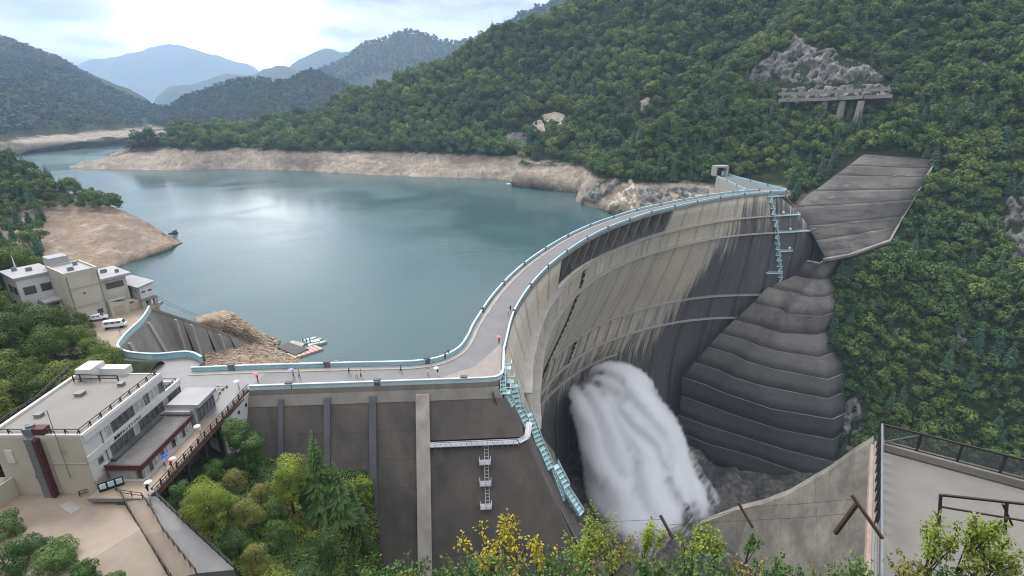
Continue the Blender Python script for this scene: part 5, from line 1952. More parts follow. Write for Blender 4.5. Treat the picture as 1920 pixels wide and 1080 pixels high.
# annex shop with maroon fascia
an = part('annex_wall', M['grey_wall'], rh, lambda b_: b_.prism([(-60.3, 64.7), (-55.2, 64.7), (-55.2, 77.4), (-60.3, 77.4)], 0.03, 2.0))
part('annex_roof', M['roof_dark'], rh, lambda b_: b_.prism([(-60.25, 64.55), (-55.05, 64.55), (-55.05, 77.5), (-60.25, 77.5)], 2.0, 2.55))
part('fascia', M['maroon'], rh, lambda b_: (b_.box((-54.92, 71.0, 2.28), (0.26, 13.1, 0.85)), b_.box((-57.6, 64.42, 2.28), (5.5, 0.26, 0.85)), b_.box((-57.6, 77.6, 2.28), (5.5, 0.22, 0.85))))
part('roof_light', M['glass'], rh, lambda b_: b_.box((-59.7, 71.2, 2.75), (0.8, 11.5, 0.4)))
ys = np.linspace(65.0, 77.2, 14)
for i, (a, c) in enumerate(zip(ys[:-1], ys[1:])):
    window(a + 0.05, c - 0.05, 0.15, 1.9, -55.15, rh, i % 3 != 1)
part('door', M['curtain'], rh, lambda b_: (b_.box((-56.6, 64.62, 1.0), (0.9, 0.1, 1.9))))
part('door', M['brown_wood'], rh, lambda b_: (b_.box((-55.6, 64.62, 1.0), (0.6, 0.1, 1.9))))
part('shop_step', M['pale_conc'], rh, lambda b_: (b_.box((-54.75, 71, 0.1), (0.7, 13, 0.16)), b_.box((-56.5, 64.2, 0.1), (3.4, 0.6, 0.16))))
part('canopy', M['roof_pale'], rh, lambda b_: b_.box((-56.7, 81.3, 3.75), (5.5, 5.8, 0.7)), 0.05)
part('canopy_step', M['roof_pale'], rh, lambda b_: b_.box((-57.3, 78.0, 3.0), (4.2, 0.9, 0.5)))
part('canopy_wall', M['grey_wall'], rh, lambda b_: b_.box((-57.0, 81.2, 1.72), (4.6, 6.2, 3.35)))
ys = np.linspace(78.6, 84.0, 6)
for a, c in zip(ys[:-1], ys[1:]):
    window(a + .05, c - .05, 0.4, 2.9, -54.68, rh, False)
# penthouse, duct, mast, roof rails
part('penthouse', M['white_paint'], rh, lambda b_: (b_.box((-71.6, 79.6, 10.1), (2.6, 3.2, 2.1)), b_.box((-68.2, 80.6, 9.7), (4.6, 1.6, 1.3))))
part('penthouse_frame', M['dark_metal'], rh, lambda b_: [b_.bar((x, y, z), (x2, y2, z2), 0.14) for x, y, z, x2, y2, z2 in ((-73.2, 77.6, 9.1, -73.2, 77.6, 10.6), (-72, 77.6, 9.1, -72, 77.6, 10.4), (-73.2, 77.6, 10.5, -66, 77.9, 10.1), (-66, 77.9, 9.1, -66, 77.9, 10.1), (-69, 77.8, 9.1, -69, 77.8, 10.2), (-73.2, 77.6, 9.6, -66, 77.9, 9.6))])
part('duct', M['grey_metal'], rh, lambda b_: [b_.box((-67.6, 62.25, z), (1.2, 0.6, 0.86)) for z in np.arange(-0.7, 9.0, 0.92)])
part('duct_cover', M['maroon'], rh, lambda b_: (b_.box((-66.75, 62.2, 3.9), (0.5, 0.8, 9.8)), b_.box((-66.5, 63.2, 9.7), (1.7, 1.2, 1.0))))
part('duct_head', M['grey_metal'], rh, lambda b_: (b_.box((-67.8, 62.9, 9.7), (1.2, 1.0, 1.1)), b_.lathe([(0.1, 0), (0.55, 0.05), (0.6, 0.4), (0.2, 0.6)], (-67.8, 63.2, 10.2), 10)))
part('mast', M['grey_metal'], rh, lambda b_: (b_.tube([(-63.9, 62.4, 2.0), (-63.9, 62.4, 13.5)], 0.05, 6), b_.bar((-64.1, 62.4, 6.6), (-63.4, 62.4, 6.6), 0.1)))
part('wall_seam', M['beige_wall'], rh, lambda b_: (b_.box((-63.6, 62.6, 4.4), (5.2, 0.12, 0.12)), b_.box((-66.0, 62.6, 3.6), (0.1, 0.12, 9))))
rl = part('roof_rail', M['dark_metal'], rh, lambda b_: (b_.bar((-61.0, 63.0, 9.95), (-61.0, 80, 9.95), 0.1), b_.bar((-61.0, 63.0, 9.95), (-73.3, 63.0, 9.95), 0.1), b_.bar((-61.0, 63.0, 9.5), (-61.0, 80, 9.5), 0.06), b_.bar((-61.0, 63.0, 9.5), (-73.3, 63.0, 9.5), 0.06)))
for x, y in [(-61.0, q) for q in np.arange(63.0, 80.2, 2.1)] + [(q, 63.0) for q in np.arange(-73.0, -61.5, 2.0)]:
    dx, dy = (0.45, 0) if x == -61.0 else (0, -0.45)
    part('rail_post', M['dark_metal'], rl, lambda b_: (b_.bar((x, y, 9.1), (x, y, 9.95), 0.12), b_.bar((x - dx, y - dy, 9.1), (x, y, 9.85), 0.1)))
part('terrace_rail', M['dark_metal'], rh, lambda b_: [b_.bar((-60.9, y, 4.7), (-60.9, y, 6.0), 0.08) for y in np.arange(80.6, 84.3, .9)] + [b_.bar((-60.9, 80.5, 6.0), (-60.9, 84.2, 6.0), 0.08), b_.bar((-60.9, 84.2, 6.0), (-64.5, 84.2, 6.0), 0.08), b_.bar((-60.9, 80.5, 5.4), (-60.9, 84.2, 5.4), 0.06)])
for x, y, w in ((-70.5, 67.5, 0.9), (-69.0, 73.5, 1.1), (-64.5, 76.5, 0.8)):
    part('roof_vent', M['grey_metal'], rh, lambda b_: (b_.box((x, y, 9.3), (w, w, .5)), b_.box((x, y, 9.6), (w * 1.2, w * 1.2, .08))))
part('downpipe', M['grey_metal'], rh, lambda b_: (b_.tube([(-60.38, 65.6, 0.1), (-60.38, 65.6, 9.0)], .07, 6), b_.tube([(-60.4, 80.2, 4.6), (-60.4, 80.2, 9.0)], .07, 6)))
part('door_niche', M['white_paint'], rh, lambda b_: b_.box((-71.6, 62.58, 5.6), (1.0, 0.16, 2.1)))
part('small_window', M['glass'], rh, lambda b_: b_.box((-68.6, 62.58, 2.1), (0.7, 0.14, 0.7)))

lb = empty('outbuilding', (-77, 60, -1.1), 'low cream outbuilding with a railed roof terrace and a dark wide window', 'building')
part('wall', M['cream'], lb, lambda b_: b_.prism([(-84, 57.2), (-73.0, 59.4), (-72.4, 62.6), (-84, 62.6)], -1.1, 2.0))
part('terrace', M['roof_grey'], lb, lambda b_: b_.prism([(-83.8, 57.5), (-73.3, 59.65), (-72.7, 62.5), (-83.8, 62.5)], 2.0, 2.05))
part('window', M['glass'], lb, lambda b_: b_.bar((-78.6, 58.25, 0.5), (-74.6, 59.05, 0.5), 0.14, 1.5))
part('sign_plate', M['dark_metal'], lb, lambda b_: b_.bar((-77.4, 58.45, 1.6), (-75.8, 58.76, 1.6), 0.14, 0.25))
part('rail', M['dark_metal'], lb, lambda b_: [b_.bar((x, 57.4 + (x + 84) * 0.2, 2.0), (x, 57.4 + (x + 84) * 0.2, 3.1), 0.14) for x in np.arange(-83.5, -73, 2.5)] + [b_.bar((-84, 57.4, 3.05), (-73.2, 59.6, 3.05), 0.1), b_.bar((-84, 57.4, 2.5), (-73.2, 59.6, 2.5), 0.08)])

# promenade railing, its bearers and the white abutment below it
pr = empty('promenade_railing', (-51.7, 76, 0), 'brown timber and steel railing along the promenade edge above the shrubs', 'railing')
part('edge_beam', M['brown_wood'], pr, lambda b_: (b_.box((-51.75, 75.9, -0.18), (0.4, 29.4, 0.40)), b_.box((-51.55, 75.9, -0.62), (0.3, 29.4, 0.30))))
for z in (0.55, 1.08):
    part('handrail', M['brown_wood'], pr, lambda b_: b_.bar((-51.75, 61.3, z), (-51.65, 90.4, z), 0.10))
for y in np.arange(61.4, 90.6, 1.95):
    part('post', M['dark_metal'], pr, lambda b_: b_.box((-51.72, y, 0.58), (0.16, 0.16, 1.16)))
for y in np.arange(62.2, 89.6, 0.65):
    if int(y * 10) % 3:
        pass
    part('baluster_panel', M['dark_metal'], pr, lambda b_: b_.box((-51.73, y + 0.3, 0.45), (0.05, 0.10, 0.62)))
for y in (64.5, 69.5, 74.5, 79.0):
    part('support_post', M['dark_metal'], pr, lambda b_: (b_.box((-51.9, y, -4.6), (0.45, 0.45, 8.4)), b_.bar((-51.9, y, -3.4), (-55.5, y + 1.2, -1.0), 0.3)))
part('bearer', M['dark_metal'], pr, lambda b_: (b_.box((-54.2, 71.2, -0.85), (5.0, 20.4, 0.4))))
part('bank_wall', M['dark_conc'], pr, lambda b_: b_.box((-55.6, 71.5, -5.2), (2.0, 22, 9.0)))
mb = MB()
mb.prism([(-56, 80.2), (-51.9, 80.2), (-51.2, 91.2), (-53.5, 92)], -16, -0.45)
aw = mb.build('abutment_wall', M['white_paint'])
tag(aw, 'white abutment wall under the promenade end beside the brown dam wall', 'wall')
for y in (83.0, 85.5, 88.0):
    part('drain_hole', M['void'], aw, lambda b_: b_.box((-51.62 + (y - 83) * 0.06, y, -2.0), (0.3, 0.35, 0.6)))


def fence(name, pts, label, cat, mat, posts_h=0.95, gap_=1.5, rails=(0.45, 0.9), w=0.1):
    e = empty(name, tuple(pts[0]), label, cat)
    for z in rails:
        b_ = MB()
        for a, c in zip(pts[:-1], pts[1:]):
            b_.bar(Vector(a) + Vector((0, 0, z)), Vector(c) + Vector((0, 0, z)), w * .8)
        b_.build('rail', mat, e)
    for a, c in zip(pts[:-1], pts[1:]):
        a, c = Vector(a), Vector(c)
        n = max(1, round((c - a).length / gap_))
        for k in range(n + (1 if c == Vector(pts[-1]) else 0)):
            q = a.lerp(c, k / n)
            b_ = MB()
            b_.bar(q - Vector((0, 0, .15)), q + Vector((0, 0, posts_h)), w)
            b_.build('post', mat, e)
    return e


fence('courtyard_fence', [(-63.2, 62.2, -1.1), tuple(on(205, 915, -.9))] + [tuple(p) for p in RLf], 'low dark rail fence from the white corner wall along the courtyard edge', 'fence', M['dark_metal'])
fence('path_fence', [tuple(p) for p in RM], 'brown rail fence between the stepped path and the wide ramp', 'fence', M['brown_wood'])
fence('path_fence', [tuple(RLf[0]), tuple(RM[0])], 'short brown rail across the head of the stepped path', 'fence', M['brown_wood'])
fence('shrub_fence', [(-52.1, 61.0, 0.0)] + [tuple(p) for p in RR], 'dark rail fence between the wide ramp and the shrubs', 'fence', M['dark_metal'])
fence('courtyard_fence', [(-75, 57.0, -1.1), (-70.5, 56.6, -1.1), (-66, 54.8, -1.1)], 'row of short brown posts at the leafy courtyard edge', 'fence', M['brown_wood'], 0.8, 2.2, (0.5,))
fence('wood_edge_fence', [(-74.5, 62, 9.3), (-74.6, 72, 9.3), (-76.2, 78, 9.3), (-77.2, 82, 9.3)], 'dark kerb rail along the back of the flat roof', 'fence', M['dark_metal'], 0.5, 1.6, (0.15, 0.45), 0.16)
nb = empty('notice_board', (-58.4, 62.6, 0), 'black notice board with three white panels by the building corner', 'notice board')
part('frame', M['black'], nb, lambda b_: (b_.bar((-59.7, 61.7, 0.75), (-57.3, 63.5, 0.75), 0.12, 1.5)))
for k in range(3):
    a = Vector((-59.58, 61.66, 0.95)).lerp(Vector((-57.24, 63.42, 0.95)), (k + .12) / 3)
    c = Vector((-59.58, 61.66, 0.95)).lerp(Vector((-57.24, 63.42, 0.95)), (k + .88) / 3)
    part('panel', M['rail_cap'], nb, lambda b_: b_.bar(a + Vector((0.03, -.05, 0)), c + Vector((0.03, -.05, 0)), 0.14, 0.8))
ib = empty('banner_board', tuple(on(397, 760, 0)), 'white printed banner board standing by the canopy on the promenade', 'banner')
q0, q1 = on(385, 775, 0), on(410, 742, 0)
part('board', M['white_paint'], ib, lambda b_: b_.bar(q0 + Vector((0, 0, 0.9)), q1 + Vector((0, 0, 0.9)), 0.1, 1.3))
part('printed_area', M['maroon'], ib, lambda b_: b_.bar(q0.lerp(q1, 0.05) + Vector((0.03, -.02, 0.9)), q0.lerp(q1, 0.28) + Vector((.03, -.02, 0.9)), 0.1, 0.9))
part('leg', M['dark_metal'], ib, lambda b_: (b_.bar(q0, q0 + Vector((0, 0, .5)), 0.1)))
part('leg', M['dark_metal'], ib, lambda b_: (b_.bar(q1, q1 + Vector((0, 0, .5)), 0.1)))
for px, py, w in ((405, 738, 2.0), (410, 731, 2.2), (417, 726, 2.2)):
    q = on(px, py, 0)
    e = empty('bench', tuple(q), 'pale slatted bench on the promenade near the canopy', 'bench', 'benches by the canopy')
    part('seat', M['pale_conc'], e, lambda b_: [b_.box(q + Vector((0, o, 0.45)), (w, 0.14, 0.06)) for o in (-.2, 0, .2)])
    for o in (-w * .4, w * .4):
        part('leg', M['dark_metal'], e, lambda b_: b_.box(q + Vector((o, 0, 0.22)), (0.1, 0.4, 0.42)))

# ------------------------------------------------------------------ cove wall with its blue guard, ramp wall, gravel and driftwood
rail = [(-96.7, 130.6), (-94.6, 126.0), (-92.8, 121.0), (-91.4, 114.7), (-89.8, 109.7), (-88.1, 106.4), (-84.9, 104.1), (-81.1, 103.0), (-76.5, 102.7), (-72.2, 103.7), (-69.6, 103.3), (-66.6, 101.3)]
RL = cr(np.array(rail), 60)
cw = empty('cove_wall', (-85, 104, 0), 'curved grey concrete retaining wall topped with a bright blue guard', 'wall')
path_sweep([(p[0], p[1]) for p in RL], [(-7.0, -30), (0.3, -30), (0.25, 0.15), (-0.35, 0.15)], 'wall', M['concrete'], cw)
for i, pc in enumerate(polyline_cut(RL, 3.0)):
    o = path_sweep(pc, rect(-0.12, 0.06, 0.15, 1.45), 'guard_panel', M['blue2'] if i < 12 else M['blue'], cw)
    path_sweep(pc, rect(-0.26, 0.2, 1.45, 1.62), 'rail_cap', M['rail_cap'], o)
for k in (8, 19, 33, 47):
    p = RL[k]
    t = RL[k + 1] - RL[k - 1]
    t /= np.linalg.norm(t)
    n = np.array([-t[1], t[0]])
    b_ = MB()
    b_.bar(Vector((p[0] + n[0] * 0.6, p[1] + n[1] * 0.6, -0.5)), Vector((p[0] + n[0] * 6.9, p[1] + n[1] * 6.9, -26)), 0.9, 0.9)
    b_.build('buttress', M['pale_conc'], cw)
rp = empty('ramp_wall', (-95, 145, -20), 'long concrete ramp wall sloping down from the gatehouse to the gravel', 'wall')
top = [Vector((-97.6, 131.6, 0.2)), Vector((-95.6, 139.5, -6)), Vector((-94.2, 147.2, -12)), Vector((-92.2, 155, -18.5)), Vector((-89.9, 162.5, -25))]
b_ = MB()
for a, c in zip(top[:-1], top[1:]):
    b_.quad(a + Vector((0.8, 0, 0)), c + Vector((0.8, 0, 0)), Vector((c.x + 3.0, c.y, -31)), Vector((a.x + 4.5, a.y, -31)))
    b_.quad(c + Vector((-.8, 0, 0)), a + Vector((-.8, 0, 0)), Vector((a.x - 2.0, a.y, -31)), Vector((c.x - 2.0, c.y, -31)))
b_.build('wall', M['concrete'], rp)
b_ = MB()
for a, c in zip(top[:-1], top[1:]):
    b_.bar(a, c, 2.0, 0.6)
b_.build('coping', M['concrete'], rp)
for k, (x, y) in enumerate(((-94.3, 136), (-93.2, 140.5), (-91.3, 150))):
    b_ = MB()
    b_.bar(Vector((x, y, float(np.interp(y, [p.y for p in top], [p.z for p in top])) - 1.6)), Vector((x + 1.8, y - 0.5, -28)), 0.6, 0.6)
    b_.build('rib', M['pale_conc'], rp)
gcol = [
    [(365, 612, 'z', -12), (368, 601, 'z', -13), (366, 595, 'z', -31)],
    [(400, 622, 'z', -16.5), (422, 591, 'z', -15.5), (424, 584, 'z', -32)],
    [(440, 636, 'z', -22.5), (450, 608, 'z', -19), (455, 597, 'z', -32)],
    [(470, 650, 'z', -26.5), (485, 628, 'z', -24.5), (492, 618, 'z', -32)],
    [(500, 664, 'z', -27.5), (510, 640, 'z', -27), (520, 633, 'z', -32)],
    [(516, 670, 'z', -29.5), (521, 642, 'z', -29), (526, 637, 'z', -32)],
]
GS = patch('gravel_spit', gcol, 90, 50, M['debris2'], 0.8, 0.34, seed=31, fine_=0.35)
dcol = [
    [(380, 720, 'z', -17), (386, 670, 'z', -19), (388, 655, 'z', -20.5)],
    [(440, 720, 'z', -19), (440, 670, 'z', -22), (452, 648, 'z', -24)],
    [(500, 720, 'z', -21), (500, 670, 'z', -25), (505, 645, 'z', -27.6)],
    [(560, 720, 'z', -23), (550, 677, 'z', -27), (542, 655, 'z', -29.5)],
    [(615, 720, 'z', -27), (592, 692, 'z', -29.4), (578, 674, 'z', -31)],
]
DB = patch('mud_bank', dcol, 60, 40, M['debris'], 0.7, 0.25, seed=37)
rr = random.Random(5)
b_ = MB()
for _ in range(900):
    j, i = rr.randrange(6, 39), rr.randrange(0, 58)
    p = Vector(DB[j, i])
    a = rr.uniform(-.5, .8) + (1.57 if rr.random() < .3 else 0)
    L = rr.uniform(.5, 2.6)
    d = Vector((math.cos(a), math.sin(a), rr.uniform(-.12, .12))) * L
    b_.bar(p - d / 2 + Vector((0, 0, .15)), p + d / 2 + Vector((0, 0, .15)), rr.uniform(.08, .24), None, rr.randrange(2))
for _ in range(500):
    p = Vector(GS[rr.randrange(2, 32), rr.randrange(20, 86)])
    a = rr.uniform(-.9, .2)
    d = Vector((math.cos(a), math.sin(a), rr.uniform(-.15, .15))) * rr.uniform(.6, 2.8)
    b_.bar(p - d / 2 + Vector((0, 0, .12)), p + d / 2 + Vector((0, 0, .12)), rr.uniform(.08, .26), None, rr.randrange(2))
dw = b_.build('driftwood', [M['debris2'], M['scar']])
tag(dw, 'litter of pale driftwood washed onto the reddish mud bank', 'driftwood', kind='stuff')

# ------------------------------------------------------------------ floating stage and boats
dk = empty('floating_stage', (-72, 164, WATER), 'pinkish floating landing stage with a dark tarpaulin raft at the shore', 'landing stage')
A4 = [on(x, y, -27.6) for x, y in ((548, 668), (606, 652), (603, 647), (566, 648), (545, 640), (520, 655))]
for k in range(7):
    f0, f1 = k / 7, (k + 1) / 7 - 0.02
    a0, a1 = on(552, 671, -27.4).lerp(on(607, 653, -27.4), f0), on(552, 671, -27.4).lerp(on(607, 653, -27.4), f1)
    c0, c1 = on(538, 662, -27.4).lerp(on(592, 646, -27.4), f0), on(538, 662, -27.4).lerp(on(592, 646, -27.4), f1)
    b_ = MB()
    b_.prism([(a0.x, a0.y), (a1.x, a1.y), (c1.x, c1.y), (c0.x, c0.y)], -28.2, -27.4)
    b_.build('deck_float', pmat('pink_deck', (0.50, 0.33, 0.28), (0.42, 0.29, 0.25), 0.6, 0.8) if k == 0 else bpy.data.materials['pink_deck'], dk)
q = [on(x, y, -27.2) for x, y in ((553, 666), (579, 655), (540, 643), (521, 652))]
part('tarpaulin_raft', M['dark_metal'], dk, lambda b_: b_.prism([(v.x, v.y) for v in q], -28.2, [-27.1, -27.0, -26.8, -27.0]))
q2 = [on(x, y, -27.5) for x, y in ((541, 643), (566, 650), (572, 643), (548, 638))]
part('deck_float', M['pale_conc'], dk, lambda b_: b_.prism([(v.x, v.y) for v in q2], -28.2, -27.5))


def boat_mesh(L, W, canopy):
    hull, deck, top = MB(), MB(), MB()
    n = 9
    rings = []
    for i in range(n):
        f = i / (n - 1)
        w = W / 2 * (1 - max(0, f - 0.45) ** 2 * 3.0)
        w = max(w, 0.04)
        rise = 0.25 * f * f
        rings.append([(f * L - L / 2, -w, 0.55 + rise), (f * L - L / 2, -w * .75, -0.1), (f * L - L / 2, 0, -0.25 + rise * .6), (f * L - L / 2, w * .75, -0.1), (f * L - L / 2, w, 0.55 + rise)])
    vs = [q for r_ in rings for q in r_]
    fs = [(i * 5 + k, i * 5 + k + 1, (i + 1) * 5 + k + 1, (i + 1) * 5 + k) for i in range(n - 1) for k in range(4)]
    hull.add(vs, fs + [(0, 4, 3, 2, 1)])
    deck.add([(r_[0][0], r_[0][1] * .9, r_[0][2] - 0.15) for r_ in rings] + [(r_[4][0], r_[4][1] * .9, r_[4][2] - 0.15) for r_ in rings], [(i, i + 1, n + i + 1, n + i) for i in range(n - 1)])
    if canopy:
        top.box((-L * .1, 0, 1.5), (L * .42, W * .8, 0.12))
        for sx_ in (-L * .28, L * .08):
            for sy_ in (-W * .36, W * .36):
                top.bar((sx_, sy_, .5), (sx_, sy_, 1.5), 0.07)
    else:
        top.box((-L * .42, 0, .75), (0.5, 0.4, 0.7))
        top.box((0, 0, .62), (0.4, W * .8, 0.08))
        top.box((-L * .22, 0, .62), (0.4, W * .8, 0.08))
    return hull, deck, top


for k, (px, py, L, W, rz, hm, dm, lab) in enumerate((
        (596, 646, 6.4, 1.9, R(28), 'white_paint', 'rail_cap', 'white motorboat with pale deck moored outermost at the floating stage'),
        (589, 641, 6.0, 1.8, R(30), 'blue2', 'rail_cap', 'turquoise motorboat moored between two others at the floating stage'),
        (581, 638, 5.6, 1.7, R(33), 'blue2', 'blue2', 'turquoise open boat moored nearest the pale float'))):
    c = on(px, py, WATER)
    e = empty('motorboat', (c.x, c.y, WATER + 0.1), lab, 'boat', 'boats at the floating stage')
    e.rotation_euler = (0, 0, rz)
    for nm, b_, mt in zip(('hull', 'deck', 'canopy' if k == 0 else 'fittings'), boat_mesh(L, W, k == 0), (hm, dm, 'white_metal' if k == 0 else 'dark_metal')):
        o = bpy.data.objects.new(nm, b_.mesh(nm, M[mt]))
        COL.objects.link(o)
        o.parent = e
c = on(325, 438, WATER)
e = empty('moored_raft', (c.x, c.y, WATER), 'small dark raft with a shelter floating off the bare point', 'raft')
part('float', M['dark_metal'], e, lambda b_: b_.box((c.x, c.y, WATER + 0.3), (4.5, 3, 0.7)))
part('shelter', M['grey_metal'], e, lambda b_: b_.prism([(c.x, c.y - 1.2), (c.x + 1.8, c.y - 1.2), (c.x + 1.8, c.y + 1.2), (c.x, c.y + 1.2)], WATER + .6, [WATER + 1.6, WATER + 2.4, WATER + 2.4, WATER + 1.6]))
c = on(958, 346, WATER)
e = empty('moored_raft', (c.x, c.y, WATER), 'small white jetty float at the pale shore across the lake', 'raft')
part('float', M['white_metal'], e, lambda b_: b_.box((c.x, c.y, WATER + 0.4), (9, 4, 0.9)))
part('shelter', M['grey_metal'], e, lambda b_: b_.box((c.x + 1, c.y, WATER + 1.8), (3, 2.4, 1.8)))

# ------------------------------------------------------------------ office building above the cove
BO = Vector((-108.8, 121.4, 0))
BU, BV = Vector((0.55, 0.835, 0)), Vector((-0.835, 0.55, 0))
RZB = math.atan2(BU.y, BU.x)


def bp(u, v, z=0.0):
    return BO + BU * u + BV * v + Vector((0, 0, z))


def ubox(b_, u0, u1, v0, v1, z0, z1):
    b_.prism([(bp(u, v).x, bp(u, v).y) for u, v in ((u0, v0), (u1, v0), (u1, v1), (u0, v1))], z0, z1)


ob = empty('office_building', tuple(bp(4, 6)), 'cream stepped concrete office block with flat roofs above the cove', 'building')
part('main_block', M['cream'], ob, lambda b_: ubox(b_, 0, 7, 0, 11, -1, 13.0))
part('roof', M['roof_pale'], ob, lambda b_: ubox(b_, .4, 6.6, .4, 10.6, 13.0, 13.06))
part('parapet', M['cream'], ob, lambda b_: (ubox(b_, -.05, 7.05, -.05, .35, 12.6, 13.5), ubox(b_, -.05, .35, .35, 11, 12.6, 13.5), ubox(b_, 6.65, 7.05, .35, 11, 12.6, 13.5), ubox(b_, .35, 6.65, 10.65, 11, 12.6, 13.5)))
for z in (4.2, 9.0):
    part('floor_band', M['beige_wall'], ob, lambda b_: ubox(b_, -.06, 7.06, -.08, .3, z, z + .5))
part('window', M['glass'], ob, lambda b_: ubox(b_, 4.6, 5.8, -.07, .2, 1.4, 2.6))
part('vent', M['void'], ob, lambda b_: ubox(b_, 2.8, 3.2, -.06, .2, 7.4, 7.8))
part('right_block', M['cream'], ob, lambda b_: ubox(b_, 7, 13, 1.5, 11, -1, 9.2))
part('right_roof', M['roof_pale'], ob, lambda b_: ubox(b_, 6.9, 14.2, .6, 11.4, 9.2, 9.9), 0.05)
part('window', M['glass'], ob, lambda b_: ubox(b_, 8.2, 12.2, 1.42, 1.7, 6.6, 8.2))
part('left_block', M['white_paint'], ob, lambda b_: ubox(b_, -6.5, 1, 11, 21, -1, 11.6))
part('left_roof', M['roof_pale'], ob, lambda b_: ubox(b_, -6.9, 1.4, 10.6, 21.4, 11.6, 12.2), 0.05)
for a, c in ((-5.6, -3.2), (-2.2, 0.2)):
    part('window', M['glass'], ob, lambda b_: ubox(b_, a, c, 10.92, 11.2, 7.4, 9.4))
for a, c in ((12.2, 14.6), (15.6, 18)):
    part('window', M['glass'], ob, lambda b_: ubox(b_, -6.58, -6.3, a, c, 7.4, 9.4))
    part('window', M['glass'], ob, lambda b_: ubox(b_, -6.58, -6.3, a, c, 3.0, 5.0))
part('stair_tower', M['grey_wall'], ob, lambda b_: ubox(b_, .8, 5, 11, 15, 10, 15.2), 0.05)
part('tower_window', M['glass'], ob, lambda b_: ubox(b_, 4.92, 5.1, 12, 14, 12.6, 14.4))
part('porch', M['roof_pale'], ob, lambda b_: ubox(b_, -3.6, 0, 6.5, 11, 5.2, 5.8), 0.1)
part('porch_post', M['cream'], ob, lambda b_: (ubox(b_, -3.4, -3, 6.8, 7.2, -1, 5.2), ubox(b_, -.5, -.1, 6.8, 7.2, -1, 5.2)))
part('antenna', M['white_metal'], ob, lambda b_: (b_.tube([bp(-4, 19, 12), bp(-4, 19, 16)], [0.3, 0.05], 6)))
for u, v, z, su in ((2.0, 3.0, 13.06, 1.2), (4.6, 7.5, 13.06, 0.9), (9.5, 6.0, 9.9, 1.3), (11.8, 3.5, 9.9, 0.8), (-3.0, 15.0, 12.2, 1.2), (-5.0, 18.0, 12.2, 0.9)):
    part('roof_unit', M['grey_metal'], ob, lambda b_: (ubox(b_, u, u + su, v, v + su * .7, z, z + .8), ubox(b_, u + .1, u + su - .1, v + .1, v + su * .7 - .1, z + .8, z + .9)))
part('drain_pipe', M['grey_metal'], ob, lambda b_: (b_.tube([bp(6.7, -.12, 0), bp(6.7, -.12, 12.6)], .08, 6), b_.tube([bp(.3, -.12, 0), bp(.3, -.12, 12.6)], .08, 6)))
gr = empty('garage', tuple(bp(10, 2)), 'low cream garage with a sloping top beside the office block', 'garage')
part('wall', M['cream'], gr, lambda b_: b_.prism([(bp(u, v).x, bp(u, v).y) for u, v in ((7.05, -1.2), (14.3, -.8), (14.3, 1.45), (7.05, 1.45))], -1, [3.9, 2.3, 2.3, 3.9]))
part('roof', M['roof_pale'], gr, lambda b_: ubox(b_, 7.1, 11.2, -1.0, 1.4, 3.9, 4.1))
part('door', M['beige_wall'], gr, lambda b_: b_.bar(bp(7.8, -1.22, 1.3), bp(10.0, -1.1, 1.3), 0.12, 2.5))
part('door', M['beige_wall'], gr, lambda b_: b_.bar(bp(11.3, -1.02, 1.0), bp(13.6, -.90, 1.0), 0.12, 1.5))
part('vent', M['void'], gr, lambda b_: b_.bar(bp(11.6, -1.0, 2.3), bp(12.5, -.96, 2.3), 0.14, 0.35))
# gatehouse on legs over the cove
gh = empty('gatehouse', (-104, 136, -4), 'pale grey intake gatehouse with a single-pitch roof standing on concrete legs', 'building')
gd = Vector((0.89, -0.45, 0))
gw = Vector((0.45, 0.89, 0))
g0 = Vector((-109.5, 137.4, 0))


def gp_(u, v, z):
    return g0 + gd * u + gw * v + Vector((0, 0, z))


def gbox(b_, u0, u1, v0, v1, z0, z1, z1b=None):
    b_.prism([(gp_(u, v, 0).x, gp_(u, v, 0).y) for u, v in ((u0, v0), (u1, v0), (u1, v1), (u0, v1))], z0, [z1, z1, z1b or z1, z1b or z1])


part('wall', M['grey_wall'], gh, lambda b_: gbox(b_, 0, 11, 0, 3.6, 2.6, 6.0, 6.5))
part('end_wall', M['white_metal'], gh, lambda b_: gbox(b_, 11, 11.12, .05, 3.55, 2.7, 5.9, 6.3))
part('roof', M['roof_pale'], gh, lambda b_: b_.prism([(gp_(u, v, 0).x, gp_(u, v, 0).y) for u, v in ((-.5, -.5), (11.6, -.5), (11.6, 4.1), (-.5, 4.1))], [5.98, 5.98, 6.55, 6.55], [6.2, 6.2, 6.8, 6.8]))
for u in (1.5, 3.5, 5.5, 7.5, 9.3):
    part('window', M['glass'], gh, lambda b_: gbox(b_, u - .3, u + .3, -.06, .2, 4.4, 5.0))
for v in (.8, 2.5):
    part('window', M['glass'], gh, lambda b_: gbox(b_, 11.0, 11.2, v - .5, v + .5, 4.3, 4.7))
part('floor_beam', M['concrete'], gh, lambda b_: gbox(b_, 5, 11.5, -.3, 3.9, 2.0, 2.6))
for u, v in ((7.5, .3), (11, .3), (11, 3.4), (7.5, 3.4)):
    part('leg', M['pale_conc'], gh, lambda b_: gbox(b_, u - .45, u + .45, v - .45, v + .45, -30, 2.0))
part('base_block', M['concrete'], gh, lambda b_: gbox(b_, -1, 6.5, -.6, 4.5, -2, 2.6))
part('machinery', M['white_metal'], gh, lambda b_: (b_.box(gp_(3.5, -2.2, 2.6), (2.0, 1.4, 1.2), 0.3), b_.lathe([(0.7, 0), (0.75, 0.6), (0.4, 0.9)], gp_(4.6, -2.0, 2.9), 10)))
b_ = MB()
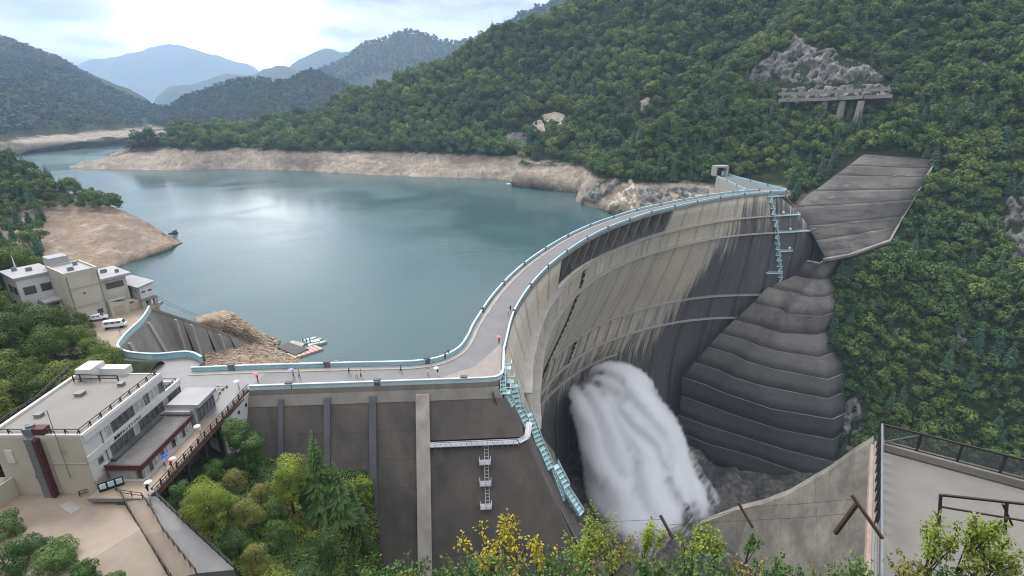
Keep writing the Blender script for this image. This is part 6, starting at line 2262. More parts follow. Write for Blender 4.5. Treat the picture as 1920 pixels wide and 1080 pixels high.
for o in (0, 1.0):
    a, c = gp_(11, 3.2 - o, 3.0), on(402, 601 + 3 * o, -13)
    for i in range(10):
        f0, f1 = i / 10, (i + 1) / 10
        s = lambda f: a.lerp(c, f) + Vector((0, 0, -3.0 * 4 * f * (1 - f) * .25))
        b_.bar(s(f0), s(f1), 0.07)
tag(b_.build('hoist_cables', M['grey_metal']), 'two thin grey cables slung from the gatehouse across to the gravel', 'cable')
# small pine and shrubs beside the office block
for px, py, Y, s, lab in ((150, 598, 120, 0.42, 'small umbrella-shaped pine beside the cream office block'), (168, 620, 117, 0.30, 'small clipped pine in front of the cream office block')):
    q = at(px, py, Y)
    tree('fine1', Vector((q.x, q.y, 0)), s, 1.0, lab, 'tree', None, 'pine_tree', 0.9)


# ------------------------------------------------------------------ vehicles
def car(loc, rz, L, W, Hh, body, label, cat, van=False):
    e = empty('parked_van' if van else 'parked_car', tuple(loc), label, cat)
    e.rotation_euler = (0, 0, rz)
    b_ = MB()
    if van:
        prof = [(-.5, .28), (-.5, .95), (-.47, 1.0), (.36, 1.0), (.46, .58), (.5, .5), (.5, .28)]
    else:
        prof = [(-.5, .28), (-.5, .62), (-.40, .66), (-.30, .98), (.12, 1.0), (.27, .68), (.48, .58), (.5, .42), (.5, .28)]
    n = len(prof)
    for y, k in ((-W / 2, 1.0), (W / 2, 1.0)):
        pass
    vs = []
    for y, ins in ((-W / 2, 0), (W / 2, 0)):
        for x, z in prof:
            yy = y * (0.86 if z > .7 else 1.0)
            vs.append((x * L, yy, z * Hh))
    fs = [tuple(range(n)), tuple(range(2 * n - 1, n - 1, -1))] + [(i, n + i, n + (i + 1) % n, (i + 1) % n) for i in range(n)]
    b_.add(vs, fs)
    o = bpy.data.objects.new('body', b_.mesh('body', body))
    COL.objects.link(o)
    o.parent = e
    bv = o.modifiers.new('bevel', 'BEVEL')
    bv.width, bv.segments = 0.07, 2

    def sub(nm, fn, mt):
        b2 = MB()
        fn(b2)
        o2 = bpy.data.objects.new(nm, b2.mesh(nm, mt))
        COL.objects.link(o2)
        o2.parent = e
    xs = (-.42, -.16, .10, .34) if van else (-.30, -.06, .13)
    for sy in (-1, 1):
        for a, c in zip(xs[:-1], xs[1:]):
            sub('side_window', lambda q: q.box(((a + c) / 2 * L, sy * W * .455, .81 * Hh), ((c - a) * L * .86, .12, .24 * Hh)), M['glass'])
    if van:
        sub('windscreen', lambda q: q.add([(.375 * L, -W * .38, .96 * Hh), (.375 * L, W * .38, .96 * Hh), (.462 * L, W * .42, .62 * Hh), (.462 * L, -W * .42, .62 * Hh)], ((0, 3, 2, 1),)), M['glass'])
    else:
        sub('windscreen', lambda q: q.add([(.135 * L, -W * .38, .98 * Hh), (.135 * L, W * .38, .98 * Hh), (.275 * L, W * .42, .72 * Hh), (.275 * L, -W * .42, .72 * Hh)], ((0, 3, 2, 1),)), M['glass'])
    sub('rear_window', lambda q: q.box((-.47 * L if van else -.36 * L, 0, .80 * Hh), (.22 if not van else .3, W * .7, .22 * Hh)), M['glass'])
    for sx_ in (-.32, .32):
        for sy in (-1, 1):
            sub('wheel', lambda q: q.tube([(sx_ * L, sy * W * .40, .33), (sx_ * L, sy * W * .52, .33)], .34, 14), M['black'])
    for sy in (-1, 1):
        sub('headlight', lambda q: q.box((.49 * L, sy * W * .36, .45 * Hh), (.1, .3, .14)), M['white_metal'])
    return e


M['car_white'] = pmat('white_car_paint', (0.72, 0.74, 0.77), (0.70, 0.72, 0.75), 0.5, 0.2, spec=0.6)
M['car_silver'] = pmat('silver_blue_car_paint', (0.46, 0.49, 0.56), (0.45, 0.48, 0.55), 0.5, 0.25, spec=0.6)
car(on(185, 600, 0.03), R(30), 4.3, 1.75, 1.6, M['car_white'], 'white estate car parked against the cream office block', 'car')
car(on(217, 614, 0.03), R(20), 4.7, 1.85, 2.0, M['car_white'], 'white van with dark windows parked in the open yard by the blue guard', 'van', True)

# ================================================================== foreground plants, lookout deck, people
def leafy(name, base, stems, n, leaf, lm, label, cat='shrub', group=None, seed=0, h=2.0, r=1.0, stem_r=0.02, top_only=0.4, bark='bark'):
    """shrub or sapling: bending stems that carry single leaves"""
    rng_ = random.Random(seed)
    e = empty(name, tuple(base), label, cat, group)
    sb, lb_ = MB(), MB()
    base = Vector(base)
    for k in range(stems):
        a = rng_.uniform(0, math.tau)
        rr_ = r * math.sqrt(rng_.random())
        tip = base + Vector((rr_ * math.cos(a), rr_ * math.sin(a), h * rng_.uniform(.7, 1.08)))
        mid = base.lerp(tip, .5) + Vector((rng_.gauss(0, .12), rng_.gauss(0, .12), 0)) * r + Vector((0, 0, .08 * h))
        P = [base + Vector((rng_.gauss(0, .05), rng_.gauss(0, .05), -.1)), mid, tip]
        sb.tube(P, [stem_r, stem_r * .65, stem_r * .25], 5)
        for _ in range(n // stems):
            f = top_only + (1 - top_only) * rng_.random() ** .7
            c = (P[1].lerp(P[2], (f - .5) * 2) if f > .5 else P[0].lerp(P[1], f * 2))
            off = Vector((rng_.gauss(0, 1), rng_.gauss(0, 1), rng_.gauss(0, .6)))
            off = off.normalized() * rng_.uniform(.02, .30) * min(r, h * .4)
            c = c + off
            d = (off + Vector((0, 0, rng_.uniform(-.2, .1)))).normalized()
            s = d.cross(Vector((rng_.gauss(0, .4), rng_.gauss(0, .4), 1))).normalized()
            L = leaf * rng_.uniform(.6, 1.3)
            w = L * .32
            lb_.add([c, c + d * L * .5 + s * w + Vector((0, 0, .04 * L)), c + d * L - Vector((0, 0, .15 * L)), c + d * L * .5 - s * w + Vector((0, 0, .04 * L))], ((0, 1, 2, 3),))
    sb.build('stems', M[bark], e)
    lb_.build('foliage', M[lm], e)
    return e


def big_tree(name, px, py_base, top, h, r, lm, label, n=5000, leaf=.3, seed=0, conifer=False, z=None, bark='bark', low=.1, cat='tree', group=None, nl=16):
    base = hit(px, py_base)[0] - Vector((0, 0, .1))      # rooted where the slope is seen
    if top > 200:
        h = max(1.0, at(px, top, base.y).z - base.z)
    e = empty(name, tuple(base), label, cat, group)
    if conifer:
        cm_ = conifer_crown(seed, h, r, int(h * 2.4), 26, .75, .30)
        tm_ = trunk_mesh(seed, h, .03 * h * .55, .97, 0)
    else:
        cm_ = broad_crown(seed, h, r, n, leaf, nl, low)
        tm_ = trunk_mesh(seed, h, .022 * h, .75, 8, r * .6)
    for nm, b_, mt in (('crown', cm_, lm), ('trunk', tm_, bark)):
        o = bpy.data.objects.new(nm, b_.mesh(nm, M[mt]))
        COL.objects.link(o)
        o.parent = e
    return e


# trees and shrubs on the slope below the promenade
big_tree('broadleaf_tree', 462, 880, 782, 8.5, 3.1, 'leaf_green', 'round-headed green tree with pale trunk against the white abutment wall', 6500, .26, 1, bark='bark_pale', low=.3)
big_tree('broadleaf_tree', 487, 900, 815, 6.0, 2.4, 'leaf_green', 'leafy green tree leaning over the shrubs beside the white abutment wall', 5000, .25, 2)
big_tree('broadleaf_tree', 552, 965, 858, 9.0, 3.7, 'leaf_lime', 'lime green tree between the pale fern tree and the tall larch', 8000, .24, 3)
big_tree('broadleaf_tree', 582, 970, 900, 7.0, 2.4, 'leaf_green', 'bushy green tree at the foot of the tall larch', 5000, .24, 4)
big_tree('larch_tree', 608, 972, 806, 14.5, 3.3, 'leaf_larch', 'tall pointed larch in front of the brown dam wall', conifer=True, seed=5)
big_tree('larch_tree', 640, 978, 862, 11.8, 2.9, 'leaf_larch', 'shorter larch growing against the tall pointed larch', conifer=True, seed=6)
big_tree('larch_tree', 664, 985, 900, 7.5, 2.6, 'leaf_larch', 'low spreading larch at the right edge of the shrubs', conifer=True, seed=7)
big_tree('broadleaf_tree', 684, 945, 896, 4.2, 2.0, 'leaf_lime', 'yellow-green bush topping the rock edge by the larches', 3600, .22, 8)
big_tree('locust_tree', 405, 1000, 898, 8.6, 3.4, 'leaf_lime', 'pale lime feathery tree with a thin leaning dark trunk', 6500, .2, 9, low=.35)
big_tree('broadleaf_tree', 470, 1000, 932, 4.2, 2.4, 'leaf_orange', 'rust-tinged bush beside the pale lime feathery tree', 4200, .18, 10)
for i, (px, py, top, h, r, lm, lab) in enumerate((
        (345, 950, 905, 2.6, 1.9, 'leaf_green', 'dark green bush at the promenade corner below the railing'),
        (362, 975, 932, 2.2, 1.7, 'leaf_orange', 'brownish bush beside the dark rail fence of the ramp'),
        (445, 920, 880, 2.4, 2.1, 'leaf_orange', 'orange-tinged bush in the middle of the shrub slope'),
        (492, 950, 905, 2.6, 2.0, 'leaf_orange', 'rust-coloured bush below the lime green tree'),
        (520, 985, 935, 2.8, 2.2, 'leaf_green', 'deep green bush between rust-coloured bushes'),
        (405, 905, 868, 2.6, 2.2, 'leaf_green', 'dark green bush under the promenade supports'),
        (436, 885, 850, 2.4, 2.0, 'leaf_green', 'dark green bush at the foot of the white abutment wall'),
        (430, 970, 925, 2.4, 2.0, 'leaf_lime', 'yellow-green bush behind the pale lime feathery tree'),
        (398, 1000, 955, 2.2, 1.7, 'leaf_lime', 'yellow-green bush along the dark rail fence'),
        (480, 985, 945, 2.0, 1.8, 'grass', 'straw-coloured tussock among the rust-coloured bushes'),
        (530, 1030, 975, 3.0, 2.2, 'leaf_green', 'green bush below the larches on the lower slope'),
        (620, 1060, 995, 3.0, 2.4, 'leaf_green', 'dense green bush under the larches near the lower slope edge'),
        (450, 1040, 995, 2.6, 2.0, 'leaf_green', 'green bush near the lower end of the ramp fence'),
        (485, 1075, 1020, 2.8, 2.2, 'leaf_orange', 'brown-tinged bush on the lower slope under the feathery tree'),
        (690, 1060, 1000, 2.8, 2.0, 'leaf_green', 'green bush at the lower end of the rock edge'))):
    big_tree('bush', px, py, top, h, r, lm, lab, 2600, .18, 40 + i, low=-.05, cat='bush', nl=9)
# grass among them
gb = MB()
rg = random.Random(77)
for _ in range(5200):
    px, py = rg.uniform(290, 720), rg.uniform(905, 1095)
    if px < 296 + max(0, py - 930) * 1.06:
        continue
    loc, nor = hit(px, py)
    if loc is None or loc.y > 88 or loc.y < 46:
        continue
    h = rg.uniform(.5, 1.3)
    a = rg.uniform(0, 6.28)
    w = .05
    tip = loc + Vector((rg.gauss(0, .25), rg.gauss(0, .25), h))
    s = Vector((math.cos(a), math.sin(a), 0)) * w
    gb.add([loc - s, loc + s, tip], ((0, 1, 2),))
tag(gb.build('tall_grass', M['grass']), 'straw-green tall grass between the bushes on the slope', 'grass', kind='stuff')
# dense low cover over the whole shrub slope
cv_ = MB()
cv_.nrm = []
for _ in range(30000):
    px, py = rg.uniform(285, 712), rg.uniform(862, 1100)
    if px < 296 + (py - 930) * 1.06 or (py < 925 and px < 292 + (925 - py) * 1.15):
        continue
    loc, nor = hit(px, py)
    if loc is None or loc.y > 87 or loc.y < 44 or loc.x < -52.0:
        continue
    hgt = 0.25 + 1.5 * max(0, mnoise.fractal(loc * .22, 1, 2, 3) + .35)
    p = loc + Vector((rg.gauss(0, .1), rg.gauss(0, .1), hgt * rg.uniform(.35, 1.0)))
    nn = Vector((rg.gauss(0, .5), rg.gauss(-.25, .5), 1)).normalized()
    u = nn.cross(Vector((rg.gauss(0, 1), rg.gauss(0, 1), 0.2))).normalized()
    w = nn.cross(u)
    sz = rg.uniform(.18, .42)
    k = mnoise.noise(loc * .16 + Vector((9, 0, 0)))
    mi = 0 if k < .02 else (1 if k < .34 else 2)
    if rg.random() < .2:
        mi = rg.randrange(3)
    cv_.add([p - u * sz * .5, p - w * sz * .35, p + u * sz * .5, p + w * sz * .35], ((0, 1, 2, 3),), mi)
    cv_.nrm += [tuple((nn + Vector((0, 0, .6))).normalized())] * 4
tag(cv_.build('ground_cover', [M['leaf_green'], M['leaf_lime'], M['leaf_orange']]), 'dense green and rusty low growth covering the slope below the promenade', 'ground cover', kind='stuff')
# bushes below the courtyard on the left
for i, (px, py, top, h, r, lab) in enumerate((
        (15, 1010, 968, 5.0, 2.6, 'tall green bush below the outbuilding window'), (60, 1045, 1005, 4.6, 2.8, 'broad green bush under the courtyard edge posts'),
        (118, 1060, 1022, 4.2, 2.6, 'light green bush reaching over the pale inspection cover'), (20, 1085, 1020, 4.5, 3.0, 'wide green bush on the lowest left slope'),
        (110, 1090, 1035, 4.4, 3.0, 'rounded green bush on the lower slope under the courtyard'), (165, 1100, 1060, 3.4, 2.2, 'small green bush under the courtyard beside the paths'), (200, 1112, 1085, 3.0, 2.0, 'low green bush beside the stepped path foot'))):
    big_tree('bush', px, py, top, h, r, 'leaf_green' if i % 2 else 'leaf_larch', lab, 4600, .19, 70 + i, low=-.05, cat='bush', nl=12)

# close plants on the lookout slope
for i, (px, py, Y, h, r, n, leaf, lm, lab, st_, to) in enumerate((
        (905, 1085, 13.0, 1.95, 1.0, 300, .13, 'leaf_yel', 'bright yellow shrub with large leaves in front of the dam', 9, .35),
        (965, 1080, 13.5, 2.45, .75, 230, .14, 'leaf_yel', 'taller yellow sapling with scattered leaves above the yellow shrub', 7, .45),
        (1005, 1085, 13.2, 1.6, .7, 230, .13, 'leaf_yel', 'low golden shrub at the foot of the yellow sapling', 7, .3),
        (1100, 1075, 13.5, 2.1, 1.0, 1500, .10, 'leaf_lime', 'yellow-green bush beside the end of the turquoise stairway', 14, .2),
        (1145, 1080, 13.0, 1.6, .8, 900, .10, 'leaf_orange', 'olive bush spreading in front of the water plume', 10, .2),
        (1206, 1085, 14.0, 2.55, .50, 520, .11, 'leaf_lime', 'slim green sapling standing out against the white plume', 6, .62),
        (1290, 1080, 13.5, 2.0, .62, 640, .11, 'leaf_lime', 'yellow-green sapling right of the plume beside a wooden post', 8, .4),
        (1335, 1070, 13.2, 1.55, .45, 300, .10, 'leaf_lime', 'small lime shoot between the sapling and the wire fence', 5, .35),
        (1395, 1060, 12.6, 1.4, .35, 180, .10, 'leaf_green', 'thin green shoot by the leaning fence post', 4, .4),
        (1740, 1068, 10.0, 1.45, .55, 1000, .085, 'leaf_lime', 'lime green shrub rising in front of the concrete deck', 10, .25),
        (1800, 1065, 9.6, 1.70, .45, 760, .09, 'leaf_lime', 'upright green shrub before the deck railing', 7, .3),
        (1850, 1080, 9.4, 1.2, .5, 800, .085, 'leaf_lime', 'low lime shrub at the right end before the deck railing', 8, .25))):
    q = at(px, py, Y)
    leafy('shrub', q, st_, n, leaf, lm, lab, 'shrub', None, 900 + i, h, r, .018, to)
for i in range(34):
    px = 690 + i * 37 + rg.uniform(-12, 12)
    Y = rg.uniform(8.5, 12.0)
    q = at(px, 1124 + rg.uniform(-10, 25), Y)
    leafy('bush', q, 12, 520, .10, ('leaf_green', 'leaf_larch', 'leaf_green', 'leaf_orange')[i % 4], 'dark leafy bush in the undergrowth right below the lookout', 'bush', 'undergrowth below the lookout', 1200 + i, rg.uniform(.8, 1.25), .7, .014, .15)

# ------------------------------------------------------------------ concrete deck at the right with its railing
dz = 40.0
D0 = on(1643, 835, dz)
DR = on(1930, 912, dz)
DN = on(1640, 985, dz)
dke = empty('lookout_deck', tuple(D0), 'bare concrete lookout deck with a dark steel railing at the right', 'deck')
ex = (DR - D0).normalized()
ey = (DN - D0).normalized()
far = D0 + ex * 14
pz = [D0, D0 + ey * 9.0, far + ey * 9.0, far]
M['deck'] = pmat('deck_concrete', (0.172, 0.162, 0.147), (0.138, 0.130, 0.118), 0.9, 0.7, 0.15, 0.01, dirt=(0.20, 0.185, 0.165), dirt_scale=0.45, dirt_amt=0.5, spec=0.35)
part('floor', M['deck'], dke, lambda b_: b_.prism([(p.x, p.y) for p in pz], dz - 0.5, dz))
part('kerb', M['concrete'], dke, lambda b_: (b_.bar(D0 + Vector((0, 0, .12)), far + Vector((0, 0, .12)), 0.35, 0.24), b_.bar(D0 + Vector((0, 0, .1)), D0 + ey * 9 + Vector((0, 0, .1)), 0.18, 0.2)))
part('drain_line', M['void'], dke, lambda b_: b_.bar(D0 + ey * .32 + ex * .2 + Vector((0, 0, .005)), far + ey * .32 + Vector((0, 0, .005)), 0.12, 0.02))
up_ = Vector((0, 0, 1))
for hgt, nm in ((1.06, 'handrail'), (0.25, 'rail')):
    part(nm, M['dark_metal'], dke, lambda b_: b_.bar(D0 + up_ * hgt, far + up_ * hgt, 0.07 if hgt > 1 else 0.05))
    part(nm, M['grey_metal'], dke, lambda b_: b_.bar(D0 + up_ * hgt, D0 + ey * 9 + up_ * hgt, 0.07 if hgt > 1 else 0.05))
L_ = (far - D0).length
for k in range(11):
    q = D0 + ex * (0.02 + k * 1.32)
    part('post', M['dark_metal'], dke, lambda b_: b_.bar(q + up_ * .2, q + up_ * 1.06, 0.07))
m, nt, b = new_mat('rail_mesh')
b.inputs['Base Color'].default_value = (0.10, 0.11, 0.12, 1)
b.inputs['Alpha'].default_value = 0.35
b.inputs['Roughness'].default_value = 0.4
M['mesh'] = m
for k in range(10):
    q0_, q1_ = D0 + ex * (0.08 + k * 1.32), D0 + ex * (1.28 + k * 1.32)
    part('mesh_panel', M['mesh'], dke, lambda b_: b_.bar(q0_ + up_ * .65, q1_ + up_ * .65, 0.012, 0.72))
for k in range(9):
    q = D0 + ey * (0.55 + k * .62)
    part('slat', M['dark_metal'], dke, lambda b_: b_.bar(q + up_ * .15, q + up_ * 1.0 + ey * (-.10), 0.05, 0.12))
part('brace', M['grey_metal'], dke, lambda b_: b_.bar(D0 + ey * .2 + up_ * .22, D0 + ex * 1.3 + up_ * 1.0, 0.05))
part('edge_strip', pmat('red_brick_edge', (0.30, 0.20, 0.165), (0.36, 0.30, 0.26), 3.0, 0.9), dke, lambda b_: b_.bar(D0 + Vector((-.14, -.05, -.12)), D0 + ey * 9 + Vector((-.14, 0, -.12)), 0.22, 0.35))
# nearer rail in front of the deck
nr = empty('near_rail', tuple(at(1800, 975, 11.5)), 'dark steel rail with leaning post in front of the concrete deck', 'railing')
r0, r1 = at(1763, 928, 12.2), at(1930, 946, 11.8)
r2, r3 = at(1763, 950, 12.2), at(1930, 978, 11.8)
part('handrail', M['dark_metal'], nr, lambda b_: b_.bar(r0, r1, 0.06))
part('rail', M['dark_metal'], nr, lambda b_: b_.bar(r2, r3, 0.045))
for px, pa, pb in ((1764, 927, 985), (1888, 941, 1000)):
    part('post', M['dark_metal'], nr, lambda b_: b_.bar(at(px, pa, 12.1), at(px - 4, pb, 12.1), 0.06))
part('post', M['dark_metal'], nr, lambda b_: b_.bar(at(1880, 945, 12.1), at(1898, 985, 12.0), 0.05))
# formwork-marked retaining wall falling away to the left of the deck
rwl = empty('retaining_wall', tuple(on(1560, 960, 34)), 'rough pale retaining wall with board marks sloping down left of the deck', 'wall')
m, nt, b = new_mat('board_marked_concrete')
g = NT(nt)
geo = g.n('ShaderNodeNewGeometry')
n1 = g.noise(geo.outputs['Position'], 0.7, 7.0, .65)
n2 = g.noise(g.vmul(geo.outputs['Position'], (5.0, 5.0, .5)), 1.0, 8.0, .75)
c1 = g.mix(g.ramp(n1, .35, .65), (0.21, 0.193, 0.165), (0.105, 0.097, 0.085))
c1 = g.mix(g.ramp(n2, .5, .68, 0, .6), c1, (0.085, 0.078, 0.066))
g.l(c1, b.inputs['Base Color'])
b.inputs['Roughness'].default_value = .9
g.bump(n2, .5, .05, b)
M['board'] = m
tp = [on(1638, 826, 39.6), on(1600, 850, 38.6), on(1555, 882, 37.0), on(1480, 926, 34.6), on(1430, 945, 33.2), on(1380, 957, 31.8), on(1310, 984, 29.6)]
bt = [on(1644, 1110, 36.0), on(1608, 1115, 35.0), on(1562, 1120, 33.8), on(1488, 1125, 31.6), on(1434, 1100, 30.2), on(1384, 1040, 29.8), on(1310, 990, 29.4)]
for (a, c), (d, e_) in zip(zip(tp[:-1], tp[1:]), zip(bt[:-1], bt[1:])):
    nseg = max(1, round((c - a).length / 1.1))
    for k in range(nseg):
        f0, f1 = k / nseg + .0015, (k + 1) / nseg - .0015
        b_ = MB()
        A_, B_, C_, E_ = a.lerp(c, f0), a.lerp(c, f1), d.lerp(e_, f1), d.lerp(e_, f0)
        th = Vector((.35, .5, -.1))
        b_.add([A_, B_, C_, E_, A_ + th, B_ + th, C_ + th, E_ + th], ((0, 1, 2, 3), (7, 6, 5, 4), (4, 5, 1, 0), (5, 6, 2, 1), (6, 7, 3, 2), (7, 4, 0, 3)))
        b_.build('wall_panel', M['board'], rwl)
# leaning timber posts and wire
def post_thing(a, c, w, label):
    b_ = MB()
    b_.bar(a, c, w, w * 1.1)
    o = b_.build('fence_post', M['brown_wood'], None, bevel=.008)
    tag(o, label, 'post')
    return o


post_thing(at(1597, 928, 12.0), at(1655, 1010, 11.3), .075, 'leaning brown timber post holding the wires left of the deck')
post_thing(at(1607, 944, 12.1), at(1566, 1000, 12.4), .10, 'dark timber strut propping the leaning wire post')
post_thing(at(1384, 942, 12.6), at(1412, 990, 12.2), .06, 'short broken timber post on the wire fence')
post_thing(at(1238, 966, 13.0), at(1262, 1010, 12.6), .07, 'short reddish timber post beside the slim green sapling')
b_ = MB()
for pts_ in (((1230, 1000, 13), (1390, 955, 12.6), (1500, 945, 12.4), (1597, 936, 12.0)), ((1240, 985, 13), (1400, 976, 12.6), (1510, 970, 12.4), (1600, 962, 12.0)), ((1040, 985, 13.4), (1150, 978, 13.2), (1240, 974, 13))):
    P_ = cr(np.array([at(*q) for q in pts_]), 14)
    b_.tube([Vector(p) for p in P_], .007, 4)
tag(b_.build('fence_wire', M['dark_metal']), 'thin sagging wires strung between the timber posts', 'wire')


# ------------------------------------------------------------------ people
def person_mesh(seed, stride=.25, arm=0.3):
    """one continuous skinned body: hips, legs, torso, arms, neck, head"""
    V = [(0, 0, .95), (0, 0, 1.15), (0, .02, 1.38), (0, .02, 1.50), (0, .03, 1.58), (0, .05, 1.68),
         (.09, 0, .90), (.10, stride * .5, .50), (.10, stride * .6, .08), (.10, stride * .6 + .13, .04),
         (-.09, 0, .90), (-.10, -stride * .3, .50), (-.10, -stride * .75, .10), (-.10, -stride * .75 + .12, .05),
         (.19, .02, 1.40), (.25, -.04, 1.14), (.24, .10, .92), (.24, .14, .83),
         (-.19, .02, 1.40), (-.25, .02, 1.16), (-.16, arm, 1.18), (-.12, arm + .06, 1.24)]
    E_ = [(0, 1), (1, 2), (2, 3), (3, 4), (4, 5), (0, 6), (6, 7), (7, 8), (8, 9), (0, 10), (10, 11), (11, 12), (12, 13), (2, 14), (14, 15), (15, 16), (16, 17), (2, 18), (18, 19), (19, 20), (20, 21)]
    rad = [.15, .14, .16, .07, .085, .10, .10, .075, .05, .045, .10, .075, .05, .045, .075, .055, .042, .045, .075, .055, .042, .045]
    me_ = bpy.data.meshes.new('body')
    me_.from_pydata(V, E_, [])
    o = bpy.data.objects.new('tmp', me_)
    COL.objects.link(o)
    sk = o.modifiers.new('skin', 'SKIN')
    for i, r_ in enumerate(rad):
        me_.skin_vertices[0].data[i].radius = (r_, r_ * .85)
    me_.skin_vertices[0].data[0].use_root = True
    ss_ = o.modifiers.new('sub', 'SUBSURF')
    ss_.levels = ss_.render_levels = 1
    dg = bpy.context.evaluated_depsgraph_get()
    out_ = bpy.data.meshes.new_from_object(o.evaluated_get(dg))
    bpy.data.objects.remove(o)
    return out_


PM = [person_mesh(0, .22, .22), person_mesh(1, .42, .30), person_mesh(2, .05, .26)]
cl = {}


def cloth(c):
    if c not in cl:
        cl[c] = pmat('cloth_%d' % len(cl), c, None, 3.0, .9)
    return cl[c]


SKIN = pmat('skin', (.45, .30, .22), (.40, .26, .19), 3, .6)
HAIR = pmat('hair', (.02, .017, .015), (.03, .025, .02), 5, .7)


def person(loc, rz, top_c, leg_c, label, pose=0, umb=None, umb_label=None, s=1.0):
    e = empty('person', tuple(loc), label, 'person')
    e.rotation_euler = (0, 0, rz)
    e.scale = (s, s, s)
    me_ = PM[pose].copy()
    me_.materials.clear()
    for mt in (cloth(top_c), cloth(leg_c), SKIN, M['black']):
        me_.materials.append(mt)
    for p in me_.polygons:
        z, x = p.center.z, abs(p.center.x)
        if z > 1.52:
            p.material_index = 2
        elif z < .09:
            p.material_index = 3
        elif z < .93 and x < .2:
            p.material_index = 1
        elif z < .87:
            p.material_index = 2
        else:
            p.material_index = 0
        p.use_smooth = True
    o = bpy.data.objects.new('body', me_)
    COL.objects.link(o)
    o.parent = e
    b_ = MB()
    b_.lathe([(.105, -.05), (.118, .03), (.10, .10), (.05, .135), (.01, .14)], (0, .025, 1.665), 10)
    o = bpy.data.objects.new('hair', b_.mesh('hair', HAIR, True))
    COL.objects.link(o)
    o.parent = e
    if umb:
        hand = Vector((-.12, (.28, .36, .32)[pose], 1.24)) * s
        w = Matrix.Rotation(rz, 3, 'Z') @ hand + Vector(loc)
        u = empty('umbrella', tuple(w), umb_label, 'umbrella')
        b_ = MB()
        n = 8
        rim = [(math.cos(k * math.tau / n) * .55, math.sin(k * math.tau / n) * .55, .66) for k in range(n)]
        mid_ = [(math.cos(k * math.tau / n) * .32, math.sin(k * math.tau / n) * .32, .82) for k in range(n)]
        b_.add(rim + mid_ + [(0, 0, .90)], [(k, (k + 1) % n, n + (k + 1) % n, n + k) for k in range(n)] + [(n + k, n + (k + 1) % n, 2 * n) for k in range(n)])
        o = bpy.data.objects.new('canopy', b_.mesh('canopy', cloth(umb)))
        COL.objects.link(o)
        o.parent = u
        b_ = MB()
        b_.tube([(0, 0, -.12), (0, 0, .95)], .014, 6)
        o = bpy.data.objects.new('shaft', b_.mesh('shaft', M['dark_metal']))
        COL.objects.link(o)
        o.parent = u
        u.rotation_euler = (.08, -.06, rz)
    return e


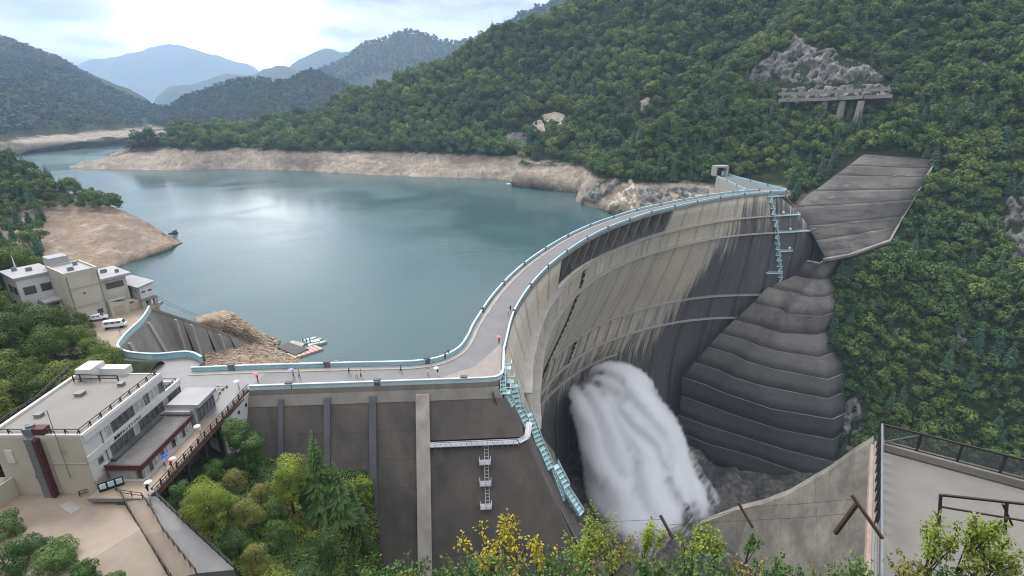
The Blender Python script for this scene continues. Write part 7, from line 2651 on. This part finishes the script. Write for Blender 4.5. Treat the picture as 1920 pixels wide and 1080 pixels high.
WH, RD, BL, BK, YE, PK, LI, GY, NV = (.7, .7, .7), (.45, .04, .05), (.02, .09, .55), (.02, .02, .025), (.62, .40, .03), (.62, .22, .25), (.42, .34, .50), (.25, .25, .27), (.03, .04, .10)
ppl = [
    # px, py of the feet, z, heading, top, legs, label, pose, umbrella, umbrella label
    (551, 708, 0, 1.4, LI, BK, 'person in lilac walking the dam road under a lilac umbrella', 1, LI, 'lilac umbrella carried along the dam road'),
    (562, 709, 0, 1.5, LI, BK, 'person in a lilac raincoat walking just ahead of a lilac umbrella', 1, None, None),
    (632, 686, .13, 3.1, WH, BK, 'person in white standing at the lake-side guard by a lamp pillar', 2, None, None),
    (655, 704, 0, -1.5, BK, GY, 'person in black walking on the dam road behind a yellow raincoat', 1, None, None),
    (669, 709, 0, -1.4, WH, GY, 'person in white walking beside a yellow raincoat', 1, None, None),
    (677, 707, 0, -1.4, YE, BK, 'person in a yellow raincoat walking on the dam road', 0, None, None),
    (752, 699, 0, -1.5, BL, BK, 'person in blue bending forward on the dam road', 1, None, None),
    (803, 705, 0, 1.2, WH, GY, 'person in white by the near guard of the dam road', 0, None, None),
    (821, 705, 0, 1.2, BK, WH, 'person in black by the near guard of the dam road', 0, WH, 'white umbrella held by the near guard of the dam road'),
    (835, 674, .13, 2.8, RD, NV, 'person in a red jacket leaning on the lake-side guard at the bend', 2, None, None),
    (841, 669, .13, 2.8, NV, NV, 'person in navy leaning on the lake-side guard at the bend', 2, None, None),
    (936, 644, 0, 2.2, RD, BK, 'person in red on the arch road under a pink umbrella', 0, PK, 'pink umbrella on the arch road'),
    (953, 590, 0, 0.3, WH, GY, 'person in white on the arch road at the gorge-side guard', 0, None, None),
    (957, 584, 0, 0.3, BK, BK, 'person in black on the arch road at the gorge-side guard', 0, None, None),
    (449, 730, 0, 1.6, WH, GY, 'person in white at the railing end under a white umbrella', 0, WH, 'white umbrella at the end of the promenade railing'),
    (484, 716, 0, 1.6, RD, BK, 'person near the wing guard under a salmon-pink umbrella', 0, PK, 'salmon-pink umbrella above the wing guard'),
    (377, 816, 0, 1.5, WH, GY, 'person halfway along the promenade under a white umbrella', 0, WH, 'white umbrella halfway along the promenade railing'),
    (324, 842, 0, 1.0, BK, NV, 'person in black standing at the shop windows', 2, None, None),
    (329, 838, 0, 3.5, BK, BK, 'person in dark clothes beside another at the shop windows', 2, None, None),
    (309, 875, 0, -1.6, WH, NV, 'person walking under a bright blue umbrella by the shop', 1, BL, 'bright blue umbrella on the promenade'),
    (323, 880, 0, -1.6, RD, BK, 'person in red walking under a pale pink umbrella', 1, (.75, .52, .55), 'pale pink umbrella next to a bright blue one'),
    (279, 925, 0, -1.6, BK, BK, 'person in black at the promenade corner under a white umbrella', 0, WH, 'white umbrella at the promenade corner'),
    (283, 945, -.32, -1.6, WH, GY, 'person in white on the ramp under a dark umbrella', 0, GY, 'dark grey umbrella on the ramp'),
    (388, 757, 0, 1.4, BK, GY, 'person in black behind the white banner board', 2, None, None),
    (398, 750, 0, 1.4, WH, BK, 'person with a white umbrella beside the banner board', 2, WH, 'white umbrella beside the banner board'),
    (221, 589, .03, .6, RD, BK, 'person in a red raincoat before the garage door', 0, None, None),
    (236, 585, .03, .6, (.30, .05, .04), BK, 'person in a dark red raincoat between the garage doors', 0, None, None),
    (255, 578, .03, .6, (.6, .06, .05), RD, 'person all in red at the end of the garage', 2, None, None),
    (226, 628, .03, .6, LI, WH, 'person in pale lilac standing between the white van and the blue guard', 2, None, None),
]
for px, py, z, rz, tc_, lc_, lab, pose, um, ul in ppl:
    person(on(px, py, z + .005), rz, tc_, lc_, lab, pose, um, ul)

# ================================================================== haze
mb = MB()
mb.box((-1000, 4400, 545), (16000, 10200, 1506))
hz_m = bpy.data.materials.new('haze')
hz_m.use_nodes = True
hn = hz_m.node_tree
hn.nodes.clear()
pv = hn.nodes.new('ShaderNodeVolumePrincipled')
pv.inputs['Color'].default_value = (0.56, 0.75, 1.0, 1)
pv.inputs['Density'].default_value = 0.000115
pv.inputs['Anisotropy'].default_value = 0.2
ho = hn.nodes.new('ShaderNodeOutputMaterial')
hn.links.new(pv.outputs[0], ho.inputs['Volume'])
haze = mb.build('haze', hz_m)
tag(haze, 'pale blue haze filling the valley air', 'haze', kind='stuff')
